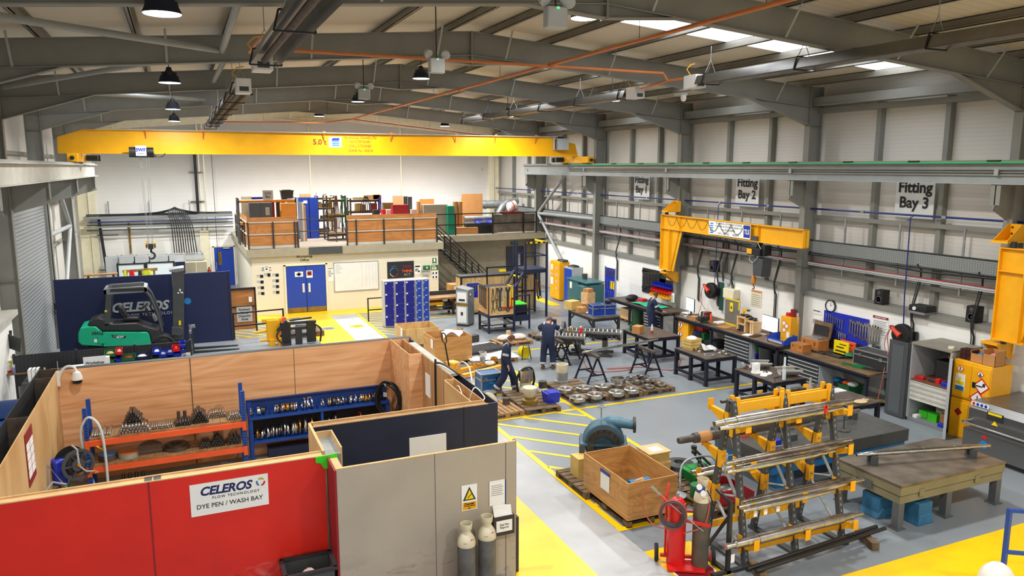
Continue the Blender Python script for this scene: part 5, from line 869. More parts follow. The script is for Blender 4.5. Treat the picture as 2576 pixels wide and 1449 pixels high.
t = T('air_duct','silver elbowed air duct at the far right corner, left one','duct',(16.2,42.2,ZM));P('duct',B().tube([(0,0,0),(0,0,.95),(.1,0,1.2),(.35,0,1.3),(1.6,-.2,1.3)],.24,16),'galv',t);P('flange',B().ring(.27,.24,.04,(0,0,.7)).ring(.27,.24,.04,(.5,-.02,1.3),(1,0,0)),'galv',t)
t = T('air_duct','silver elbowed air duct at the far right corner, right one','duct',(17.0,40.6,ZM));P('duct',B().tube([(0,0,0),(0,0,.95),(.15,0,1.2),(.6,.1,1.5),(1.2,.2,1.55)],.2,16),'galv',t);P('flange',B().ring(.23,.2,.04,(0,0,.8)),'galv',t)
t = T('fan_unit','grey ventilation fan box with red band on the mezzanine','fan',(17.2,39.3,ZM));P('frame',B().box((-.6,-.3,0),(-.55,.3,1.0)).box((.55,-.3,0),(.6,.3,1.0)),'white_plastic',t);P('red_band',B().box((-.6,-.32,.9),(.6,.3,1.02)),'dark_red',t);P('motor',B().lathe([(.2,0),(.28,.1),(.28,.5),(.12,.6)],(-.25,0,1.25),(1,0,.3),16),'wrap',t);P('orange_strap',B().ring(.3,.28,.06,(-.0,0,1.32),(1,0,.3),16),'orange',t)

t = T('staircase','black steel staircase running down from the right of the mezzanine','stairs',(11.5,36.5,0));n = 15
for i in range(n): P('tread',B().box((i*.2,-.45,2.9-.19*i-.2),(i*.2+.26,.45,2.9-.19*i-.16)),'dark',t)
P('stringer',B().bar((-.05,-.47,2.8),(3.05,-.47,-.02),.02,.28,(0,1,0)).bar((-.05,.47,2.8),(3.05,.47,-.02),.02,.28,(0,1,0)),'dark',t);P('soffit',B().add([(0,-.45,2.62),(2.85,-.45,.02),(2.85,.45,.02),(0,.45,2.62)],[(0,1,2,3)]),'beige',t)
for yy in (-.47,.47):
    for q in (0,.9,1.7,2.4,3.0): z = 2.85-.95*q;P('post',B().box((q-.03,yy-.03,z-.2),(q+.03,yy+.03,z+1.0)),'black',t)
    for dz in (1.0,.62,.3): P('handrail',B().bar((0,yy,2.85+dz),(3.05,yy,-.05+dz),.04),'black',t)
P('landing_rail',B().bar((3.0,-.47,1.0),(4.4,-.47,1.0),.04).bar((4.4,-.47,0),(4.4,-.47,1.02),.05),'black',t)
t = T('plywood_crate','small plywood crate with white label under the stairs','crate',(11.9,33.6,0));P('side',B().box((-.45,-.35,0),(.45,.35,1.02)),'crate',t);P('label',B().box((-.3,-.36,.65),(.3,-.35,.95)),'cream',t);P('stick',B().bar((0,0,.9),(.3,.1,1.5),.05),'dark',t)
t = T('litter_bin','black round bin beside the small crate under the stairs','bin',(12.75,33.8,0));P('tub',B().lathe([(.22,0),(.28,.9),(.26,.9),(.2,.05)],n=20),'dark',t)
S('exit_sign',B().box((-.22,0,0),(.22,.03,.16)),'bin_green','small green exit sign above the dark blue door','sign',loc=(17.05,38.55,2.2))
# ================================================================ STORES COUNTER behind the pen
t = T('louvre_panel','dark louvred panel of the stores counter hung with small bins','panel',(-2.1,23.0,0))
for i in range(3): P('panel',B().box((-2.15+1.43*i,0,.75),(-2.15+1.43*i+1.41,.02,1.59)),'louvre',t)
for i in range(4): P('post',B().box((-2.19+1.43*i,.02,0),(-2.13+1.43*i,.08,1.62)),'dark',t)
S('stores_counter',B().box((-3.95,21.9,0),(.1,22.9,1.08)),'dark_grey','dark counter of the workshop stores, mostly hidden behind the plywood wall','counter')
def binpx(px,py,m,s,w=.2,h=.13,fill=None,d=.25,Y=23.0): w *= 1.15;h *= 1.1;a = gy(px,py,Y-d);put_bin(a.x,Y-d/2,a.z-h*.5,m,s,0,w,d,h,None,fill)
for px,py,m,s,w,fill in ((276,891,'bin_green','upper green bin at the left of the louvred panel',.23,'pine'),(276,906,'bin_green','lower green bin at the left of the louvred panel',.23,'dark_red'),(279,919,'bin_blue','dark blue bin under the left green bins',.2,None),(299,886,'bright_red','small red bin second from the left on the louvred panel',.14,'rag'),(296,903,'bin_blue','small blue bin below the red one',.14,None),(323,901,'bin_green','wide green bin in the middle of the louvred panel',.32,'dark_red'),(357,898,'screen_navy','wide dark blue bin with white rings',.28,'white'),(394,886,'bin_blue','blue bin with white contents right of the middle',.18,'white'),(394,902,'bin_green','green bin below the blue one with white contents',.2,None),(410,892,'bin_blue','blue bin holding dark parts',.18,'light_grey'),(428,887,'bin_blue','blue bin beside the red one',.17,'light_grey'),(428,903,'bin_green','green bin below the blue bin near the right',.17,None),(443,878,'bright_red','red bin at the upper right of the louvred panel',.18,'bright_red'),(445,890,'bin_blue','blue bin under the upper right red one',.17,None),(445,902,'yellow','yellow bin at the lower right of the louvred panel',.17,'white'),(459,868,'bin_blue','topmost small blue bin at the right',.12,None),(460,881,'bin_blue','second small blue bin at the right',.12,'light_grey'),(468,899,'white','white bin with grey parts at the right end',.2,'grey')): binpx(px,py,m,s,w,.15,fill)
t = T('stores_sign','white sign reading Workshop Stores on the counter','sign',tuple(gy(239,915,22.4)));P('panel',B().box((-.27,0,-.22),(.27,.01,.2)),'white',t);text('Workshop\nStores',.1,'black',t,(0,-.005,-.02),bold=.015)
a = gy(185,930,22.4);S('paper_stack',B().cb((0,0,.09),(.46,.28,.18)).cb((.02,.01,.19),(.42,.26,.02),.1),'paper','stack of white paper left of the stores sign','paper',loc=(a.x,22.5,1.08));a = gy(145,930,22.4);carton(a.x,22.5,1.08,.4,.3,.15,0,'shallow brown carton beside the paper stack','card',False);a = gy(268,915,22.6);S('paper_tray',B().box((-.08,-.1,0),(.08,.1,.36)),'paper','white papers standing right of the stores sign','paper',loc=(a.x,22.6,1.08))
for i,px in enumerate((76,86,96)): a = gy(px,934,22.2);t = T('lever_arch_file','white and black lever arch file on the stores counter, %s of three' % ('left','middle','right')[i],'file',(a.x,22.2,1.23));P('cover',B().box((-.045,-.14,-.15),(.04,.14,.15)),'dark',t);P('spine',B().box((-.038,-.145,-.15),(.038,-.14,.15)),'paper',t);P('pages',B().box((-.03,-.13,.145),(.03,.13,.155)),'white',t)
a = gy(110,930,22.3);S('paper_holder',B().pyz([(-.1,0),(.15,0),(.15,.25)],-.02,.02),'beige','beige letter holder right of the files','holder',loc=(a.x,22.3,1.08))
t = T('wall_shelf','small wooden shelf by the left wall holding a spray bottle','shelf',tuple(gy(42,936,23.2)));P('board',B().box((-.35,-.25,-.02),(.3,.25,.02)),'bench_wood',t);P('bracket',B().box((-.3,.2,-1.1),(-.26,.24,-.02)).box((.2,.2,-1.1),(.24,.24,-.02)),'dark',t);zs = t.location.copy()
t = T('spray_bottle','clear spray bottle with purple liquid on the small wooden shelf','bottle',(zs.x+.02,23.1,zs.z+.02));t.scale = (1.2,1.2,1.2);P('bottle',B().lathe([(.075,0),(.08,.03),(.078,.18),(.03,.28),(.025,.32)],n=18),'clear',t);P('liquid',B().lathe([(.08,.01),(.083,.03),(.081,.13)],n=18),'lilac',t);P('trigger_head',B().box((-.08,-.02,.32),(.05,.02,.38)).bar((-.05,0,.33),(-.07,0,.24),.015),'white_plastic',t)
t = T('soap_bottle','small white bottle with pink base left of the spray bottle','bottle',(zs.x-.16,23.15,zs.z+.02));t.scale = (1.2,1.2,1.2);P('bottle',B().lathe([(.04,0),(.04,.18),(.015,.2),(.015,.26)],n=14),'white_plastic',t);P('base',B().lathe([(.042,0),(.042,.05)],n=14),'bright_red',t)
S('yellow_folder',B().box((-.3,0,-.13),(.3,.02,.13)),'olive_yellow','yellow-green folder standing behind the spray bottle','folder',loc=(zs.x+.05,23.4,zs.z+.15))
t = T('monitor','black monitor on a wall arm at the left edge','monitor',tuple(gy(31,861,23.6)),rot=(0,.2,-.75));t.scale = (1.15,1.15,1.15);P('screen',B().box((-.27,-.02,-.17),(.27,.0,.17)),'dark',t,bevel=.008);P('wall_arm',B().bar((0,.02,0),(-.2,.1,.05),.04).box((-.26,.06,-.1),(-.2,.14,.2)),'dark',t)
None
t = T('control_box','black control box with small display on the roller door column','control box',tuple(gy(147,775,30.9)));P('case',B().box((-.12,-.1,-.2),(.12,.0,.2)),'dark',t,bevel=.02);P('display',B().box((-.08,-.11,-.16),(.06,-.1,-.05)),'light_grey',t)
t = T('wheelie_bin','large blue lidded waste bin at the left edge behind the pen','waste bin',(-3.66,17.6,0));P('tub',B().add([(-.6,-.6,.1),(.6,-.6,.1),(.6,.6,.1),(-.6,.6,.1),(-.7,-.7,1.5),(.7,-.7,1.5),(.7,.7,1.5),(-.7,.7,1.5)],[(0,3,2,1),(0,1,5,4),(1,2,6,5),(2,3,7,6),(3,0,4,7),(4,5,6,7)]),'bin_royal',t,bevel=.03);P('rim',B().box((-.74,-.76,1.42),(.74,-.68,1.56)).box((.66,-.7,1.42),(.74,.7,1.56)),'bin_royal',t,bevel=.02);P('lid',B().grid(2,10,lambda u,v:(-.72+1.44*u,-.3+1.0*v,1.55+.22*math.sin(PI*v))),'navy_dark2',t)
for q in (-.5,.5): P('wheel',B().lathe([(.1,0),(.1,.06)],(q,-.5,.1),(1,0,0),14),'rubber',t)
# ================================================================ INSIDE THE PEN

t = T('dome_camera','white dome camera on a curved arm at the pen corner','camera',(-2.45,17.3,2.2));P('arm',B().tube(sm([(-.02,0,.05),(.05,-.02,.22),(.15,-.04,.3),(.27,-.06,.28),(.31,-.08,.18)]),.025,10).box((-.05,-.03,-.1),(.0,.03,.2)),'white_plastic',t);P('housing',B().lathe([(.02,.2),(.07,.17),(.1,.08),(.105,.02)],(.31,-.08,0),n=20),'white_plastic',t);P('lens_dome',B().lathe([(.1,.02),(.085,-.05),(.0,-.09)],(.31,-.08,0),n=20),'glass_dark',t);P('antenna',B().cyl((-.02,0,.2),(-.02,0,.42),.006),'steel_pale',t)
t = T('parts_rack','blue rack with orange beams stacked with short steel bars','rack',(-.5,16.7,0))
for sx in (-1,1):
    for y,m in ((-.34,'blue_holes'),(.32,'rack_blue')): P('upright',B().box((sx*1.46-.04,y-.035,0),(sx*1.46+.04,y+.035,1.84)),m,t)
    P('brace',B().bar((sx*1.46,-.3,.3),(sx*1.46,.3,1.0),.03).bar((sx*1.46,.3,1.0),(sx*1.46,-.3,1.7),.03),'rack_blue',t)
for z in (1.17,.62):
    b_ = P('beam',B().box((-1.46,-.39,z-.11),(1.46,-.34,z)).box((-1.46,.3,z-.11),(1.46,.35,z)),'orange',t)
    P('beam_connector',B().box((-1.5,-.4,z-.18),(-1.42,-.385,z+.02)).box((1.42,-.4,z-.18),(1.5,-.385,z+.02)),'orange',b_);k = B()
    for i in range(20): k.box((-1.42+i*.142,-.33,z-.0),(-1.42+i*.142+.137,.34,z+.045))
    P('block_deck',k,'pallet',t)

def barmesh(r,L,m): me = B().lathe([(r*.8,0),(r,.008),(r,L-.008),(r*.8,L)],(0,0,0),(0,1,0),10);return me
protos = {}
def short_bar(x,y,z,r,L,m,tilt,label,grp):
    k_ = (r,L,m)
    if k_ not in protos: o = S('steel_bar',barmesh(r,L,m),m,label,'bar',grp);protos[k_] = o
    else: o = protos[k_].copy();LINK(o);o['label'] = label;o['group'] = grp
    o.location = (x,y,z);o.rotation_euler = (tilt+rr.uniform(-.03,.03),0,rr.uniform(-.06,.06));return o
def heap(x,w,z,rows,r,L,m,label,grp,y=16.42,tilt=.0):
    n = max(1,int(w/(2*r)))
    for j in range(rows):
        k_ = n-j
        for i in range(max(k_,0)): short_bar(x+(i-(k_-1)/2)*2*r,y+rr.uniform(-.02,.03),z+r+j*r*1.74,r,L,m,tilt,label,grp)
zt = 1.216
heap(-1.72,.36,zt,1,.022,.5,'bar_steel','bright short steel bar at the left end of the upper rack shelf','bright bars at the left of the upper shelf',tilt=.03);heap(-1.15,.5,zt,7,.03,.42,'dark_steel','dark steel bar in the tall pyramid on the upper rack shelf','dark bars in the upper shelf pyramid',y=16.6);heap(-1.12,.62,zt,3,.03,.2,'bar_steel','bright steel bar stacked in front of the dark pyramid','bright bars before the dark pyramid',y=16.37)
heap(-.62,.46,zt,2,.02,.3,'bar_steel','thin bright steel bar near the middle of the upper rack shelf','thin bright bars in the middle of the upper shelf');heap(-.22,.32,zt,2,.026,.35,'dark_steel','dark steel bar in the low heap right of the middle of the upper shelf','dark bars in the low heap of the upper shelf');heap(.1,.4,zt,5,.03,.42,'dark_steel','dark steel bar in the right-hand stack of the upper rack shelf','dark bars in the right-hand stack',y=16.45);heap(.45,.4,zt,3,.024,.3,'bar_steel','bright steel bar behind the right-hand dark stack','bright bars behind the right stack',y=16.7);heap(.78,.32,zt,3,.024,.3,'bar_steel','bright steel bar at the right end of the upper rack shelf','bright bars at the right end of the upper shelf')
for i,x in enumerate((-.3,-.18,.02,.12)): S('steel_sleeve',B().lathe([(.04,0),(.04,.08),(.034,.085),(.034,.2)],n=12),'rust_steel','short brown sleeve standing behind the low dark heap','sleeve','brown sleeves standing on the upper shelf',loc=(x,16.85,zt))
zl = .667
heap(.18,.3,zl,3,.026,.3,'cast','grey steel bar at the left of the lower shelf heap','grey bars on the lower shelf');heap(.42,.34,zl,5,.03,.4,'dark_steel','dark steel bar in the middle stack of the lower rack shelf','dark bars in the lower shelf stack');heap(.74,.34,zl,3,.036,.36,'dark_steel','thick dark steel bar at the right end of the lower rack shelf','thick dark bars at the right of the lower shelf')
for x,r,h,m,m2,s in ((-1.65,.17,.12,'rust_steel','sky_blue','blue-topped rusty disc at the left of the lower rack shelf'),(-1.28,.19,.1,'stone','copper','grey disc with orange rusty top on the lower rack shelf')): t = T('steel_disc',s,'disc',(x,16.58,zl));P('disc',B().lathe([(r,0),(r,h)],n=28),m,t);P('painted_top',B().lathe([(r*.99,h),(r*.99,h+.012)],n=28),m2,t)
t = T('perforated_disc','round perforated plate tilted on the lower rack shelf','disc',(-.88,16.75,zl+.02),rot=(.5,0,0));P('plate',B().lathe([(.25,0),(.25,.03)],n=32),'holed_plate',t)
t = T('steel_ring','large rusty brown ring on the lower rack shelf','ring',(-.38,16.7,zl));P('ring',B().ring(.26,.12,.07,(0,0,0),n=32),'rust_steel',t);P('upper_ring',B().ring(.2,.1,.04,(0,0,.07),n=28),'rust_steel',t)
for i in range(4): S('steel_bar',B().lathe([(.03,0),(.03,.35)],(0,0,0),(0,.3,1),10),'dark_steel','dark bar standing in the shade below the lower rack shelf','bar','bars standing at the rack foot',loc=(-1.4+.12*i,16.45,0))
t = T('clear_hose','clear plastic hose looped over the left rack upright','hose',(-1.9,16.33,0));P('hose',B().tube(sm([(.0,.1,.1),(-.16,.05,1.2),(-.08,0,1.58),(.05,-.05,1.66),(.2,-.12,1.45),(.25,-.14,.9),(.25,-.14,.02)]),.026,10),'clear',t);P('hose_nozzle',B().cyl((.2,-.1,1.0),(.1,-.1,1.08),.03),'brass',t)

t = T('ring_rack','blue steel rack with wear rings standing in slots','rack',(2.68,17.0,0))
P('frame',B().box((-1.58,-.03,0),(-1.5,.05,1.05)).box((1.5,-.03,0),(1.58,.05,1.05)).box((-.02,-.03,.48),(.04,.03,1.05)).box((-1.58,.3,0),(-1.5,.36,1.3)).box((1.5,.3,0),(1.58,.36,1.3)),'rack_blue',t);P('top_shelf',B().box((-1.58,-.06,.98),(1.58,.35,1.04)),'rack_blue',t);P('back_plate',B().box((-1.6,.33,1.04),(1.6,.35,1.33)).box((-1.6,.28,1.32),(1.6,.35,1.34)),'rack_blue_dark',t);P('middle_shelf',B().box((-1.5,-.06,.42),(1.5,.35,.48)),'rack_blue',t);P('lower_crate',B().box((-1.2,-.05,0),(-.2,.3,.25)),'navy_steel',t);P('back_board',B().box((-1.55,.36,.5),(1.55,.37,.98)),'black',t)
for z,q in ((1.04,.06),(.48,.09)):
    k = B()
    for i in range(26): k.box((-1.48+i*.117,-.02,z),(-1.474+i*.117,.2,z+q))
    P('divider',k,'rack_blue_dark',t,kind=None)
def wear_ring(x,z,r,m,s,grp,lean=0): S('wear_ring',B().ring(r,r*.8,.028,(0,0,0),(1,0,0),22),m,s,'ring',grp,loc=(x,17.08+rr.uniform(-.02,.04),z+r+.004),rot=(0,lean,rr.uniform(-.25,.25)))
up = [.06,.17,.2,.24,.45,.48,.52,.55,.58,.61,.64,.68,.70,.73,.75,.8,.84,.87] ;x0,x1 = 1.15,4.2
ups = [(153,'c'),(245,'c'),(265,'c'),(310,'d'),(335,'d'),(480,'c'),(505,'c'),(530,'d'),(562,'c'),(600,'b'),(630,'b'),(657,'b'),(700,'c'),(710,'b'),(745,'c'),(770,'c'),(862,'C'),(928,'C'),(958,'C'),(1118,'c'),(1203,'b'),(1232,'c'),(1260,'d'),(1290,'d'),(1322,'c'),(1355,'d'),(1390,'c'),(1440,'d'),(1495,'c'),(1515,'c'),(1570,'c'),(1640,'c'),(1668,'b'),(1705,'b'),(1745,'b'),(1795,'d'),(1832,'b'),(1860,'c'),(1905,'b'),(1940,'d'),(1970,'d')]
for cx,c in ups: wear_ring(gy(600+cx/5.367,1000-(cx-150)*.02,17.05).x,1.04,{'C':.135}.get(c,.095),{'c':'chrome','C':'chrome','d':'dark_steel','b':'brass'}[c],{'c':'steel wear ring standing on the top shelf of the blue rack','C':'larger steel wear ring standing on the top shelf of the blue rack','d':'dark wear ring standing on the top shelf of the blue rack','b':'brass wear ring standing on the top shelf of the blue rack'}[c],{'c':'steel rings on the top shelf','C':'larger steel rings on the top shelf','d':'dark rings on the top shelf','b':'brass rings on the top shelf'}[c],rr.uniform(-.12,.12))
lo = [(255,.12,'b'),(315,.11,'c'),(363,.14,'c'),(400,.12,'c'),(450,.14,'c'),(505,.12,'c'),(548,.13,'d'),(595,.16,'c'),(660,.14,'c'),(725,.16,'c'),(752,.16,'c'),(805,.17,'b'),(895,.18,'c'),(945,.14,'c'),(997,.18,'b'),(1075,.14,'c'),(1190,.16,'c'),(1235,.12,'c'),(1290,.19,'d'),(1350,.11,'c'),(1412,.11,'b'),(1465,.13,'c'),(1545,.13,'d'),(1575,.11,'c'),(1630,.17,'R'),(1682,.11,'b'),(1720,.1,'b'),(1760,.11,'c'),(1810,.12,'c'),(1865,.12,'c'),(1905,.11,'c'),(1935,.12,'d')]
for cx,r,c in lo: wear_ring(gy(600+cx/5.367,1080-(cx-150)*.02,17.05).x,.48,r,{'c':'bar_steel','d':'dark_steel','b':'brass','R':'dark_red'}[c],{'c':'bright steel wear ring standing on the middle shelf of the blue rack','d':'dark wear ring standing on the middle shelf of the blue rack','b':'brass wear ring standing on the middle shelf of the blue rack','R':'brown-red ring standing on the middle shelf of the blue rack'}[c],{'c':'steel rings on the middle shelf','d':'dark rings on the middle shelf','b':'brass rings on the middle shelf','R':None}[c],rr.uniform(-.15,.15))

t = T('hose_coil','coil of black hose hung on a bracket at the right of the pen','hose',(4.24,16.75,1.15),.7);k = B()
for i in range(7): r = .3+.02*(i % 3);k.tube([(-.02-.02*i+.02*math.sin(3*a+i),r*math.cos(a)*1.0,r*1.25*math.sin(a)+.02*math.sin(2*a+i)) for a in [q*PI/12 for q in range(24)]],.022,6,True)
P('hose',k,'black',t);P('hook',B().tube([(.1,0,.35),(-.2,0,.35),(-.22,0,.4)],.014).box((-.22,-.05,.1),(-.2,.05,.2)),'light_grey',t)
t = T('hose_reel','grey and blue garden hose reel on the left wall of the pen','hose reel',(-2.2,15.85,.98),-1.0);P('drum_side',B().ring(.3,.24,.03,(.26,0,0),(1,0,0),28).ring(.12,.02,.04,(.255,0,0),(1,0,0),20),'dark_grey',t);k = B()
for i in range(6): a = i*PI/3;k.bar((.27,.1*math.cos(a),.1*math.sin(a)),(.27,.26*math.cos(a),.26*math.sin(a)),.06,.015)
P('spoke',k,'dark_grey',t);P('drum',B().lathe([(.18,-.05),(.18,.25)],(0,0,0),(1,0,0),20),'dark',t);P('back_side',B().ring(.29,.1,.02,(-.06,0,0),(1,0,0),28),'black',t);P('blue_wall_case',B().box((-.15,-.34,-.38),(.1,-.1,.12)),'bin_blue',t,bevel=.05);P('frame_tube',B().tube([(-.18,.1,.2),(.0,.05,.3),(.28,.0,.3),(.3,0,0)],.018),'light_grey',t);P('crank',B().tube([(.3,0,-.02),(.34,.1,-.15),(.36,.26,-.2),(.44,.26,-.2)],.014),'light_grey',t);P('orange_cap',B().cyl((.28,0,0),(.32,0,0),.03).cyl((.34,.24,-.2),(.42,.24,-.2),.03),'orange_wood',t);P('green_hose',B().tube([(.27,0,-.02),(.22,-.1,-.2),(.1,-.15,-.5),(.05,-.2,-.75)],.016),'bin_green',t);P('black_hose',B().tube([(.0,-.25,-.35),(.05,-.22,-.6),(.0,-.2,-.8)],.02),'black',t)
t = T('spray_gun_stand','small metal stand with black sprayer by the hose reel','sprayer',(-2.25,14.6,.35));t.scale = (1.2,1.2,1.2) ;P('stand_plate',B().box((-.2,-.25,-.29),(.2,.2,0)),'dark',t);P('frame',B().tube([(-.15,-.1,0),(-.1,-.05,.9),(.1,0,.5),(.15,.1,0)],.014).tube([(-.15,-.25,.55),(-.05,-.1,.65),(.1,.0,.55)],.016),'galv',t);P('gun',B().tube([(0,-.1,.55),(.08,-.05,.35),(.1,0,.1)],.03),'black',t)
t = T('pen_poster','tall narrow poster with dark red border on the pale plywood wall','poster',(-2.49,13.93,1.85));P('sheet',B().box((-.005,-.31,-.44),(.005,.31,.44)),'dark_red',t)
for i in range(4): P('text_block',B().box((.004,-.28,-.32+.15*i),(.008,-.02,-.19+.15*i)).box((.004,.02,-.32+.15*i),(.008,.28,-.19+.15*i)),'paper',t)
# ================================================================ RIGHT WALL: benches and what stands on them
RZ = -PI/2
def WT(name,label,cat,x,y,z,group=None): return T(name,label,cat,(x,y,z),RZ,group)
def drawers(o,x0,x1,y,z0,z1,n,body='black',front='dark'):
    d = P('drawer_unit',B().box((x0,y,z0),(x1,y+.6,z1)),'light_grey',o);h = (z1-z0)/n
    for i in range(n): f = P('drawer',B().box((x0+.02,y-.02,z0+i*h+.008),(x1-.02,y,z0+(i+1)*h-.008)),front,o);P('handle_strip',B().box((x0+.02,y-.035,z0+(i+1)*h-.035),(x1-.02,y-.015,z0+(i+1)*h-.012)),'light_grey',f)
def bench(yc,L,label,top,units,legs,z=.92,x=16.85,d=1.3):
    t = WT('workbench',label,'workbench',x,yc,0);P('worktop',B().box((-L/2,0,z-.05),(L/2,d,z)),top,t);P('top_edge',B().box((-L/2,-.012,z-.06),(L/2,0,z-.002)),'navy_dark',t)
    for u in legs: P('leg',B().box((u-.04,.04,0),(u+.04,.12,z-.05)),'navy_dark',t);P('leg',B().box((u-.04,d-.12,0),(u+.04,d-.04,z-.05)),'navy_dark',t)
    P('frame_rail',B().box((-L/2,.04,z-.15),(L/2,.1,z-.05)),'navy_dark',t)
    for (a,b_) in units: drawers(t,a,b_,.06,.08,z-.16,6)
    return t
bench(25.85,3.9,'far workbench below the blue wrench board, with a green cloth on it','table_steel',((.75,1.85),),(-1.9,-.4,1.9),.92,16.75)
tb = bench(20.6,5.4,'middle workbench with two monitors and brown worktop','bench_wood',((.15,1.4),),(-2.65,-.6,2.65),.92,16.95);bench(15.9,3.15,'nearest workbench below the blue spanner board, with a flight case','bench_wood',((-1.4,-.15),),(-1.5,1.5),.92,16.8)
P('side_panel',B().box((1.42,.1,0),(1.44,1.1,.8)),'light_grey',tb)
ZB = .92
def bz(px,py,z=ZB): return gz(px,py,z)

a = bz(1628,768);S('green_cloth',B().grid(14,10,lambda u,v:(u*1.6-.8,v*.75-.37,.02+.05*abs(math.sin(5*u+3*v))*(.4+.6*math.sin(PI*u)))),'mint','mint green cloth spread over the end of the far workbench','cloth',loc=(a.x+.05,a.y-.1,ZB),rot=(0,0,RZ));a = bz(1584,757);S('tool_bag',B().sphere((0,0,.13),.3,14,8,(1,.6,.48)),'dark','black soft tool bag on the far workbench','bag',loc=(a.x+.1,a.y,ZB));carton(a.x+.3,a.y-.5,ZB,.3,.25,.15,.3,'small red tool box behind the black tool bag','bright_red',False,name='tool_box')
t = WT('wrench_board','tall blue pegboard hung with wrenches beside the far workbench','tool board',17.0,28.15,0);P('board',B().box((-.42,0,.3),(.42,.03,2.15)),'bin_blue',t);P('frame',B().box((-.46,-.01,0),(-.42,.05,2.2)).box((.42,-.01,0),(.46,.05,2.2)),'light_grey',t);P('yellow_notice',B().box((.08,-.012,1.25),(.36,0,1.6)),'bright_yellow',t)
for i in range(9): S('wrench',wrench(.3),'bar_steel','bright wrench on the upper half of the tall blue pegboard','wrench','wrenches on the upper half of the tall blue pegboard',loc=(16.97,28.5-.085*i,2.12-.04*(i % 2)),rot=(0,0,RZ))
for i in range(7): S('wrench',wrench(.36),'bar_steel','bright wrench in the lower rows of the tall blue pegboard','wrench','wrenches on the lower rows of the tall blue pegboard',loc=(16.97,28.5-.1*i,1.15 if i % 2 else 1.6),rot=(0,0,RZ))
t = WT('spanner_board','black pegboard with a row of dark spanners on the white wall','tool board',18.2,26.6,0);P('board',B().box((-.85,0,1.15),(.85,.04,2.2)),'louvre',t)
for i in range(12): S('spanner',wrench(.85-.04*i),'cast','dark spanner in the graded row on the black pegboard','spanner','graded spanners on the black pegboard',loc=(18.17,27.35-.11*i,2.12),rot=(0,0,RZ))
for r_,(m,s) in enumerate((('bin_blue','blue'),('bright_red','red'),('yellow','yellow'))):
    for i in range(7): put_bin(17.98-.05*r_,26.1-.19*i,1.62-.2*r_,m,s+' picking bin in the wall rows above the far workbench',RZ,.18,.3,.15,s+' bins in the wall rows')
S('bin_rail',B().box((-.7,0,0),(.7,.03,.75)),'louvre','dark louvred panel carrying the blue, red and yellow bins','panel',loc=(18.2,25.5,1.15),rot=(0,0,RZ))
crate(17.35,26.9,RZ,.9,.6,.55,'low pale crate under the far workbench','pine',base=.08);t = WT('waste_bin','green plastic waste bin under the far workbench','bin',17.1,26.1,0);P('tub',B().lathe([(.2,0),(.25,.7),(.23,.7),(.18,.05)],n=20),'bin_green_dark',t);P('rim',B().ring(.27,.22,.05,(0,0,.68)),'bin_green_dark',t)
def wallpaper(name,px0,py0,px1,py1,label,head=None,lines=5,m='paper',ht='',X=18.235,cat='notice'):
    a = gx(px0,py0,X);b = gx(px1,py1,X);w = abs(a.y-b.y);h = a.z-b.z;t = WT(name,label,cat,X,(a.y+b.y)/2,b.z);P('sheet',B().box((-w/2,0,0),(w/2,.01,h)),m,t)
    if head: P('heading',B().box((-w/2+.01,-.003,h*.86),(w/2-.01,.0,h*.98)),head,t)
    if ht: text(ht,w/len(ht)*1.25,'white' if head else 'dark',t,(0,-.006,h*.92),bold=.02)
    for i in range(lines): P('text_line',B().box((-w*.42,-.003,h*(.1+.7*i/max(1,lines))),(w*(.42-.1*(i % 2)),0,h*(.1+.7*i/max(1,lines))+.015)),'grey',t)
    return t
wallpaper('wall_chart',1663,678,1677,722,'tall wall chart left of the pillar by the far workbench','copper');wallpaper('notice',1684,735,1696,762,'white notice on the column beside the bearded worker',None,4,X=17.9);wallpaper('notice',1412,626,1421,641,'small white notice above the tall yellow cabinet',None,3)
wallpaper('wall_chart',1890,727,1914,775,'old cream wall chart right of the meter box','orange_ply',6,'cream');wallpaper('notice',1995,785,2007,815,'white notice on the column by the clock',None,4,X=17.92);wallpaper('equipment_sign',2044,779,2066,793,'printed notice under the clock reading Measuring Equipment',None,0,ht='MEASURING');wallpaper('equipment_list',2044,798,2064,817,'printed list below the Measuring Equipment notice',None,5)
wallpaper('wheel_chart',2196,791,2232,852,'large safety chart headed ABRASIVE WHEELS','dark_red',9,ht='ABRASIVE WHEELS');wallpaper('notice',2188,852,2212,870,'white notice with red text below the abrasive wheels chart',None,4);wallpaper('notice',2466,854,2497,882,'notice on the wall above the yellow cabinets at the right',None,6);None
S('socket_box',B().box((-.12,0,0),(.12,.06,.16)),'dark_grey','grey double socket right of the notice with red text','socket',loc=(18.18,gx(2203,876,18.2).y,1.25),rot=(0,0,RZ))
a = gx(2088,770,18.2);t = WT('wall_clock','round white wall clock with black rim','clock',18.25,a.y,a.z);P('rim',B().ring(.2,.17,.05,(0,0,0),(0,-1,0),32),'dark',t);P('face',B().lathe([(.175,0),(.175,.03)],(0,0,0),(0,-1,0),32),'white',t)
for i in range(12): q = i*PI/6;P('hour_mark',B().cb((.14*math.sin(q),-.034,.14*math.cos(q)),(.016,.004,.016)),'dark',t)
P('hour_hand',B().bar((0,-.036,0),(.07,-.036,.05),.014,.004),'black',t);P('minute_hand',B().bar((0,-.038,0),(.01,-.038,.13),.01,.004),'black',t)
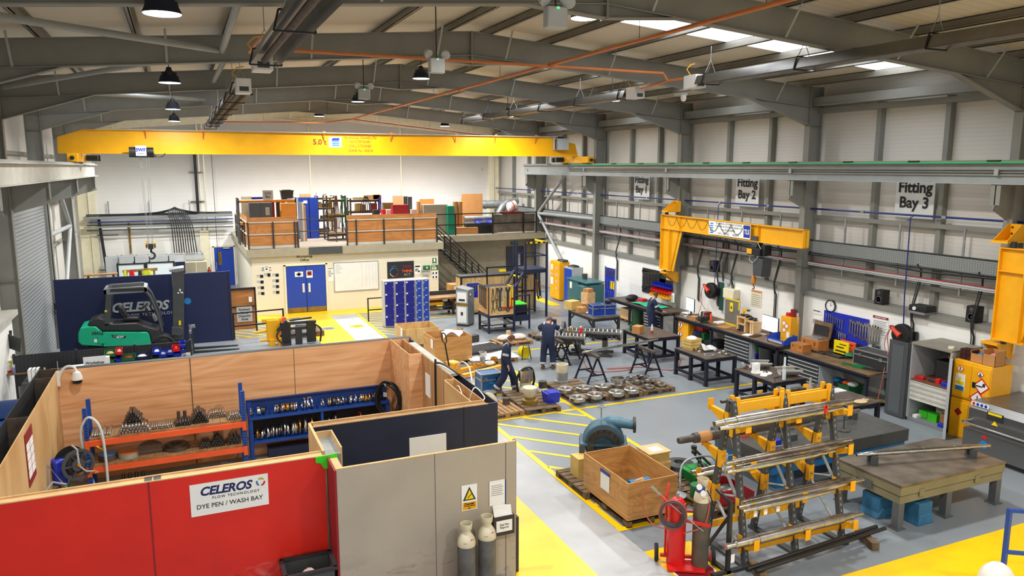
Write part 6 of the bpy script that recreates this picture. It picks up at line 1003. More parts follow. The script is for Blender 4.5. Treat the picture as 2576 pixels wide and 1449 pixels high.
def speaker(px,py,s,tilt=0):
    a = gx(px,py,18.32);t = WT('loudspeaker','black two-way loudspeaker on the wall sill '+s,'speaker',18.32,a.y,2.6);P('cabinet',B().box((-.14,-.14,0),(.14,.14,.42)),'black',t,bevel=.008);P('woofer',B().lathe([(.1,0),(.09,.008),(.05,-.01),(.0,.005)],(0,-.14,.15),(0,-1,0),20),'dark_grey',t);P('tweeter',B().lathe([(.06,0),(.05,.006),(.0,.004)],(0,-.14,.33),(0,-1,0),16),'dark_grey',t)
speaker(1798,678,'below the jib arm, farthest of the three');speaker(2218,757,'above the abrasive wheels chart');speaker(2451,800,'at the right, behind a cable conduit')
a = gx(2328,785,18.3);t = WT('projector','black projector standing on the wall sill between two speakers','projector',18.25,a.y,2.62);P('body',B().box((-.26,-.28,.04),(.26,.14,.2)),'black',t,bevel=.015);P('lens',B().cyl((-.08,-.28,.12),(-.08,-.31,.12),.05),'white_plastic',t);P('tray',B().box((-.28,-.3,-.02),(.24,.1,.04)),'grey',t)

def monitor(px,py,s,w=.56,h=.33,ang=0):
    a = bz(px,py);t = T('monitor','flat monitor with bright white screen '+s,'monitor',(a.x,a.y,ZB),RZ+ang);P('bezel',B().box((-w/2,0,.16),(w/2,.04,.16+h)),'dark',t,bevel=.004);P('screen',B().box((-w/2+.012,-.004,.175),(w/2-.012,0,.15+h)),'screen',t);P('stand',B().box((-.03,.04,0),(.03,.07,.3)).box((-.13,-.05,0),(.13,.16,.012)),'dark',t);k = B()
    for i in range(4): k.box((-w*.4,-.006,.24+.05*i),(-w*.05+.04*i,-.004,.25+.05*i))
    P('screen_text',k,'light_grey',t)
monitor(1735,793,'beside the bearded worker',.62,.5,-.15);monitor(1935,846,'at the right of the middle workbench',.85,.52,-.1)
a = bz(1712,790);S('clipboard',B().box((-.16,-.2,0),(.16,.2,.03)),'white','white keyboard tray and papers in front of the first monitor','papers',loc=(a.x+.35,a.y,ZB));a = bz(1741,806);carton(a.x+.1,a.y,ZB,.3,.26,.15,.4,'brown cardboard box on the middle workbench beside the worker');a = bz(1720,799);S('tape_tin',B().lathe([(.07,0),(.07,.08)],n=18),'light_grey','small round grey tin left of the cardboard box','tin',loc=(a.x+.1,a.y,ZB))
for i,(m,s) in enumerate((('white','white'),('dark','black'),('beige','beige'),('dark_red','dark red'))): S('ring_binder',B().box((-.03,0,0),(.03,.28,.3)),m,s+' ring binder leaning in the row on the middle workbench','binder',loc=(17.45,22.45-.09*i,ZB),rot=(0,.12,RZ))
t = T('red_bottle','red cylinder bottle right of the binders','bottle',(17.5,21.85,ZB));P('bottle',B().lathe([(.04,0),(.04,.26),(.02,.3)],n=14),'orange',t);a = bz(1800,815);S('open_book',B().box((-.2,-.16,0),(.2,.16,.04)),'white','white box file lying right of the red bottle','book',loc=(a.x+.3,a.y+.1,ZB))
t = T('bench_vice','dark green bench vice on the front edge of the middle workbench','vice',(17.1,21.75,ZB),RZ-.2);P('base',B().box((-.12,-.1,0),(.12,.14,.06)).cyl((0,0,.06),(0,0,.12),.08),'olive_dark',t);P('fixed_jaw',B().box((-.11,.02,.1),(.11,.16,.27)),'dark',t,bevel=.02);P('moving_jaw',B().box((-.11,-.2,.1),(.11,-.06,.26)).box((-.05,-.3,.1),(.05,.0,.17)),'dark',t,bevel=.02);P('handle',B().bar((-.16,-.32,.13),(.16,-.32,.13),.02),'galv',t)
a = gx(1824,776,18.2);t = WT('switchgear','tall green and cream electrical switch panel on the white wall','panel',18.2,gx(1825,750,18.2).y,1.25);P('green_door',B().box((-.28,-.06,0),(.0,.05,1.05)),'panel_green',t);P('side_trunking',B().box((.0,-.08,-.1),(.16,.05,1.1)).box((-.36,-.06,1.05),(.26,.06,1.2)),'light_grey',t);P('meter_box',B().box((.14,-.25,.55),(.72,.05,.9)),'cream',t,bevel=.02)
a = bz(1843,822);t = WT('machine_guard_plate','bent grey steel guard plate edged with black and yellow tape','guard',17.75,gx(1843,790,17.75).y,ZB);P('plate',B().box((-.42,0,0),(.35,.015,.95)),'galv_dark',t);P('hazard_tape',B().box((-.42,-.004,.9),(.35,0,.96)).box((.29,-.004,.6),(.35,0,.9)).box((-.38,-.004,0),(.2,0,.06)),'hazard_x',t);P('warning_sticker',B().box((-.16,-.005,.5),(.0,0,.82)),'bright_yellow',t);P('triangle',B().pxz([(-.13,.6),(-.03,.6),(-.08,.72)],-.008,-.005),'dark',t)
a = bz(1880,838);t = T('pallet_wood_rack','bench rack knocked together from pallet wood with tools on top','rack',(17.55,19.9,ZB),RZ-.1)
for x in (-.45,-.02,.3,.42): P('upright',B().box((x-.04,-.15,0),(x+.04,.15,.5 if x < .2 else .42)),'pine',t)
P('shelf',B().box((-.5,-.16,.46),(.1,.18,.5)).box((-.02,-.16,.4),(.48,.18,.44)).box((-.45,-.15,.22),(.0,.15,.25)),'pine',t);P('back_slat',B().box((-.48,.14,.05),(.46,.17,.16)).box((-.48,.14,.28),(.46,.17,.38)),'pine',t);P('stored_disc',B().lathe([(.14,0),(.14,.06)],(-.22,-.06,.1),(0,-1,0),18),'dark',t)
a = t.location;q = T('cordless_drill','yellow and black cordless drill on the pallet-wood rack','drill',(a.x,a.y+.3,ZB+.5),RZ);P('body',B().bar((0,0,.22),(.2,0,.24),.08).bar((.02,0,.22),(-.02,0,.05),.06),'yellow',q);P('battery',B().cb((-.03,0,.04),(.14,.09,.08)),'dark',q);P('chuck',B().cyl((.2,0,.24),(.3,0,.25),.03),'dark',q)
for i in range(3): S('power_tool',B().sphere((0,0,.06),.09,10,6,(1.3,.8,.65)).bar((0,0,.06),(.16,.05,.04),.06),'dark','black power tool lying on the pallet-wood rack, %s of three' % ('left','middle','right')[i],'power tool',loc=(a.x,a.y+.1-.2*i,ZB+(.5 if i < 1 else .44)),rot=(0,0,RZ+i))
t = WT('chemical_locker','slim yellow chemical locker with hazard diamonds right of the second monitor','cabinet',17.75,gx(1982,830,17.75).y,ZB);P('body',B().box((-.22,-.1,0),(.22,.25,.82)),'yellow',t,bevel=.006);k = B();k2 = B()
def diamond(x,z,s,y,k,k2): k.pxz([(x-s,z),(x,z-s),(x+s,z),(x,z+s)],y-.004,y);k2.pxz([(x-s*.8,z),(x,z-s*.8),(x+s*.8,z),(x,z+s*.8)],y-.006,y-.004)
for x,z in ((-.08,.6),(.04,.52),(-.06,.38)): diamond(x,z,.1,-.1,k,k2)
P('hazard_border',k,'bright_red',t);P('hazard_field',k2,'white',t);P('notice',B().box((.05,-.106,.16),(.17,-.1,.34)),'paper',t);yl = t.location.y
for i,(m,h) in enumerate((('bright_red',.1),('dark_red',.24))): S('paint_tin',B().lathe([(.09,0),(.09,h)],n=18),m,('red','tall dark red')[i]+' tin on top of the slim yellow locker','tin',loc=(17.85,yl+.1-.2*i,ZB+.82))
a = bz(1963,868);t = T('storage_bin','large blue open-fronted bin at the near end of the middle workbench','bin',(a.x+.3,a.y+.25,ZB),RZ);P('tray',bin_('x',.75,.55,.26),'blue_bin',t);P('label_holder',B().box((-.3,-.295,.03),(.3,-.28,.1)),'light_grey',t)
for px,py,sx,sy,h,m,s in ((1880,843,.3,.25,.02,'paper','white papers in the middle of the middle workbench'),(1900,846,.45,.2,.03,'dark','black keyboard in front of the second monitor'),(1918,840,.2,.3,.01,'paper','white sheet beside the keyboard'),(1862,830,.25,.12,.05,'dark_steel','steel clamps lying on the middle workbench'),(1855,825,.1,.08,.03,'bright_red','small red part beside the clamps'),(1945,858,.35,.2,.04,'dark','black cable bundle near the blue bin'),(1825,822,.5,.4,.01,'card','flat brown card beside the guard plate')): a = bz(px,py);S('bench_item',B().box((-sx/2,-sy/2,0),(sx/2,sy/2,h)),m,s,'bench item',loc=(a.x,a.y,ZB),rot=(0,0,.3),bevel=.004)

t = WT('chemical_cabinet','yellow cabinet with hazard diamonds under the middle workbench','cabinet',17.05,22.95,0);P('body',B().box((-.38,0,0),(.38,.5,.82)),'yellow',t,bevel=.006);k = B();k2 = B();diamond(-.1,.62,.17,0,k,k2);diamond(-.12,.26,.17,0,k,k2);P('hazard_border',k,'bright_red',t);P('hazard_field',k2,'white',t);P('hazard_symbol',B().box((-.125,-.012,.55),(-.075,-.006,.7)).box((-.145,-.012,.2),(-.1,-.006,.34)),'dark',t)
for x,y,r,h,m,s in ((17.25,22.2,.2,.55,'navy','dark blue plastic drum under the middle workbench'),(17.2,18.6,.26,.7,'dark','black plastic bin under the near end of the middle workbench'),(17.3,18.05,.24,.62,'dark','second black bin, nearest the end of the middle workbench')): t = T('plastic_drum',s,'bin',(x,y,0));P('tub',B().lathe([(r*.85,0),(r,h*.9),(r*1.03,h*.9),(r*1.03,h),(r*.9,h)],n=22),m,t)
for px,py,z,w,m,s in ((1765,845,.25,.4,'bin_green','green plastic box under the middle workbench'),(1760,830,.5,.35,'bright_red','red plastic box above the green one'),(1800,865,.1,.5,'black','black crate with pink lining under the middle workbench'),(1898,875,.45,.4,'bin_green','green crate right of the drawer unit'),(1895,893,.1,.4,'bin_blue','blue crate under the green one right of the drawers')): a = gx(px,py,17.25);tote(17.4,a.y,z,w,.4,.26,m,s)

def chest(px,py,w,d,h,m,label,lid=False):
    a = bz(px,py);t = T('wooden_case',label,'case',(a.x+d/2,a.y,ZB),RZ);P('box',B().box((-w/2,-d/2,0),(w/2,d/2,h)),m,t,bevel=.006)
    for x in (-w*.3,w*.3): P('latch',B().box((x-.02,-d/2-.012,h*.55),(x+.02,-d/2,h*.8)),'brass',t)
    if lid: P('lid',B().bar((0,d/2+.02,h),(0,d/2+.12,h+.5),w,.05,(0,1,0)),'bench_wood',t);P('lid_lining',B().box((-w*.4,d/2-.0,h+.08),(w*.4,d/2+.01,h+.4)),'dark',t);P('instrument',B().box((-w*.35,-d*.3,h),(w*.35,d*.3,h+.05)),'galv',t)
    return t
chest(2003,884,.5,.35,.24,'orange_wood2','small brown wooden case with latches at the left of the nearest workbench');chest(2035,880,.7,.45,.34,'orange_wood2','wooden instrument case with open lid on the nearest workbench',True)
a = bz(2058,876);S('tool_bag',B().sphere((0,0,.14),.28,14,8,(1,.7,.5)),'navy_cloth','dark blue tool bag right of the open wooden case','bag',loc=(min(a.x+.35,17.85),a.y,ZB));a = bz(2050,886);S('black_board',B().box((-.35,-.14,0),(.35,.14,.04)),'dark','flat black case lying in front of the wooden instrument case','case',loc=(a.x+.1,a.y,ZB),rot=(0,0,RZ),bevel=.006)
def toolcase(px,py,m,label,w=.5): a = bz(px,py);t = T('tool_case',label,'tool case',(min(a.x+.25,17.9),a.y,ZB),RZ);P('base',B().box((-w/2,-.2,0),(w/2,.15,.06)),'dark',t,bevel=.01);P('lid',B().box((-w/2,.13,.05),(w/2,.18,.44)),m,t,bevel=.01);P('tools',B().box((-w*.35,.12,.12),(w*.35,.13,.16)).box((-w*.3,.12,.24),(w*.2,.13,.27)).box((-w*.1,.12,.34),(w*.35,.13,.36)),'black',t)
toolcase(2090,898,'bright_yellow','bright yellow open socket case on the nearest workbench',.55);toolcase(2118,896,'orange','orange open tool case on the nearest workbench',.55);a = bz(2140,898);carton(a.x+.5,a.y,ZB,.45,.3,.3,RZ,'dark blue case behind the flight case','bin_blue',False,name='tool_box');a = bz(2135,900);S('green_pouch',B().sphere((0,0,.08),.2,12,6,(1,1,.45)),'bin_green','dark green cloth pouch left of the flight case','pouch',loc=(min(a.x+.2,17.95),a.y,ZB))
def flight_case(x,y,z,rz,w,d,h,m,label,corner='galv'):
    t = T('flight_case',label,'case',(x,y,z),rz);P('panel',B().box((-w/2,-d/2,0),(w/2,d/2,h)),m,t);k = B();e = .03
    for sx in (-1,1):
        for sy in (-1,1): k.cb((sx*w/2,sy*d/2,h/2),(e,e,h))
        for zz in (0,h*.68,h): k.cb((sx*w/2,0,zz),(e,d,e))
    for sy in (-1,1):
        for zz in (0,h*.68,h): k.cb((0,sy*d/2,zz),(w,e,e))
    P('edge_trim',k,corner,t)
    for x_ in ((-w*.3,w*.3) if w > .5 else (0,)): P('latch',B().box((x_-.05,-d/2-.025,h*.6),(x_+.05,-d/2-.005,h*.82)),'chrome',t)
    P('handle',B().box((w/2+.005,-.08,h*.35),(w/2+.03,.08,h*.55)),'white_plastic',t);return t
a = bz(2190,928);flight_case(a.x+.3,a.y+.05,ZB+.02,RZ,1.15,.55,.42,'dark','large black flight case with silver edges on the nearest workbench')
a = bz(2160,925);S('dust_pan',B().pxy([(-.18,-.12),(.1,-.16),(.22,0),(.1,.16),(-.18,.12),(-.2,.03),(-.5,.02),(-.5,-.02),(-.2,-.03)],0,.05),'bin_green','green dustpan on the nearest workbench in front of the flight case','dustpan',loc=(a.x+.05,a.y,ZB),rot=(0,0,RZ+.3));a = bz(2192,931);S('brush',B().bar((-.2,0,.03),(.2,0,.03),.07,.05).bar((.2,0,.03),(.4,0,.02),.03),'dark','dark hand brush right of the green dustpan','brush',loc=(a.x-.02,a.y,ZB),rot=(0,0,RZ+.4))
t = WT('spanner_board','wide blue pegboard full of spanners above the nearest workbench','tool board',18.2,gx(2125,830,18.2).y,0);w_ = (gx(2068,830,18.2).y-gx(2181,830,18.2).y)/2;P('board',B().box((-w_,0,1.3),(w_,.03,2.1)),'bin_blue',t);P('lower_panel',B().box((-w_,0,.95),(w_,.03,1.3)),'dark',t)
y0 = t.location.y+w_
for i in range(8): S('spanner',wrench(.3),'chrome','short bright spanner in the upper left row of the wide blue pegboard','spanner','short spanners, upper left of the wide blue pegboard',loc=(18.17,y0-.12-.09*i,2.02-.015*i),rot=(0,0,RZ))
for i in range(11): S('spanner',wrench(.34),'chrome','bright spanner in the lower left row of the wide blue pegboard','spanner','spanners in the lower left row of the wide blue pegboard',loc=(18.17,y0-.1-.08*i,1.62-.01*i),rot=(0,0,RZ))
for i in range(12): S('spanner',wrench(.42+.02*i),'chrome','long bright spanner on the right half of the wide blue pegboard','spanner','long spanners, right half of the wide blue pegboard',loc=(18.17,y0-1.05-.095*i,2.0-.02*(i % 3)),rot=(0,0,RZ))
for m,s,px in (('bin_green','green plastic crate with rags under the nearest workbench',2135),): tote(17.5,gx(px,1040,17.5).y,0,.6,.4,.3,m,s)
for i,(m,dx) in enumerate((('navy_cloth',0),('orange',.1),('sky_blue',-.25),('white',.3))): S('rag',B().sphere((0,0,.05),.14,10,6,(1.2,1,.5)),m,('dark blue','orange','light blue','white')[i]+' rag in the green crate under the nearest workbench','rag',loc=(17.4,gx(2125,1040,17.5).y-dx,.28))
S('floor_rags',B().grid(10,8,lambda u,v:(u*1.1-.5,v*.6-.3,.03+.1*abs(math.sin(4*u+6*v))*math.sin(PI*u))),'rag_brown','brown sacking heaped on the floor under the nearest workbench','sacking',loc=(17.3,14.5,0));t = T('waste_bin','green round waste bin with black liner beside the open grey cabinet','bin',(17.5,13.95,0));P('tub',B().lathe([(.24,0),(.3,.75),(.28,.75),(.22,.05)],n=22),'bin_green_dark',t);P('liner',B().lathe([(.31,.55),(.32,.78),(.28,.78)],n=22,cap=False),'black',t);P('handle_band',B().ring(.31,.28,.05,(0,0,.5)),'bin_green_dark',t)

def reel(px,py,zend,label,yo):
    a = gx(px,py,17.95);t = WT('hose_reel',label,'hose reel',17.98,a.y,a.z);P('case',B().lathe([(.27,0),(.3,.05),(.3,.18),(.27,.22)],(0,.12,0),(0,-1,0),28).box((-.2,.1,-.12),(.34,.2,.12)),'black',t);P('orange_arm',B().tube([(.02,-.12,-.02),(-.12,-.12,.06),(-.25,-.13,.18)],[.085,.065,.05],14),'reel_orange',t);P('wall_bracket',B().box((-.05,.12,-.35),(.12,.25,.2)),'light_grey',t);P('hose_end',B().box((-.3,-.16,.14),(-.22,-.08,.22)),'dark_red',t)
    P('hose',B().tube(sm([(.25,-.13,-.0),(-.26,-.14,.18),(-.35,-.12,-.2),(-.4,-.15,-.55),(-.25,-.2,-.85),(-.1+yo,-.5,zend)] if yo < 0 else [(-.26,-.14,.18),(-.3,-.2,-.1),(-.2,-.25,-.5),(.0,-.6,-1.0),(.15,-.95,zend)]),.012,6).tube(sm([(-.26,-.14,.18),(-.42,-.12,-.15),(-.4,-.15,-.45),(-.2,-.18,-.6),(-.05,-.16,-.75)]),.01,6),'hose_red',t)
reel(1787,731,-1.6,'black and red hose reel on the wall above the middle workbench',.2);reel(2268,842,-1.85,'black and orange hose reel beside the open grey cabinet',.3)

t = WT('open_cabinet','tall grey workshop cabinet with open perforated doors','cabinet',17.0,12.66,0);w = .55
P('side_panel',B().box((-w,0,0),(-w+.03,1.1,2.05)),'light_grey',t);P('side_panel',B().box((w-.03,0,0),(w,1.1,2.05)),'light_grey',t);P('top',B().box((-w-.01,-.01,2.02),(w+.01,1.12,2.07)),'table_grey',t);P('back_panel',B().box((-w,1.08,0),(w,1.1,2.05)),'grey',t);P('base',B().box((-w,0,0),(w,1.1,.08)),'grey',t)
P('work_shelf',B().box((-w+.03,.02,1.08),(w-.03,1.08,1.11)),'shelf_red',t)
for i in range(4): d_ = P('drawer',B().box((-w+.04,.0,.58+i*.125),(w-.04,.6,.695+i*.125)),'cream_grey',t);P('drawer_lip',B().box((-w+.04,-.012,.675+i*.125),(w-.04,.0,.692+i*.125)),'light_grey',d_)
l = P('left_door',B().box((-w-.58,-.1,.03),(-w-.02,-.06,2.03)).box((-w-.04,-.06,.03),(-w,0,2.03)),'dark_grey',t);P('perforated_sheet',B().box((-w-.48,-.106,.12),(-w-.14,-.1,1.92)),'peg_front',l)
l = P('right_door',B().box((0,-.62,.03),(.04,0,2.03)),'stone',t,loc=(w,0,0),rot=(0,0,R(33)));P('door_edge',B().box((-.005,-.63,.03),(.06,-.6,2.03)),'light_grey',l)
def oc(x,y,z): return (17.0+y,12.66-x,z)
t = T('small_parts_drawers','black chest of small drawers inside the open grey cabinet','drawer chest',oc(-.05,.75,1.11),RZ);P('case',B().box((-.22,-.15,0),(.22,.2,.5)),'dark',t)
for i in range(7): P('drawer',B().box((-.2,-.165,.02+i*.068),(.2,-.15,.08+i*.068)),'dark_grey',t)
for i,(x,z,m,s) in enumerate(((-.02,1.66,'yellow','upper yellow'),(.15,1.66,'yellow','second yellow'),(.3,1.66,'bin_blue','upper dark blue'),(.32,1.8,'bin_blue','topmost dark blue'),(.1,1.8,'dark_red','dark red'))): p = oc(x,.9,z);put_bin(p[0],p[1],p[2],m,s+' bin at the back of the open grey cabinet',RZ,.16,.2,.12)
for x,y,m,s,q in ((-.38,.2,'bright_red','red tool at the left of the cabinet work shelf',(.24,.1,.08)),(.1,.25,'bright_red','red bottle base on the cabinet work shelf',(.12,.12,.12)),(.22,.3,'dark_red','dark red cup on the cabinet work shelf',(.12,.12,.1)),(-.05,.22,'black','black pliers on the cabinet work shelf',(.22,.05,.03)),(.38,.15,'bin_blue','blue tray on the cabinet work shelf',(.2,.15,.1)),(.35,.6,'navy','tall dark blue cans on the cabinet work shelf',(.2,.15,.28))): p = oc(x,y,1.11);S('shelf_item',B().box((-q[0]/2,-q[1]/2,0),(q[0]/2,q[1]/2,q[2])),m,s,'shelf item',loc=p,rot=(0,0,RZ),bevel=.01)
for x,y,m,s,q in ((-.3,.4,'lime','left bright green carton at the foot of the open cabinet',(.24,.2,.18)),(.0,.35,'lime','right bright green carton at the foot of the open cabinet',(.26,.2,.2)),(-.38,.25,'paper','white cartons beside the green ones',(.12,.3,.08)),(.32,.4,'card','brown carton at the foot of the open cabinet',(.22,.3,.28)),(.4,.08,'bin_blue','blue bin at the foot of the open cabinet',(.14,.12,.1)),(-.05,.75,'white_plastic','white carton behind the green ones',(.3,.2,.3))): p = oc(x,y,.08);S('carton',B().box((-q[0]/2,-q[1]/2,0),(q[0]/2,q[1]/2,q[2])),m,s,'carton',loc=p,rot=(0,0,RZ),bevel=.006)
p = oc(.35,.25,2.07);S('tape_roll',B().ring(.07,.04,.05,(0,0,0)),'cream','roll of white tape on top of the open grey cabinet','tape',loc=p)
t = WT('chemical_cabinet','tall yellow two-part chemical cabinet with hazard diamonds at the right','cabinet',16.95,11.52,0);w = .47
P('lower_body',B().box((-w,0,0),(w,.75,.98)),'yellow',t,bevel=.01);P('upper_body',B().box((-w,0,1.0),(w,.75,1.92)),'yellow',t,bevel=.01)
for x0,x1 in ((-w+.02,-.005),(.005,w-.02)): P('door',B().box((x0,-.02,.05),(x1,0,.9)),'yellow',t,bevel=.004);P('door',B().box((x0,-.02,1.05),(x1,0,1.85)),'yellow',t,bevel=.004)
P('handle',B().box((.05,-.035,1.35),(.13,-.02,1.48)).box((.05,-.035,.5),(.13,-.02,.63)),'black',t);k = B();k2 = B()
for x,z,s in ((-.28,1.72,.09),(.22,1.7,.09),(.27,1.42,.2),(.2,1.1,.2)): diamond(x,z,s,-.021,k,k2)
P('hazard_border',k,'bright_red',t);P('hazard_field',k2,'white',t);P('hazard_symbol',B().box((-.29,-.032,1.68),(-.27,-.027,1.77)).box((.14,-.032,1.4),(.3,-.027,1.43)).box((.3,-.032,1.42),(.36,-.027,1.5)).box((.19,-.032,1.03),(.21,-.027,1.18)).box((.12,-.032,1.02),(.3,-.027,1.035)).lathe([(.035,0),(.0,.09)],(.22,-.03,1.66),n=6),'dark',t);P('red_diamond',B().pxz([(-.34,.66),(-.24,.56),(-.14,.66),(-.24,.76)],-.026,-.021),'dark_red',t)
n_ = P('notice',B().box((-.38,-.026,1.2),(-.14,-.021,1.6)),'paper',t);P('notice_band',B().box((-.36,-.03,1.34),(-.16,-.026,1.42)),'bright_yellow',n_);P('notice_blue',B().box((-.37,-.03,1.2),(-.15,-.026,1.3)),'sky_blue',n_);P('notice_triangle',B().pxz([(-.3,1.46),(-.22,1.46),(-.26,1.55)],-.031,-.026),'bright_yellow',n_)
def yc(x,y,z=1.92): return (16.95+y,11.52-x,z)
for i,(x,z) in enumerate(((-.36,0),(-.2,0),(-.36,.13),(-.2,.13))): S('carton',B().box((-.075,-.12,0),(.075,.12,.125)).box((-.05,-.122,.03),(.05,-.12,.1)),'dark_red2','small black and red carton stacked on the tall yellow cabinet, %s' % ('lower left','lower right','upper left','upper right')[i],'carton',loc=yc(x,.25,1.92+z),rot=(0,0,RZ))
def open_carton(p,rz,w,d,h,label,fill=None,m='card'):
    t = T('cardboard_box',label,'box',p,rz);s = .008
    P('wall',B().box((-w/2,-d/2,0),(w/2,-d/2+s,h*.75)),m,t);P('wall',B().box((-w/2,d/2-s,0),(w/2,d/2,h)),m,t);P('wall',B().box((-w/2,-d/2,0),(-w/2+s,d/2,h)),m,t);P('wall',B().box((w/2-s,-d/2,0),(w/2,d/2,h)),m,t);P('base',B().box((-w/2,-d/2,0),(w/2,d/2,s)),m,t)
    if fill: P('contents',B().sphere((0,0,h*.4),1,10,6,(w*.4,d*.38,h*.4)),fill,t)
open_carton(yc(.02,.25),RZ,.34,.3,.28,'open brown carton with blue packet on the tall yellow cabinet','sky_blue');open_carton(yc(.32,.25),RZ,.3,.36,.36,'open brown carton of pink gloves on the tall yellow cabinet','glove_pink')

t = T('parts_washer','stainless patterned parts washer at the right edge','washer',(17.1,10.05,0));w = .62
P('lower_body',B().box((-.95,-1.05,.12),(1.0,1.0,.62)),'checker2',t);P('lid',B().pxz([(-.75,.66),(1.0,.66),(1.0,1.2),(-.6,1.2),(-.75,1.05)],-1.05,1.05),'checker2',t);P('lid_top',B().box((-.6,-1.05,1.2),(1.0,1.05,1.21)),'stainless',t);P('plinth',B().box((-.85,-.95,0),(1.0,.95,.12)),'dark',t)
P('handle',B().tube([(-.75,1.0,.75),(-.98,1.02,.75),(-1.0,.95,.75),(-1.0,-1.1,.75)],.025,8),'chrome',t);P('warning_plate',B().box((-.762,.25,.9),(-.75,.62,1.08)),'dark',t);P('warning_band',B().box((-.768,.28,1.02),(-.762,.59,1.07)),'bright_yellow',t);P('warning_triangle',B().pyz([(.36,.8),(.5,.8),(.43,.9)],-.76,-.75),'bright_yellow',t);p_ = P('symbol_strip',B().box((-.72,.62,1.11),(-.715,1.03,1.2)),'white',t)
for i in range(4): P('safety_symbol',B().lathe([(.035,0),(.035,.003)],(-.722,.97-.095*i,1.155),(-1,0,0),16),'bright_red' if i == 0 else 'blue',p_)
P('maker_logo',B().lathe([(.09,0),(.09,.004)],(-.953,.5,.36),(-1,0,0),20),'sky_blue',t);P('maker_flag',B().box((-.958,.45,.5),(-.95,.55,.57)),'bright_red',t)
None

t = WT('chemical_cabinet','tall yellow chemical cabinet with eight hazard labels in the far corner','cabinet',16.75,32.95,0);w = .5;P('body',B().box((-w,0,.05),(w,.55,1.92)),'yellow',t,bevel=.01)
for x0,x1 in ((-w+.02,-.005),(.005,w-.02)): P('door',B().box((x0,-.02,.1),(x1,0,1.87)),'yellow',t)
k = B();k2 = B();k3 = B()
for x,z in ((.2,1.6),(.2,1.27),(.2,.94),(.2,.61),(-.28,1.27)): diamond(x,z,.14,-.021,k,k2);k3.box((x-.02,-.032,z-.06),(x+.02,-.027,z+.06))
P('hazard_border',k,'bright_red',t);P('hazard_field',k2,'white',t);P('hazard_symbol',k3,'dark',t);P('notice',B().box((-.38,-.026,1.48),(-.2,-.021,1.75)).box((-.4,-.026,.75),(-.16,-.021,1.1)),'paper',t);S('grey_case',B().box((-.3,-.15,0),(.3,.15,.1)),'dark_grey','dark grey flat case on top of the tall yellow cabinet in the far corner','case',loc=(17.05,32.7,1.92),bevel=.02,rot=(0,0,RZ))
t = WT('blue_cupboard','grey cupboard with blue door beside the far yellow cabinet','cupboard',16.9,31.85,0);P('body',B().box((-.4,0,0),(.4,.6,1.75)),'light_grey',t);P('door',B().box((-.37,-.02,.05),(.37,0,1.68)),'door_blue',t);P('cloth_on_top',B().sphere((0,.3,1.75),.35,12,6,(1,.8,.3)),'dark',t)
t = WT('machine_cabinet','teal green machine cabinet in front of the far column','machine',16.55,30.3,0);P('left_body',B().box((-.95,.0,0),(.1,.9,1.3)),'teal',t,bevel=.02);P('lid',B().box((-.98,-.05,1.3),(1.0,.9,1.36)),'teal',t,bevel=.01);P('right_body',B().box((.1,.1,0),(1.0,.9,1.25)),'teal',t);P('side_door',B().box((.35,-.2,.55),(.98,.1,1.2)),'teal',t,bevel=.03);P('data_plate',B().box((-.7,-.008,.9),(-.5,0,1.2)),'paper',t);P('top_motor',B().lathe([(.12,0),(.14,.25)],(-.1,.45,1.36),n=16),'dark_grey',t)
for x,y,r,h,m,nm,s in ((15.6,36.9,.12,1.0,'bright_yellow','cone','yellow wet floor sign by the back wall'),): S('floor_sign',B().box((-.2,-.05,0),(.2,.05,1.1)),m,s,'sign',loc=(x,y,0))
t = T('fire_extinguisher','red fire extinguisher by the yellow floor sign','fire extinguisher',(16.6,36.5,0));P('body',B().lathe([(.09,0),(.09,.45),(.04,.55)],(0,0,.5),n=16),'bright_red',t);P('stand',B().box((-.1,-.1,0),(.1,.1,.5)),'card',t);carton(16.9,35.6,0,.5,.5,.6,0,'brown carton on the floor by the fire extinguisher','card');carton(17.3,31.3,0,.4,.4,.35,0,'brown carton at the foot of the far yellow cabinet','card')
None
# ================================================================ STEEL TABLES
def table(x,y,L,w,label,m='navy_dark',low=True,z=.85,brace=False):
    t = T('steel_table',label,'table',(x,y,0));P('table_top',B().box((-w/2,-L/2,z-.03),(w/2,L/2,z)),'table_steel',t,bevel=.004)
    for sx in (-1,1):
        for q in ((-1,1) if brace else (-1,0,1)): P('leg',B().box((sx*(w/2-.05)-.045,q*(L/2-.05)-.045,0),(sx*(w/2-.05)+.045,q*(L/2-.05)+.045,z-.03)),m,t);P('foot_plate',B().box((sx*(w/2-.05)-.07,q*(L/2-.05)-.07,0),(sx*(w/2-.05)+.07,q*(L/2-.05)+.07,.012)),m,t)
        P('apron',B().box((sx*(w/2-.05)-.03,-L/2+.05,z-.13),(sx*(w/2-.05)+.03,L/2-.05,z-.03)),m,t)
        if low: P('lower_rail',B().box((sx*(w/2-.05)-.03,-L/2+.05,.14),(sx*(w/2-.05)+.03,L/2-.05,.22)),m,t)
        if brace:
            for q in (-1,1): P('knee_brace',B().bar((sx*(w/2-.05),q*(L/2-.1),.5),(sx*(w/2-.05),q*(L/2-.5),z-.08),.05),m,t)
    for q in (-1,1):
        P('apron',B().box((-w/2+.05,q*(L/2-.05)-.03,z-.13),(w/2-.05,q*(L/2-.05)+.03,z-.03)),m,t)
        if low: P('lower_rail',B().box((-w/2+.05,q*(L/2-.05)-.03,.14),(w/2-.05,q*(L/2-.05)+.03,.22)),m,t)
    return t
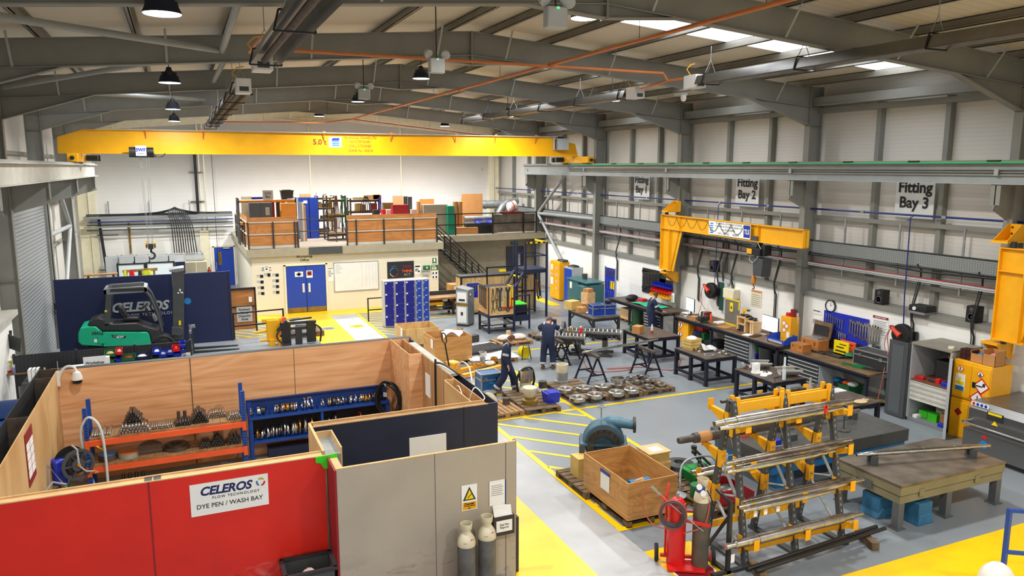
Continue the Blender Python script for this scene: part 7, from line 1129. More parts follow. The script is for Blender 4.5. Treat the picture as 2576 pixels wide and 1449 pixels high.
table(14.6,25.35,2.0,1.2,'black steel table with flight cases and cartons, farthest of the tables','dark',False,.85,True);table(14.68,21.5,1.65,1.25,'navy steel table with a brown box and red bottle, second from the far end');table(14.65,18.5,1.6,1.15,'navy steel table with pale crate and silver castings, in the middle of the row');table(14.72,15.75,1.55,1.15,'navy steel table with white pump casings');table(14.8,13.55,1.8,1.15,'navy steel table with work gloves, nearest of the row')
ZT = .85
def on(px,py,z=ZT): return gz(px,py,z)
a = on(1442,778);carton(a.x,a.y+.1,ZT,.5,.42,.34,.3,'pale yellow wooden box on the farthest steel table','pine_yellow',False,name='wooden_box');a = on(1479,765);carton(a.x,a.y,ZT,.42,.42,.5,.2,'tall plywood box on the farthest steel table','pine',False,name='wooden_box');carton(a.x,a.y,ZT+.5,.34,.3,.16,.4,'open brown carton on top of the tall plywood box');a = on(1462,785);carton(a.x,a.y,ZT,.36,.28,.2,-.1,'brown carton with white label in front of the wooden boxes');a = on(1467,772);carton(a.x+.1,a.y+.1,ZT,.3,.3,.14,0,'small brown carton between the two wooden boxes')
a = on(1504,795);flight_case(a.x,a.y+.1,ZT+.02,-.1,.5,.42,.42,'blue','blue flight case with silver edges on the farthest table, left one');a = on(1533,793);flight_case(a.x,a.y+.1,ZT+.02,-.1,.46,.4,.4,'blue','blue flight case with silver edges on the farthest table, right one');S('welding_mask',B().sphere((0,0,.1),.14,12,8,(1.2,1,.8)),'dark','black helmet on the right blue flight case','helmet',loc=(a.x,a.y+.1,ZT+.45));a = on(1486,790);S('white_sheet',B().grid(6,6,lambda u,v:(u*.3-.15,v*.3-.15,.05+.12*math.sin(PI*u)*math.sin(2*v+1))),'white','white plastic sheet beside the left blue flight case','sheet',loc=(a.x,a.y,ZT))
a = on(1605,838);carton(a.x,a.y,ZT,.34,.3,.26,.5,'brown wooden box on the second steel table','card',False,name='wooden_box');t = T('red_bottle','clear bottle with red band on the second steel table','bottle',tuple(on(1640,838)));P('bottle',B().lathe([(.04,0),(.04,.22),(.012,.32)],n=14),'clear',t);P('band',B().lathe([(.042,.0),(.042,.09)],n=14),'bright_red',t);a = on(1585,832);S('green_sprayer',B().bar((0,0,.02),(.2,.06,.05),.06).cyl((.02,0,.02),(.02,0,.24),.04),'bin_green','green and brass sprayer at the edge of the second steel table','sprayer',loc=(a.x,a.y,ZT))
a = on(1740,877);t = T('wooden_crate','small pale wooden crate with white bags on the middle steel table','crate',(a.x,a.y,ZT),.1)
for z in (.1,.2,.3): P('slat',B().box((-.22,-.2,z-.04),(.22,-.18,z+.04)).box((-.22,.18,z-.04),(.22,.2,z+.04)).box((-.22,-.18,z-.04),(-.2,.18,z+.04)).box((.2,-.18,z-.04),(.22,.18,z+.04)),'pine_yellow',t)
for q in (-.17,.0,.17): P('skid',B().box((q-.03,-.2,0),(q+.03,.2,.06)),'pine_yellow',t)
P('white_bag',B().sphere((0,0,.33),.17,12,6,(1,1,.5)),'white',t);a = on(1780,882);S('foil_bag',B().grid(10,8,lambda u,v:(u*.5-.25,v*.3-.15,.06+.2*abs(math.sin(5*u+2*v))*math.sin(PI*v)*(1-u*.6))),'wrap','crumpled clear plastic bag on the middle steel table','bag',loc=(a.x,a.y,ZT));a = on(1770,877);S('envelope',B().box((-.16,-.12,0),(.16,.12,.02)),'card','brown envelope beside the small pale crate','envelope',loc=(a.x,a.y,ZT))
a = on(1784,894);S('flange_ring',B().ring(.16,.11,.03,(0,0,0)),'galv','flat grey flange ring on the middle steel table','ring',loc=(a.x,a.y,ZT))
for i,(px,py) in enumerate(((1800,884),(1812,890),(1822,886),(1828,893),(1760,886))): a = on(px,py);S('machined_part',B().lathe([(.07,0),(.08,.04),(.04,.07)],n=14).box((-.1,-.03,0),(.1,.03,.05)),'chrome','silver machined part on the middle steel table','part','silver parts on the middle steel table',loc=(a.x,a.y,ZT),rot=(0,0,i))
def half_casing(px,py,rz,s,label,z=ZT):
    a = on(px,py,z);t = T('pump_casing',label,'casing',(a.x,a.y,z),rz);P('shell',B().add(*(lambda n: ([(-.3*s+.6*s*i/n,.2*s*math.cos(q),.22*s-.2*s*math.sin(q)) for i in range(n+1) for q in [PI*j/10 for j in range(11)]],[(i*11+j,i*11+j+1,(i+1)*11+j+1,(i+1)*11+j) for i in range(n) for j in range(10)]))(6),None,True).box((-.34*s,.18*s,.2*s),(.34*s,.3*s,.24*s)).box((-.34*s,-.3*s,.2*s),(.34*s,-.18*s,.24*s)),'cast_light',t)
    P('red_lining',B().tube([(-.2*s,0,.06*s),(.0,.02,.1*s),(.2*s,0,.06*s)],.07*s,10),'lining_red',t);return t
half_casing(1915,925,-.5,.75,'grey pump half casing with red lining at the back of the casing table');half_casing(1983,945,-.3,.85,'grey pump half casing with red lining at the right of the casing table');half_casing(1880,925,1.0,.5,'small white half casing at the left of the casing table')
t = T('white_fitting','white upright pump fitting on the casing table','fitting',tuple(on(1901,938)));P('base',B().lathe([(.13,0),(.13,.03)],n=22),'white',t);P('body',B().box((-.1,-.06,.03),(.1,.06,.28)).cyl((0,-.07,.2),(0,.07,.2),.07),'white',t,bevel=.01)
for px,py,r,s in ((1925,939,.18,'large white disc with silver centre on the casing table'),(1921,945,.1,'small white disc at the front of the casing table')): a = on(px,py);t = T('white_disc',s,'disc',(a.x,a.y,ZT));P('disc',B().lathe([(r,0),(r,.02),(r*.6,.03)],n=28),'white',t);P('centre',B().lathe([(r*.45,.03),(r*.3,.06)],n=18),'chrome' if r > .15 else 'white',t)
a = on(1984,955);t = T('plunger_tube','clear tube standing on the nearest corner of the casing table','tube',(a.x-.12,a.y+.05,ZT));P('tube',B().lathe([(.05,0),(.05,.35),(.03,.42),(.03,.62)],n=16),'clear',t);P('end_cap',B().lathe([(.06,.33),(.06,.38)],n=16),'steel_pale',t)
for i,(px,py) in enumerate(((1955,951),(1950,957))): a = on(px,py);S('steel_hook',B().bar((-.1,0,.01),(.1,.03,.02),.02),'dark','dark steel hook lying on the casing table','hook','dark hooks on the casing table',loc=(a.x,a.y,ZT),rot=(0,0,i*.8))
a = on(2165,1013);S('work_glove',B().sphere((0,0,.03),.16,12,6,(1.2,.8,.25)).bar((.1,0,.03),(.3,.05,.02),.06,.04).bar((.1,.06,.03),(.28,.13,.02),.05,.04),'glove','tan work glove on the nearest steel table','glove',loc=(a.x,a.y,ZT));a = on(2030,980);S('grease_pot',B().lathe([(.07,0),(.06,.1),(.03,.16),(.03,.3)],n=14),'beige','beige pot with blue-tipped brush on the nearest steel table','pot',loc=(a.x+.1,a.y,ZT));a = on(2060,978);S('glass_bowl',B().ring(.12,.1,.05,(0,0,0)),'galv','round silver bowl on the nearest steel table','bowl',loc=(a.x+.1,a.y,ZT));a = on(2105,983);S('blue_wipes',B().box((-.2,-.14,0),(.2,.14,.02)),'wrap','pale blue wipes on the nearest steel table','wipes',loc=(a.x,a.y,ZT))
# ================================================================ FOREGROUND

o = S('company_sign',B().pxz([(-.12,1.815),(.885,1.82),(.89,2.275),(-.12,2.27)],10.535,10.548),'white','white company sign on the red wall reading DYE PEN / WASH BAY','sign');celeros(o,.33,10.533,2.15,.165,'bin_navy',m2='dark');text('DYE PEN / WASH BAY',.088,'dark',o,(.38,10.533,1.94),bold=.008)
for i,m in enumerate(('olive_yellow','sky_blue','bright_red')): q0 = .6+i*2.1;P('logo_arc',B().tube([(.79+.05*math.cos(q0+j*.2),10.531,2.17+.05*math.sin(q0+j*.2)) for j in range(9)],[.004]+[.012]*7+[.004],6),m,o)
o = S('danger_sign',B().box((3.555,9.975,1.44),(3.8,9.988,1.84)),'white','yellow and white sign reading Danger Compressed gas on the grey wall','sign');P('triangle',B().pxz([(3.575,1.6),(3.78,1.6),(3.677,1.81)],9.97,9.975),'dark',o);P('triangle_field',B().pxz([(3.61,1.62),(3.745,1.62),(3.677,1.765)],9.966,9.97),'bright_yellow',o);P('gas_symbol',B().bar((3.645,9.964,1.64),(3.71,9.964,1.7),.02,.004),'dark',o);P('yellow_field',B().box((3.57,9.97,1.455),(3.785,9.975,1.57)),'yellow',o);text('Danger',.055,'black',o,(3.677,9.967,1.545),bold=.02);text('Compressed\ngas',.034,'black',o,(3.677,9.967,1.495))
o = S('inspection_sheet',B().box((4.0,9.972,1.44),(4.25,9.988,1.83)),'paper','white inspection sheet in a clear pocket on the grey wall','notice')
for i in range(6): P('text_line',B().box((4.03,9.968,1.6+.03*i),(4.22-.02*(i % 2),9.972,1.606+.03*i)),'grey',o)
P('pocket_edge',B().box((4.25,9.972,1.44),(4.262,9.985,1.82)),'blue',o)
t = T('document_box','black wall document box labelled Dye Pen Reports with papers in it','document box',(4.2,9.93,.98));P('box',B().box((-.17,-.05,0),(.17,.055,.3)),'dark',t);P('label',B().box((-.13,-.055,.06),(.13,-.05,.24)),'paper',t);text('Dye Pen\nReports',.045,'black',t,(0,-.058,.15));P('papers',B().grid(8,4,lambda u,v:(-.15+.3*u,-.03+.05*v,.3+.07*math.sin(3*u+v)*v+.04*v)).grid(8,4,lambda u,v:(-.15+.3*u,.0+.05*v,.3+.15*v+.02*math.sin(5*u))),'white',t)
def cylinder(x,y,h,r,m1,m2,label,guard=True):
    t = T('gas_cylinder',label,'gas cylinder',(x,y,0));P('body',B().lathe([(r*.92,0),(r,.04),(r,h*.78)],n=28),m1,t);P('shoulder',B().lathe([(r,h*.78),(r*1.02,h*.8),(r*.9,h*.86),(r*.6,h*.91),(r*.36,h*.925)],n=28),m2,t);P('valve',B().lathe([(.025,h*.92),(.025,h*.98)],n=10).cb((0,0,h*.975),(.05,.03,.03)),'galv',t)
    P('stickers',B().cb((r*.35,-r*.8,h*.86),(.05,.012,.04),.4,.6).cb((-r*.4,-r*.8,h*.83),(.05,.012,.03),-.4,.5),'glove_pink',t)
    if guard: P('valve_guard',B().lathe([(r*.5,h*.92),(r*.5,h*.95),(r*.62,h*.965),(r*.68,h*1.03),(r*.64,h*1.03),(r*.55,h*.965)],n=22,cap=False),m2,t)
    return t
cylinder(3.53,9.72,1.34,.135,'cyl_grey','cylinder_cream','grey gas cylinder with cream shoulder at the grey wall, left one');cylinder(3.87,9.76,1.37,.135,'cyl_grey','cylinder_cream','grey gas cylinder with cream shoulder at the grey wall, right one')
t = T('floor_cupboard','dark red and blue tool chest at the foot of the grey wall','chest',(3.0,9.55,0)) ;P('body',B().box((-.35,-.2,0),(.45,.3,.35)),'dark_red',t)
t = T('plastic_tote','open dark grey plastic tote holding rags in front of the red wall','box',(1.34,10.22,.3));w = .34;d = .25;P('stand',B().box((-.3,-.22,-.3),(.3,.22,0)),'dark',t)
for q in (-1,1): P('side',B().add([(q*(w-.04),-d,.0),(q*(w-.04),d,.0),(q*w,d,.68),(q*w,-d,.68),(q*(w-.055),-d,.0),(q*(w-.055),d,.0),(q*(w-.015),d,.68),(q*(w-.015),-d,.68)],[(0,1,2,3),(4,5,6,7),(3,2,6,7)]),'dark_grey',t);P('end',B().box((-w+.02,q*d-.008,0),(w-.02,q*d+.008,.68)),'dark_grey',t);P('rim',B().box((-w-.02,q*d-.03,.65),(w+.02,q*d+.03,.69)).box((q*w-.03,-d,.65),(q*w+.03,d,.69)),'dark',t)
P('bottom',B().box((-w,-d,0),(w,d,.02)),'dark',t);P('false_floor',B().box((-w+.03,-d+.02,.4),(w-.03,d-.02,.42)),'dark',t);S('rags',B().grid(12,10,lambda u,v:(.4*u-.15,.36*v-.18,.02+.16*math.sin(PI*u)*math.sin(PI*v)*(.8+.3*math.sin(9*u+7*v)))),'rag','pinkish white rags heaped in the dark grey tote','rag',loc=(1.32,10.22,.72))
S('blue_post',B().box((-.06,-.05,0),(.06,.05,.95)),'navy_steel','dark navy barrier post behind the end of the grey steel wall','post',loc=(4.62,10.45,0),bevel=.01)
for px,py,i in ((2545,1449,0),): railing('blue_railing',[(11.25,6.85,0),(12.1,6.3,0)],'blue handrail at the lower right corner','rack_blue',1.35,r=.03,mids=1);S('white_hood',B().sphere((0,0,.3),.35,16,8,(.8,.7,.9)),'white_plastic','white rounded bollard cover beside the blue handrail','cover',loc=(10.95,6.75,0))

XC = (8.13,9.2,10.26);YT = 9.53;HT = 2.7
t = T('cantilever_rack','black and yellow cantilever rack holding long steel shafts','rack',(9.2,9.53,0));ct = t
def side(s,z): return YT+s*(.49*(1-z/HT)+.03)
arms = {}
for i,xc in enumerate(XC):
    x = xc-9.2
    for s in (-1,1):
        P('upright',B().bar((x,side(s,0)-YT,0),(x,side(s,HT)-YT,HT),.09,.09,(1,0,0)),'upright_holes',t)
    P('base_foot',B().box((x-.06,-.62,0),(x+.06,.6,.05)),'dark_grey',t)
    for (za,zb) in ((.15,.95),(.95,1.65),(1.65,2.4)): P('cross_brace',B().bar((x,side(-1,za)-YT,za),(x,side(1,zb)-YT,zb),.05,.02).bar((x,side(1,zb)-YT,zb),(x,side(-1,zb)-YT+.02,zb+.2),.05,.02),'steel_light',t)
    for l,tips in enumerate((((1883,1073),(2010,1048),(2138,1030)),((1895,1172),(2018,1148),(2140,1128)),((1895,1275),(2025,1248),(2145,1220)),((1903,1370),(2032,1343),(2152,1318)))):
        p = gx(tips[i][0],tips[i][1],xc);zt_ = p.z-.02;yt_ = p.y;yu = side(-1,zt_-.06);arms[(l,i)] = (xc,yu,zt_)
        a = P('arm',B().pyz([(yu-YT+.05,zt_-.24),(yu-YT+.05,zt_),(yt_-YT,zt_),(yt_-YT,zt_-.06)],x-.035,x+.035).box((x-.06,yu-YT-.02,zt_-.26),(x+.06,yu-YT+.06,zt_+.04)),'yellow',t);P('end_stop',B().box((x-.055,yt_-YT-.012,zt_-.09),(x+.055,yt_-YT,zt_+.09)),'yellow',a)
    for l,z in enumerate((2.45,1.75,1.1)):
        yu = side(1,z);a = P('arm',B().pyz([(yu-YT-.05,z-.24),(yu-YT-.05,z),(yu-YT+.45,z+.03),(yu-YT+.45,z-.03)],x-.035,x+.035).box((x-.06,yu-YT-.06,z-.26),(x+.06,yu-YT+.02,z+.04)),'yellow',t);P('end_stop',B().box((x-.055,yu-YT+.45,z-.05),(x+.055,yu-YT+.465,z+.14)),'yellow',a)
for x0,x1 in ((XC[0],XC[1]),(XC[1],XC[2])):
    for s in (-1,1): P('top_beam',B().box((x0-9.2+.04,s*.05-.02,HT-.2),(x1-9.2-.04,s*.05+.02,HT-.04)),'yellow',t);P('bottom_beam',B().box((x0-9.2+.04,side(s,.3)-YT-.02,.25),(x1-9.2-.04,side(s,.3)-YT+.02,.37)),'yellow',t);P('beam_plate',B().box((x0-9.2+.03,s*.07-.02,HT-.34),(x0-9.2+.1,s*.07+.03,HT+.06)).box((x1-9.2-.1,s*.07-.02,HT-.34),(x1-9.2-.03,s*.07+.03,HT+.06)),'yellow',t)
def shaft(p,q,r,label,m='bar_steel',steps=9,seed=1,name='shaft'):
    p,q = V(p),V(q);L = (q-p).length;g_ = random.Random(seed);prof = [(r*.55,0),(r*.6,.02),(r*.6,L*.06),(r*.8,L*.065),(r*.8,L*.14)];u = .14
    for i in range(steps): rr_ = r*g_.choice((1,.93,1,.97,.88));prof += [(rr_,L*(u+.0004)),(rr_,L*(u+.7/steps))];u += .7/steps
    prof += [(r*.78,L*.845),(r*.78,L*.92),(r*.55,L*.925),(r*.55,L)];return S(name,B().lathe(prof,p,q-p,16),m,label,'shaft')
def onarm(l,px0,py0,px1,py1,r,label,off=0,m='bar_steel',seed=1):
    y = arms[(l,1)][1]-.12-off;z = arms[(l,1)][2]+r+.003;a = gy(px0,py0,y);b = gy(px1,py1,y);return shaft((a.x,y,z),(b.x,y,z),r,label,m,9,seed)
onarm(0,1797,1060,2145,1003,.075,'long stepped bright shaft on the top arms of the cantilever rack, rear one',.05,'bar_steel',2);onarm(0,1810,1068,2118,1022,.055,'long bright shaft on the top arms, front one with a red tag',.22,'chrome',3);S('red_tag',B().box((-.02,-.01,-.06),(.03,.01,.08)).box((-.06,-.01,.04),(0,.01,.08)),'bright_red','red cloth tag tied on the front top shaft','tag',loc=(gy(2095,1018,8.9).x,arms[(0,1)][1]-.4,arms[(0,1)][2]+.09))
onarm(1,1825,1160,2142,1105,.06,'bright shaft on the second arms of the rack, rear one',.02,'bar_steel',4);onarm(1,1850,1165,2145,1118,.055,'bright shaft on the second arms, middle one',.16,'dark_bright',5);onarm(1,1830,1158,2100,1112,.045,'thin bright shaft on the second arms, front one',.28,'chrome',6)
onarm(2,1868,1248,2150,1195,.055,'dark shaft on the third arms of the rack, rear one',.02,'dark_bright',7);onarm(2,1858,1258,2172,1198,.055,'bright shaft on the third arms, middle one',.15,'bar_steel',8);onarm(2,1870,1255,2100,1215,.045,'thin shaft with paper tags on the third arms, front one',.27,'bar_steel',9)
onarm(3,1826,1362,2168,1285,.085,'thick bright stepped shaft lying on the lowest arms of the rack',.1,'bar_steel',10)
for i,(l,px,py) in enumerate(((2,1935,1228),(2,1965,1245),(3,1852,1335),(2,1908,1262))): S('paper_tag',B().box((-.035,-.004,-.1),(.035,.0,.04)),'paper','white paper tag tied to a shaft on the %s, %s' % (('third arms','lowest arms')[l == 3],('left of its middle','at its middle','at its left end','small one at the left')[i]),'tag',loc=(gy(px,py,arms[(l,1)][1]-.4).x,arms[(l,1)][1]-.35,arms[(l,1)][2]-.02))
zb = 1.78;S('shaft',B().lathe([(.05,0),(.06,.05),(.06,.3),(.09,.32),(.09,2.9),(.075,2.92),(.075,3.4)],(7.55,10.15,zb+.1),(1,0,0),18),'cast','thick dark shaft with taped end on the back arms of the rack','shaft');shaft((8.0,10.2,1.16),(10.6,10.2,1.16),.055,'bright shaft on the lower back arms of the rack, front one','bar_steel',9,12);shaft((8.0,10.35,1.16),(10.5,10.35,1.16),.06,'bright shaft on the lower back arms, rear one','dark_bright',9,13);shaft((8.3,10.0,2.52),(10.2,10.0,2.52),.05,'short dark shaft on the top back arms of the rack','dark_steel',5,14);S('tape_band',B().lathe([(.094,0),(.094,.25)],(7.95,10.15,zb+.1),(1,0,0),18),'card','brown tape wrapped round the dark shaft','tape');None
for i,r in enumerate((.04,.035)): S('steel_bar',B().lathe([(r,0),(r,3.1)],(7.9+.1*i,8.72-.1*i,.14+r),(1,.07,0),10),'dark_steel2','long dark bar lying on wooden chocks in front of the rack, '+('rear','front')[i]+' one','bar')
for x,s in ((8.15,'left'),(10.65,'right')): S('wood_chock',B().box((-.07,-.3,0),(.07,.25,.14)),'pallet_dark','wooden chock under the long dark bars, %s one' % s,'chock',loc=(x,8.72 if x < 9 else 8.85,0),rot=(0,0,-.3),bevel=.01)
t = T('steel_trestle','small black steel trestle at the left foot of the rack','trestle',(7.75,9.0,0));P('upright',B().box((-.03,-.03,.04),(.03,.03,1.25)),'dark',t);P('foot',B().box((-.3,-.04,0),(.3,.04,.05)).box((-.04,-.04,0),(.04,.7,.05)),'dark',t);P('brace',B().bar((0,0,1.0),(0,.6,.1),.04).bar((0,0,1.2),(0,.35,1.3),.04),'dark',t)

t = T('gas_trolley','red two-wheeled welding gas trolley with coiled hose','trolley',(7.28,9.5,0),-.55)
P('frame',B().tube([(-.32,.05,.12),(-.32,.1,1.15),(-.28,.25,1.3)],.02).tube([(.3,.05,.12),(.3,.1,1.15),(.28,.25,1.3)],.02).bar((-.4,.05,.12),(.4,.05,.12),.05).box((-.3,-.3,.03),(.3,.05,.06)).bar((-.3,-.05,.85),(.35,-.3,.85),.04).bar((-.32,.08,.9),(.3,.08,.9),.03),'bright_red',t)
for s in (-1,1): w_ = P('wheel',B().lathe([(.1,-.03),(.14,-.03),(.15,0),(.14,.03),(.1,.03)],(s*.46,.08,.15),(1,0,0),24),'rubber',t);P('wheel_hub',B().lathe([(.1,-.032),(.1,.032)],(s*.46,.08,.15),(1,0,0),20),'bright_red',w_)
k = B()
for i in range(7): r = .17+.016*(i % 4);k.tube([(-.24+r*math.cos(a)+.015*math.sin(i),-.16-.02*i+.02*math.sin(2*a+i),.98+r*1.1*math.sin(a)) for a in [q*PI/12 for q in range(24)]],.011,6,True)
P('coiled_hose',k,'hose_dark',t);k = B()
for i in range(3): r = .19+.015*i;k.tube([(-.24+r*math.cos(a),-.17-.04*i,.98+r*1.1*math.sin(a)) for a in [q*PI/12 for q in range(24)]],.011,6,True)
P('coiled_red_hose',k,'hose_red',t);P('hose_loop',B().tube(sm([(-.3,-.15,1.15),(-.6,-.1,1.35),(-.72,-.1,1.1),(-.55,-.15,.75),(-.2,-.2,.7)]),.011,6).tube(sm([(.15,-.05,1.5),(.33,-.15,1.2),(.25,-.2,.8),(-.05,-.2,.65)]),.012,6),'hose_red',t);P('torch',B().bar((-.58,-.2,1.42),(-.35,-.22,1.2),.035).cyl((-.35,-.22,1.2),(.25,-.22,.72),.012),'galv',t);P('torch_grip',B().cyl((-.45,-.21,1.29),(-.3,-.22,1.15),.024),'bright_red',t)
c = t.location;cylinder(7.13,9.55,1.28,.15,'bright_red','bright_red','red gas cylinder standing on the welding trolley',False);t = cylinder(7.45,9.33,1.5,.135,'cyl_brown','cylinder_cream','brown-grey gas cylinder with cream guard on the welding trolley');P('regulator',B().cb((-.12,-.1,1.42),(.12,.08,.08)),'blue',t)
for z,x in ((1.5,-.2),(1.38,-.12)): P('gauge',B().lathe([(.045,0),(.045,.03)],(x,-.16,z),(-.3,-1,0),16),'white',t)
P('blue_hose',B().tube(sm([(-.02,-.14,1.4),(.06,-.17,1.2),(.08,-.16,.8)]),.012,6),'navy',t)

crate(7.63,11.78,PI/2,1.65,1.08,.86,'large open plywood crate by the walkway with blue-taped notice','crate',0,.12);t = T('blue_bracket','blue steel bracket lying in the large plywood crate','part',(7.75,11.6,.14));P('body',B().box((-.22,-.15,0),(.22,.15,.28)).cyl((-.22,0,.3),(.22,0,.3),.15),'sky_blue2',t);S('timber',B().bar((-.25,.35,.2),(.12,-.25,.65),.12,.05),'pine','bare timber plank leaning in the large plywood crate','plank',loc=(7.6,11.7,0));S('notice',B().box((-.16,-.006,0),(.16,0,.34)),'paper','white notice with blue tape on the left face of the large plywood crate','notice',loc=(7.08,11.75,.42),rot=(0,0,-PI/2));S('blue_tape',B().box((-.17,-.01,0),(.17,0,.06)),'blue','strip of blue tape over the crate notice','tape',loc=(7.078,11.75,.74),rot=(0,0,-PI/2))
pallet(7.6,12.95,PI/2,'weathered pallet under the blue pump','pallet_dark',1.3,1.25)
t = T('split_pump','large blue-grey volute pump on a steel stand','pump',(7.95,13.3,.142),-.5)
P('stand',B().box((-.5,-.3,.58),(.5,.35,.62)),'pump_blue',t)
for x in (-.45,.45):
    for y in (-.25,.3): P('stand_leg',B().box((x-.06,y-.05,0),(x+.06,y+.05,.58)).box((x-.1,y-.08,0),(x+.1,y+.08,.02)),'dark_grey',t)
P('volute',B().lathe([(.3,-.22),(.4,-.2),(.44,-.08),(.44,.06),(.36,.2),(.2,.38),(.17,.5)],(0,0,.62),(0,1,0),32),'pump_blue',t);P('inlet_flange',B().ring(.36,.2,.07,(0,-.22,.6),(0,-1,0),32),'pump_dark',t);P('inlet_bore',B().lathe([(.2,0),(.17,.12),(.08,.16),(.0,.16)],(0,-.26,.6),(0,1,0),24,False),'dark',t);k = B()
for i in range(16): q = i*PI/8;k.cyl((.31*math.cos(q),-.29,.6+.31*math.sin(q)),(.31*math.cos(q),-.3,.6+.31*math.sin(q)),.018,n=8)
P('bolt_hole',k,'black',t);P('outlet_pipe',B().tube(sm([(-.25,.05,.92),(.1,.03,1.02),(.4,.0,1.0),(.62,-.02,.98)]),[.1]*6+[.12]*6+[.1]*7,16),'pump_blue2',t);P('outlet_flange',B().lathe([(.17,0),(.17,.05)],(.62,-.02,.98),(1,0,0),24),'pump_dark',t);P('hand_wheel',B().ring(.09,.07,.02,(-.05,.1,1.32)).bar((-.09,.1,1.33),(-.0,.1,1.33),.015).cyl((-.05,.1,1.0),(-.05,.1,1.33),.014),'galv',t)
carton(7.35,13.15,.142,.35,.35,.42,0,'small pale wooden box beside the pump stand','pine_yellow',False,name='wooden_box')
pallet(8.95,12.35,PI/2,'weathered pallet with pump parts behind the plywood crate','pallet_dark',1.5,1.3);pallet(9.3,11.15,.1,'weathered pallet under the red bin behind the gas trolley','pallet_dark',1.2,.9)
t = T('wooden_box','pale lidded wooden box with a paper on top, on a pump flange','box',(8.72,12.55,.32),.0);P('lower_part',B().box((-.26,-.24,0),(.26,.24,.13)),'pine_yellow',t);P('upper_part',B().box((-.24,-.22,.15),(.24,.22,.36)),'pine_yellow',t);P('batten',B().box((-.27,-.25,.11),(.27,.25,.16)).box((-.27,-.25,.36),(.27,.25,.39)),'pine',t);P('paper',B().box((-.12,-.15,.391),(.14,.1,.394)),'paper',t)
S('pump_flange',B().lathe([(.32,0),(.34,.05),(.3,.06),(.2,.16)],n=28),'pump_blue','blue pump flange under the lidded wooden box','flange',loc=(8.75,12.4,.142));S('impeller',B().lathe([(.4,0),(.42,.03),(.4,.06),(.32,.1),(.3,.18),(.12,.2),(.1,.14),(.0,.14)],n=32),'pump_dark','dark round impeller disc lying on the weathered pallet','impeller',loc=(9.35,12.5,.142))
t = tote(9.45,11.95,.142,.62,.5,.24,'bin_green3','green open tote full of metal parts on the weathered pallet');
for i in range(4): S('steel_link',B().bar((-.2,0,0),(.2,.1,.12*i),.04).cyl((.2,.1,.12*i),(.2,.1,.12*i+.06),.06),'dark_steel','dark steel linkage lying in the green tote','part','steel linkages in the green tote',loc=(9.4+.08*i,11.9+.05*i,.37),rot=(0,0,.7*i))
S('bent_pipe',B().tube(sm([(-.5,-.3,.0),(-.2,0,.45),(.5,.1,.45),(.75,.0,.2)]),.022,8),'galv','bent grey pipe handle across the green tote','pipe',loc=(9.2,11.9,.142));put_bin(9.45,11.05,.142,'red_box','dark red open bin on the pallet behind the gas trolley',PI/2,.6,.75,.3,None,'dark_steel')
S('round_plate',B().lathe([(.2,0),(.2,.02)],n=24),'galv','round grey plate beside the gas cylinders','plate',loc=(8.55,11.5,.145));S('green_drum',B().lathe([(.14,0),(.14,.25)],n=20),'bin_green','small green drum behind the gas cylinders','drum',loc=(8.9,11.3,.142))

t = T('granite_table','large dark granite surface table on a blue stand behind the rack','surface table',(12.3,12.0,0));P('granite_slab',B().box((-1.9,-1.0,.58),(2.0,.85,.85)),'granite',t,bevel=.008);P('blue_stand',B().box((-1.8,-.95,.4),(1.95,.8,.56)),'sky_blue2',t)
for x in (-1.4,1.5):
    for y in (-.7,.6): P('leg',B().box((x-.1,y-.1,0),(x+.1,y+.1,.42)),'sky_blue2',t)
shaft((11.2,12.0,1.03),(13.9,12.0,1.03),.06,'bright shaft resting on vee blocks on the granite table','bar_steel',8,21)
for x,s in ((11.6,'left'),(13.7,'right')): S('vee_block',B().box((-.06,-.1,0),(.06,.1,.1)).pyz([(-.1,.1),(.1,.1),(.1,.16),(.03,.11),(-.03,.11),(-.1,.16)],-.06,.06),'dark_grey','dark vee block under the shaft on the granite table, '+s,'vee block',loc=(x,12.0,.85))
t = T('dial_stand','round-based dial gauge stand on the granite table','gauge stand',(12.9,11.5,.85));P('base',B().lathe([(.14,0),(.14,.02),(.04,.05)],n=20),'cast',t);P('column',B().cyl((0,0,.04),(0,0,.3),.012).sphere((0,0,.31),.03),'dark',t)
for px,py,sx,m,s in ((1985,1105,.3,'dark_grey','dark grey steel block'),(1950,1120,.22,'bin_blue','blue plastic bin'),(1900,1090,.35,'galv','silver jig'),(1870,1095,.25,'orange','orange-lidded case'),(1890,1075,.55,'pine','plywood board')): a = gz(px,py,.86);S('bench_item',B().box((-sx/2,-sx*.3,0),(sx/2,sx*.3,.13 if m != 'pine' else .03)),m,s+' on the granite table behind the rack','bench item',loc=(max(10.7,a.x),min(12.7,a.y),.85),bevel=.008)
t = T('plate_table','heavy steel marking-out table with long shaft on it','surface table',(12.95,9.62,0));P('table_top',B().box((-1.45,-.72,.82),(1.4,.74,.86)),'plate_steel',t);P('side_skirt',B().box((-1.44,-.71,.66),(1.39,.73,.82)),'table_olive',t);P('frame',B().box((-1.42,-.69,.5),(1.37,.71,.64)),'table_olive',t)
for x in (-1.36,-.1,1.3):
    for y in (-.62,.64): P('leg',B().box((x-.07,y-.07,.02),(x+.07,y+.07,.5)),'grey_dark',t);P('foot_plate',B().box((x-.11,y-.11,0),(x+.11,y+.11,.02)),'grey_dark',t)
for x in (-.9,.6): P('clip',B().box((x-.06,-.725,.58),(x+.06,-.705,.72)),'table_olive',t)
P('end_clip',B().box((-1.46,-.1,.58),(-1.44,.1,.72)),'grey_dark',t)
a = gy(2152,1133,9.75);shaft((11.55,9.95,1.07),(14.35,9.25,1.07),.055,'long bright stepped shaft on two vee blocks on the steel marking-out table','chrome',12,22)
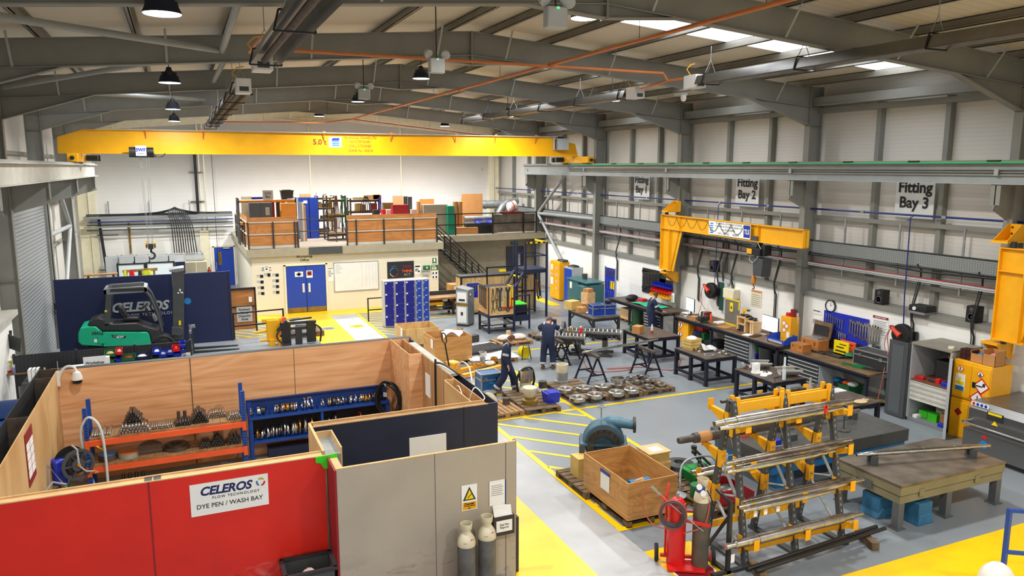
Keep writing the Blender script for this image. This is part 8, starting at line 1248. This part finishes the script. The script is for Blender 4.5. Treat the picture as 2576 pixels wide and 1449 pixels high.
for u,s in ((.12,'left'),(.86,'right')): S('vee_block',B().box((-.08,-.07,0),(.08,.07,.05)).box((-.08,-.07,.05),(-.03,.07,.17)).box((.03,-.07,.05),(.08,.07,.17)),'dark_grey','dark cast vee block under the shaft on the steel marking-out table, '+s,'vee block',loc=(11.55+2.8*u,9.95-.7*u,.86),rot=(0,0,1.3))
for x,y,sx,m,s in ((11.9,9.6,.6,'tarp_blue','blue folded trestle base under the steel marking-out table'),(12.2,9.1,.35,'tarp_blue','pale blue plastic block under the near corner of the steel table'),(12.55,9.55,.45,'dark','dark steel box under the steel marking-out table')): S('stored_box',B().box((-sx/2,-.2,0),(sx/2,.2,.42)).pxz([(-sx*.6,0),(sx*.6,0),(sx*.4,.2),(-sx*.4,.2)],-.22,.22),m,s,'box',loc=(x,y,0),bevel=.02)

pallet(7.5,18.05,.05,'pale wooden pallet partly behind the pen with a cream fitting','pallet',1.0,1.2);pallet(8.6,18.35,PI/2-.05,'weathered pallet with tall cream pump parts and a blue box','pallet_dark',1.9,1.0);pallet(10.2,18.65,PI/2,'long weathered pallet with six pump rings','pallet_dark',1.95,1.05);pallet(11.28,18.12,0,'weathered pallet with pump rings, middle of the three','pallet_dark',1.1,1.0);pallet(12.4,18.15,.03,'weathered pallet with small rings, right of the three','pallet_dark',1.1,1.0)
ZP = .142
def pump_ring(px,py,r=.23,h=.12,label='',z=ZP,grp='pump rings on the pallets'):
    a = gz(px,py,z+h);S('pump_ring',B().lathe([(r*.93,0),(r,.01),(r,h*.8),(r*.9,h),(r*.5,h*.92),(r*.42,h*.6),(r*.42,0)],n=32,cap=False),'bar_steel',label or 'bright machined pump ring lying on the weathered pallets','ring',None if label else grp,loc=(a.x,a.y,z));return a
for px,py in ((1423,975),(1469,972),(1516,968),(1453,997),(1497,989),(1551,983),(1589,976)): pump_ring(px,py)
a = pump_ring(1555,962,.22,.13,'lower ring of the double stack on the pallets');S('pump_ring',B().ring(.22,.17,.14,(0,0,0),n=32),'bar_steel','upper ring of the double stack on the pallets','ring',loc=(a.x,a.y,ZP+.13))
for px,py in ((1590,956),(1616,952),(1632,963),(1630,976),(1660,970),(1605,965)): a = gz(px,py,ZP);S('thin_ring',B().ring(.19,.1,.05,(0,0,0),n=28).ring(.19,.17,.08,(0,0,0),n=28),'chrome','thin bright ring lying on the right-hand pallets','ring','thin rings on the right-hand pallets',loc=(a.x,a.y,ZP))
def spool(x,y,z,prof,m,name,label,top=None): t = T(name,label,'pump part',(x,y,z));P('body',B().lathe(prof,n=28),m,t);(P('top_flange',B().lathe(top[0],n=28),top[1],t) if top else 0);return t
a = gz(1414,960,ZP);spool(a.x,a.y,ZP,[(.2,0),(.2,.04),(.17,.05),(.17,.3)],'galv','pump_sleeve','cream and grey pump sleeve standing on the left of the ring pallet',([(.17,.3),(.175,.55),(.15,.55),(.15,.45)],'cylinder_cream'))
a = gz(1326,985,ZP);spool(a.x,a.y+.1,ZP,[(.22,0),(.22,.08),(.16,.14),(.16,.3)],'cylinder_cream','pump_column','tall cream pump column with steel top ring and black hoses',([(.2,.3),(.21,.42),(.21,.62),(.12,.62),(.12,.5)],'bar_steel'));S('black_hose',B().tube(sm([(-.25,0,.0),(-.27,0,.4),(-.1,-.05,.66),(.15,-.05,.66),(.27,0,.35),(.25,.05,.1)]),.035,8),'black','thick black hoses draped over the cream pump column','hose',loc=(a.x,a.y+.1,ZP))
a = gz(1333,1015,ZP);spool(a.x,a.y,ZP,[(.22,0),(.22,.12),(.15,.14),(.15,.2)],'dull_gold','pump_bowl','cream pump bowl on a gold base at the front of the weathered pallet',([(.13,.2),(.18,.3),(.19,.4),(.2,.42),(.2,.46),(.08,.47)],'cylinder_cream'));a = gz(1365,975,ZP);spool(a.x,a.y,ZP,[(.12,0),(.12,.2),(.09,.2)],'cast','pump_bush','grey pump bush right of the cream column');a = gz(1386,1010,ZP);tote(a.x,a.y,ZP,.42,.36,.28,'bin_blue','dark blue box with clear bag on the weathered pallet')
spool(7.78,18.15,ZP,[(.1,0),(.1,.18),(.08,.18)],'rust_steel','pump_bush','brown pump bush on the pale pallet behind the pen');t = T('cream_fitting','cream flanged fitting lying on its side at the pen corner','fitting',(7.1,17.7,.4));P('flange',B().lathe([(.25,0),(.25,.05),(.16,.08),(.15,.35)],(0,.1,0),(-.2,-1,.0),28),'cylinder_cream',t);P('bore',B().lathe([(.1,0),(.1,.02)],(-.05,-.26,0),(-.2,-1,0),20),'dark_red',t);P('support',B().box((-.15,-.1,-.26),(.15,.25,-.2)),'pine',t)
t = flight_case(8.0,20.0,.0,.0,.62,.5,.55,'sky_blue3','blue and white transit case with a painted question mark');text('2',.3,'sky_blue',t,(0,-.262,.2),bold=.03);a = gz(1205,985,.1);spool(7.6,18.9,0,[(.2,0),(.22,.1),(.18,.12),(.2,.3),(.14,.32)],'cast','pump_column','dark ribbed pump part beside the transit case')
def trestle(x,y,label): 
    t = T('steel_trestle',label,'trestle',(x,y,0));P('top_bar',B().box((-.05,-.45,.78),(.05,.45,.86)),'rust_steel',t)
    for q in (-.38,.38):
        for s in (-1,1): P('leg',B().bar((0,q,.8),(s*.34,q,0),.05,.04,(0,1,0)),'navy_dark',t);P('foot',B().box((s*.34-.06,q-.04,0),(s*.34+.06,q+.04,.012)),'navy_dark',t)
        P('cross_bar',B().bar((-.23,q,.25),(.23,q,.25),.04),'navy_dark',t)
    P('long_bar',B().bar((0,-.38,.25),(0,.38,.25),.04),'navy_dark',t)
trestle(11.3,19.72,'black steel trestle under the left end of the long shaft');trestle(13.2,19.55,'black steel trestle under the right end of the long shaft');shaft((10.95,19.65,.92),(14.1,20.25,.92),.045,'long bright shaft lying across two black trestles','chrome',12,31)
trestle(11.2,21.9,'black steel trestle under the casing where the second worker stands');trestle(11.9,22.5,'black trestle hidden behind the first, under the same casing')
def casing(x,y,z,rz,L,label):
    t = T('split_casing',label,'casing',(x,y,z),rz);w = .34;n = 10
    P('barrel',B().add([(L*(i/n)-L/2,w*.7*math.cos(PI*j/10),-.02-w*.95*math.sin(PI*j/10)*(.75+.25*((i//2) % 2))) for i in range(n+1) for j in range(11)],[(i*11+j,i*11+j+1,(i+1)*11+j+1,(i+1)*11+j) for i in range(n) for j in range(10)],None,True),'cast',t)
    g_ = random.Random(5);top = [(L*(i/14-.5),w*(.95+.25*g_.random())) for i in range(15)];P('joint_flange',B().pxy(top+[(q,-r) for q,r in reversed(top)],-.06,.0),'cast_plate',t)
    for i in range(13): P('stage_rib',B().lathe([(.2,0),(.2,.03),(.12,.03),(.12,0),(.2,0)],(L*(i/13-.42),0,-.12),(1,0,0),16,False),'bar_steel',t)
    k = B()
    for q,r in top:
        for s in (-1,1): k.lathe([(.03,0),(.03,.004)],(q,s*r*.86,0),n=8)
    P('bolt_hole',k,'black',t);P('bore',B().box((-L*.44,-.12,-.02),(L*.44,.12,.006)),'dark',t);return t
t = casing(12.95,22.6,.86,-.62,2.0,'large split pump casing on a steel stand, its stages showing');P('end_flange',B().ring(.36,.22,.1,(-1.05,0,-.1),(1,0,0),28),'cast',t);P('stand',B().box((-.55,-.3,-.84),(-.4,.3,-.3)).box((.4,-.3,-.84),(.55,.3,-.3)).box((-.75,-.4,-.86),(.75,-.3,-.78)).box((-.75,.3,-.86),(.75,.4,-.78)),'cast',t);P('gusset',B().bar((-.3,-.3,-.8),(-.45,-.3,-.4),.08,.02).bar((.65,-.3,-.8),(.5,-.3,-.4),.08,.02),'cast',t)
t = casing(11.5,22.15,.86+.06,-.62,1.6,'dark split pump casing on trestles that a worker bends over')
for i,(dx,dy,m,r,h,s) in enumerate(((.1,.3,'dark',.05,.16,'dark red jar'),(.35,.1,'dull_gold',.05,.22,'gold oil can'),(.62,-.12,'bright_red',.05,.24,'red aerosol can'))): t = T('can',s+' standing on the dark split casing','can',(11.5+dx,22.15+dy-.15,.925));P('body',B().lathe([(r,0),(r,h*.8),(r*.5,h)],n=14),m,t);P('cap',B().lathe([(r*.6,h),(r*.6,h*1.15)],n=12),'white',t)
t = T('cable_reel','yellow and black cable reel beside the second worker','cable reel',(10.5,22.9,0));P('drum',B().ring(.2,.08,.04,(0,-.1,.24),(0,1,0),22).ring(.2,.08,.04,(0,.08,.24),(0,1,0),22).lathe([(.14,-.08),(.14,.08)],(0,0,.24),(0,1,0),18),'bright_yellow',t);P('stand',B().tube([(-.15,-.12,0),(-.1,-.12,.5),(.1,-.12,.5),(.2,-.12,0)],.015),'black',t)
S('air_hose',B().tube(sm([(12.3,22.0,.02),(11.8,20.6,.02),(12.6,20.2,.02),(13.2,20.3,.02),(12.4,20.6,.02),(13.6,20.3,.02),(14.3,19.6,.02),(15.3,20.6,.02)]),.014,6),'hose_red','thin red air hose lying on the floor under the trestles','hose')
t = T('impact_wrench','red and black power tool standing beside the second worker','power tool',(11.55,23.0,.92));P('body',B().lathe([(.08,0),(.09,.1),(.09,.35)],(.12,0,0),n=16),'dark',t);P('handle',B().bar((-.05,0,.05),(.02,0,.4),.07),'dark_red',t)

crate(7.75,26.5,0,1.35,1.2,.72,'pale plywood crate by the lockers, farther one of the two','ply_pale');crate(8.0,23.7,0,1.3,1.25,.95,'plywood crate with plastic wrap inside, nearer one of the two','crate');S('plastic_wrap',B().grid(10,8,lambda u,v:(u*.7-.35,v*.5-.25,.1+.2*abs(math.sin(4*u+3*v)))),'wrap','clear plastic wrap in the nearer plywood crate','wrap',loc=(8.2,23.9,.7))
for y,x,s in ((26.05,7.06,'farther'),(23.3,7.33,'nearer')): S('notice',B().box((-.12,-.006,0),(.12,0,.3)),'paper','white notice with blue tape on the %s plywood crate' % s,'notice',loc=(x,y,.45 if x < 7.2 else .6),rot=(0,0,-PI/2))
pallet(9.4,23.2,.1,'pale pallet covered with pump parts behind the walking worker','pallet',1.4,1.2);pallet(9.3,24.6,0,'pallet wrapped in white sheet with black plastic parts','pallet',1.3,1.0);S('white_sheet',B().grid(12,10,lambda u,v:(u*1.7-.85,v*2.4-1.2,.01+.03*abs(math.sin(7*u+5*v)))),'wrap','white plastic sheet spread over the two parts pallets','sheet',loc=(9.35,23.85,ZP));t = T('grid_casting','black ribbed casting lying on the white sheet','casting',(9.3,24.0,ZP+.05),.25)
for i in range(16): P('rib',B().box((-.75+.1*i,-.45,0),(-.7+.1*i,.45,.08)),'dark',t)
P('frame_bar',B().box((-.78,-.47,0),(.8,-.42,.06)).box((-.78,.42,0),(.8,.47,.06)).box((-.78,-.03,0),(.8,.03,.05)),'dark',t)
for i,(px,py,r,h,m,s) in enumerate(((1214,912,.09,.2,'galv','ribbed steel cup'),(1200,917,.16,.08,'chrome','flat steel ring'),(1232,915,.15,.06,'white','white ring'),(1214,893,.14,.1,'bar_steel','bright ring behind the steel cup'),(1186,915,.13,.06,'chrome','flat ring at the left'),(1243,905,.12,.08,'brass','brass coloured ring'))): a = gz(px,py,ZP+.04);S('pump_part',B().ring(r,r*.6,h,(0,0,0),n=24),m,s+' on the pale parts pallet','part',loc=(a.x,a.y,ZP+.045))
t = T('black_toolbox','black plastic case with handle on the white sheet','case',(9.3,25.2,ZP+.04),.2);P('case',B().box((-.4,-.15,0),(.4,.15,.28)),'dark',t,bevel=.04);P('handle',B().cyl((-.35,0,.28),(-.35,0,.55),.04).cyl((-.35,0,.55),(-.35,0,.58),.12),'black',t)
t = T('pallet_truck','yellow pallet truck with tall black handle beside the pen','pallet truck',(7.5,21.6,0),.35)
for y in (-.27,.27): P('fork',B().box((.1,y-.08,.08),(1.75,y+.08,.16)).box((1.75,y-.06,.08),(1.95,y+.06,.12)),'yellow_truck',t)
P('pump_body',B().box((-.2,-.2,.1),(.12,.2,.55)),'yellow_truck',t,bevel=.04);P('handle',B().tube([(-.2,0,.4),(-.35,0,1.15)],.025).tube(sm([(-.35,0,1.15),(-.37,-.1,1.25),(-.4,-.09,1.45),(-.41,0,1.5),(-.4,.09,1.45),(-.37,.1,1.25),(-.35,0,1.15)]),.02),'black',t);P('steer_wheel',B().lathe([(.1,-.06),(.1,.06)],(-.1,0,.1),(0,1,0),18),'rubber',t)
pallet(11.0,25.2,.1,'pale pallet with two white sacks in front of the tool frame','pallet',1.35,.95)
for x,s in ((10.75,'left'),(11.3,'right')): S('white_sack',B().sphere((0,0,.1),.3,14,8,(1.0,.8,.42)),'rag','white patterned sack on the pale pallet, %s one' % s,'sack',loc=(x,25.2,ZP-.01))
carton(11.0,25.45,ZP,.15,.1,.3,.3,'small wooden block standing behind the white sacks','pine',False,name='wood_block');pallet(12.6,25.6,0,'dark pallet behind the second worker','pallet_dark',1.1,.8)

t = T('clamp_attachment','black forklift clamp attachment lying on the floor behind the pen','attachment',(3.75,28.3,0))
for x in (-.45,.45): P('slide_plate',B().box((x-.16,-.1,.05),(x+.16,.06,.85)),'black',t)
for z in (.3,.55,.75): P('cross_bar',B().box((-.65,.0,z),(.65,.12,z+.09)),'dark',t)
P('hydraulic_hose',B().tube(sm([(-.6,-.1,.7),(-.8,-.15,.4),(-.6,-.2,.1),(-.3,-.15,.05)]),.03).tube(sm([(.55,-.1,.75),(.8,-.1,.5),(.75,-.15,.05)]),.035),'black',t);P('top_arm',B().bar((-.75,0,.55),(-.4,0,.9),.12).bar((-.3,.05,.9),(.5,.05,.95),.06),'dark',t);P('centre_block',B().box((-.12,-.05,.0),(.12,.1,.55)),'dark',t)
t = T('clamp_attachment','yellow forklift clamp attachment on the floor left of the black one','attachment',(2.9,28.6,0));P('body',B().box((-.25,-.15,.1),(.2,.15,.95)).box((-.4,-.1,.85),(.3,.1,1.0)),'crane_yellow',t,bevel=.03);P('arm',B().cyl((-.7,0,.5),(.2,0,.55),.05).cyl((-.5,-.1,.2),(.2,-.1,.22),.05),'crane_yellow',t);P('socket',B().box((-.2,-.3,.0),(.0,-.1,.25)).box((.1,-.3,.0),(.3,-.1,.25)),'crane_yellow',t)
t = T('cable_drum','grey steel drum spool on a timber base behind the black attachment','drum',(4.1,29.7,0));P('base',B().box((-.5,-.4,0),(.75,.4,.2)),'pallet_dark',t);P('lower_flange',B().lathe([(.42,.2),(.42,.28)],n=28),'light_grey',t);P('core',B().lathe([(.28,.28),(.28,.48)],n=24),'grey',t);P('upper_flange',B().ring(.36,.2,.07,(0,0,.48),n=28),'light_grey',t);carton(3.35,29.9,0,.3,.25,.75,0,'orange-red box beside the grey drum spool','orange',False,name='orange_box')
# ================================================================ PEOPLE
def figure(name,nodes,edges,m,parent,root,lv=2):
    ks = list(nodes);me = bpy.data.meshes.new(name);me.from_pydata([nodes[k][0] for k in ks],[(ks.index(a),ks.index(b)) for a,b in edges],[]);me.materials.append(M[m])
    o = bpy.data.objects.new(name,me);LINK(o);o.parent = parent;sk = o.modifiers.new('skin','SKIN');sk.use_smooth_shade = True;sk.branch_smoothing = .3
    for i,k in enumerate(ks): r = nodes[k][1];d = me.skin_vertices[0].data[i];d.radius = r if isinstance(r,tuple) else (r,r);d.use_root = (k == root)
    sb = o.modifiers.new('subsurf','SUBSURF');sb.levels = sb.render_levels = lv;return o
def person(loc,rz,J,label,hair,beard=None,hood=False,boots='boot',gloves=None):
    """J: joints in a frame where the person faces -y and +x is the person's left"""
    t = T('person',label,'person',loc,rz);J = {k: V(v) for k,v in J.items()};n = {};e = []
    fw = J['face'].normalized();upv = (J['head']-J['neck']).normalized();sd = fw.cross(upv).normalized()*-1
    def N(k,p,r,to=None):
        n[k] = (V(p),r);
        if to: e.append((to,k))
    H = J['head']
    N('pelvis',J['pelvis'],.12);N('belly',J['pelvis'].lerp(J['chest'],.5),.12,'pelvis');N('chest',J['chest'],.13,'belly');N('neck',J['neck'],.058,'chest');N('jaw',H-upv*.085+fw*.012,.062,'neck');N('mid',H,.082,'jaw');N('top',H+upv*.075-fw*.012,.07,'mid');N('nose',H+fw*.098-upv*.02,.014,'mid')
    for s,c in (('l',1),('r',-1)):
        N('ear'+s,H+sd*c*.085-fw*.01-upv*.01,.014,'mid');sh,el,wr = J['sh'+s],J['el'+s],J['wr'+s];N('sh'+s,sh,.062,'chest');N('el'+s,el,.043,'sh'+s);N('wr'+s,wr,.03,'el'+s);d = J.get('hd'+s,(wr-el).normalized()).normalized();pv = d.cross(V((0,0,1)));pv = V((1,0,0)) if pv.length < .1 else pv.normalized();nv = pv.cross(d)
        N('palm'+s,wr+d*.065,(.038,.026),'wr'+s)
        for i in range(4):
            q = (i-1.5)*.02;L = (.07,.08,.075,.058)[i];b0 = wr+d*.1+pv*q;N('k%d'%i+s,b0,.012,'palm'+s);N('f%d'%i+s,b0+d*L*.5-nv*.008+pv*q*.2,.0095,'k%d'%i+s);N('t%d'%i+s,b0+d*L*.9-nv*.03+pv*q*.25,.008,'f%d'%i+s)
        N('th'+s,wr+d*.055+pv*c*.04,.012,'palm'+s);N('tt'+s,wr+d*.1+pv*c*.058-nv*.012,.009,'th'+s)
        N('hip'+s,J['hip'+s],.085,'pelvis');N('kn'+s,J['kn'+s],.058,'hip'+s);N('an'+s,J['an'+s],.042,'kn'+s)
    figure('body',n,e,'skin',t,'pelvis');n2 = {};e2 = []
    def N2(k,p,r,to=None):
        n2[k] = (V(p),r)
        if to: e2.append((to,k))
    N2('pelvis',J['pelvis'],(.19,.175));N2('waist',J['pelvis'].lerp(J['chest'],.45),(.18,.165),'pelvis');N2('chest',J['chest'],(.21,.175),'waist');N2('collar',J['chest'].lerp(J['neck'],.85),.085,'chest')
    for s in 'lr':
        N2('sh'+s,J['sh'+s],.105,'chest');N2('ae'+s,J['sh'+s].lerp(J['el'+s],.5),.09,'sh'+s);N2('el'+s,J['el'+s],.078,'ae'+s);N2('wr'+s,J['el'+s].lerp(J['wr'+s],.93),.058,'el'+s);N2('hip'+s,J['hip'+s],.15,'pelvis');N2('th'+s,J['hip'+s].lerp(J['kn'+s],.5),.13,'hip'+s);N2('kn'+s,J['kn'+s],.112,'th'+s);N2('ca'+s,J['kn'+s].lerp(J['an'+s],.55),.108,'kn'+s);N2('an'+s,J['kn'+s].lerp(J['an'+s],.98),.098,'ca'+s)
        p,q = J['kn'+s],J['an'+s]
    c = figure('coverall',n2,e2,'navy_cloth',t,'pelvis')
    for s,cc in (('l',1),('r',-1)):
        for a,b_,u0,u1,r in (('sh','el',.62,.86,.092),('kn','an',.68,.84,.112)): p,q = J[a+s].lerp(J[b_+s],u0),J[a+s].lerp(J[b_+s],u1);P('reflective_band',B().cyl(p,q,r,r*.97,n=18,cap=False),'reflective',c)
        a,b_ = J['sh'+s].lerp(J['neck'],.35),J['chest']+V((cc*.11,0,0));bk = fw*-.1;P('shoulder_stripe',B().tube(sm([a+fw*.11-upv*.1,a+V((0,0,.08)),a+bk*1.4-V((0,0,.06))]),.022,8),'reflective',c)
        an = J['an'+s];f = J.get('toe'+s,fw);f = V((f.x,f.y,0)).normalized();side_ = V((-f.y,f.x,0));fl = an.z-.09;k = B()
        prof = [(-.09,.045,.1),(-.05,.052,.11),(.04,.05,.1),(.12,.052,.075),(.17,.045,.06),(.195,.02,.045)]
        vs = [an+f*u+side_*(w*math.cos(q*PI/4))+V((0,0,-.09+(h if math.sin(q*PI/4) > .1 else h*.5 if abs(math.sin(q*PI/4)) < .1 else 0))) for u,w,h in prof for q in range(8)]
        k.add(vs,[(i*8+j,i*8+(j+1)%8,(i+1)*8+(j+1)%8,(i+1)*8+j) for i in range(5) for j in range(8)]+[tuple(range(8)),tuple(range(40,48))],None,True);P('boot',k,boots,t)
        P('eye',B().sphere(H+fw*.076+sd*cc*.032+upv*.008,.011,8,6),'dark',t);P('eyebrow',B().bar(H+fw*.083+sd*cc*.018+upv*.027,H+fw*.078+sd*cc*.048+upv*.026,.008),hair,t)
    P('mouth',B().bar(H+fw*.078-upv*.062-sd*.02,H+fw*.078-upv*.062+sd*.02,.008),'dark_red',t)
    fr = Mx((( sd.x,-fw.x,upv.x,H.x),(sd.y,-fw.y,upv.y,H.y),(sd.z,-fw.z,upv.z,H.z),(0,0,0,1)))
    k = B();n_,m_ = 16,8
    k.grid(n_,m_,lambda u,v: fr @ V((.094*math.sin(2*PI*u)*math.cos(v*PI/2)*1.0,-.102*math.cos(2*PI*u)*math.cos(v*PI/2)+.012,.03-.075*(1-v)*(.5-.5*math.cos(2*PI*u))**.0*(1 if abs(u-.5) < .33 else -.35)+.095*math.sin(v*PI/2))));P('hair',k,hair,t)
    if beard: k = B();k.grid(10,5,lambda u,v: fr @ V((.079*math.sin((u-.5)*PI),-.085*math.cos((u-.5)*PI)-.008,-.035-.075*v)));P('beard',k,beard,t)
    if hood: nk = J['neck'];P('hood',B().tube([nk-fw*.02+V((0,0,.0))+(sd*math.cos(q)*.1+fw*math.sin(q)*.1)+V((0,0,.02*math.sin(q)*-1)) for q in [i*PI/8 for i in range(16)]],.048,10,True).sphere(nk-fw*.1-V((0,0,.03)),.09,12,8,(1.2,.8,1)),'dark',t)
    return t
person((8.36,19.52,0),R(68),dict(pelvis=(0,.02,.95),chest=(0,-.03,1.3),neck=(0,-.07,1.48),head=(0,-.15,1.62),face=(0,-.86,-.5),shl=(.2,-.03,1.41),shr=(-.2,-.03,1.41),ell=(.27,.0,1.13),elr=(-.27,.03,1.13),wrl=(.24,-.1,.9),wrr=(-.25,-.05,.88),hipl=(.09,0,.9),hipr=(-.09,0,.9),knl=(.1,-.2,.52),knr=(-.1,.06,.5),anl=(.1,-.27,.1),anr=(-.1,.32,.13)),'person in navy coveralls and black hood walking past the pallets, looking down','hair',None,True)
person((10.68,21.45,0),R(150),dict(pelvis=(0,.04,.95),chest=(0,-.08,1.3),neck=(0,-.17,1.47),head=(-.02,-.27,1.57),face=(-.1,-.75,-.65),shl=(.2,-.1,1.41),shr=(-.2,-.1,1.41),ell=(.34,-.3,1.25),elr=(-.36,-.26,1.27),wrl=(.22,-.52,1.16),wrr=(-.3,-.5,1.2),hipl=(.1,.02,.9),hipr=(-.1,.02,.9),knl=(.15,-.04,.5),knr=(-.14,-.04,.5),anl=(.17,.05,.09),anr=(-.17,.03,.09)),'person in navy coveralls seen from behind, bending over the dark casing on trestles','hair')
person((16.45,24.15,0),R(75),dict(pelvis=(0,.06,.95),chest=(0,-.04,1.3),neck=(0,-.1,1.48),head=(0,-.17,1.63),face=(.05,-.85,-.45),shl=(.2,-.06,1.41),shr=(-.2,-.06,1.41),ell=(.26,-.2,1.16),elr=(-.27,-.16,1.15),wrl=(.18,-.42,1.02),wrr=(-.22,-.4,1.0),hdl=(0,-1,-.15),hdr=(0,-1,-.1),hipl=(.1,.03,.9),hipr=(-.1,.03,.9),knl=(.12,-.25,.55),knr=(-.1,.02,.5),anl=(.12,-.12,.13),anr=(-.1,.12,.09)),'bearded person in navy coveralls leaning on the middle workbench by a monitor','hair','hair')
# ================================================================ every root gets its origin at its own base
bpy.context.view_layer.update()
for o in [q for q in SC.objects if q.type in ('MESH','EMPTY') and q.parent is None]:
    if o.location.length > 1e-6 or any(abs(a) > 1e-6 for a in o.rotation_euler): continue
    ms = [c for c in [o]+list(o.children_recursive) if c.type == 'MESH']
    if not ms: continue
    pts = [c.matrix_world @ V(k) for c in ms for k in c.bound_box]
    c = V(((min(p.x for p in pts)+max(p.x for p in pts))/2, (min(p.y for p in pts)+max(p.y for p in pts))/2, min(p.z for p in pts)))
    o.location = c
    if o.type == 'MESH':
        if o.data.users > 1: o.location = (0,0,0); continue
        o.data.transform(Mx.Translation(-c))
    for ch in o.children: ch.location = ch.location-c
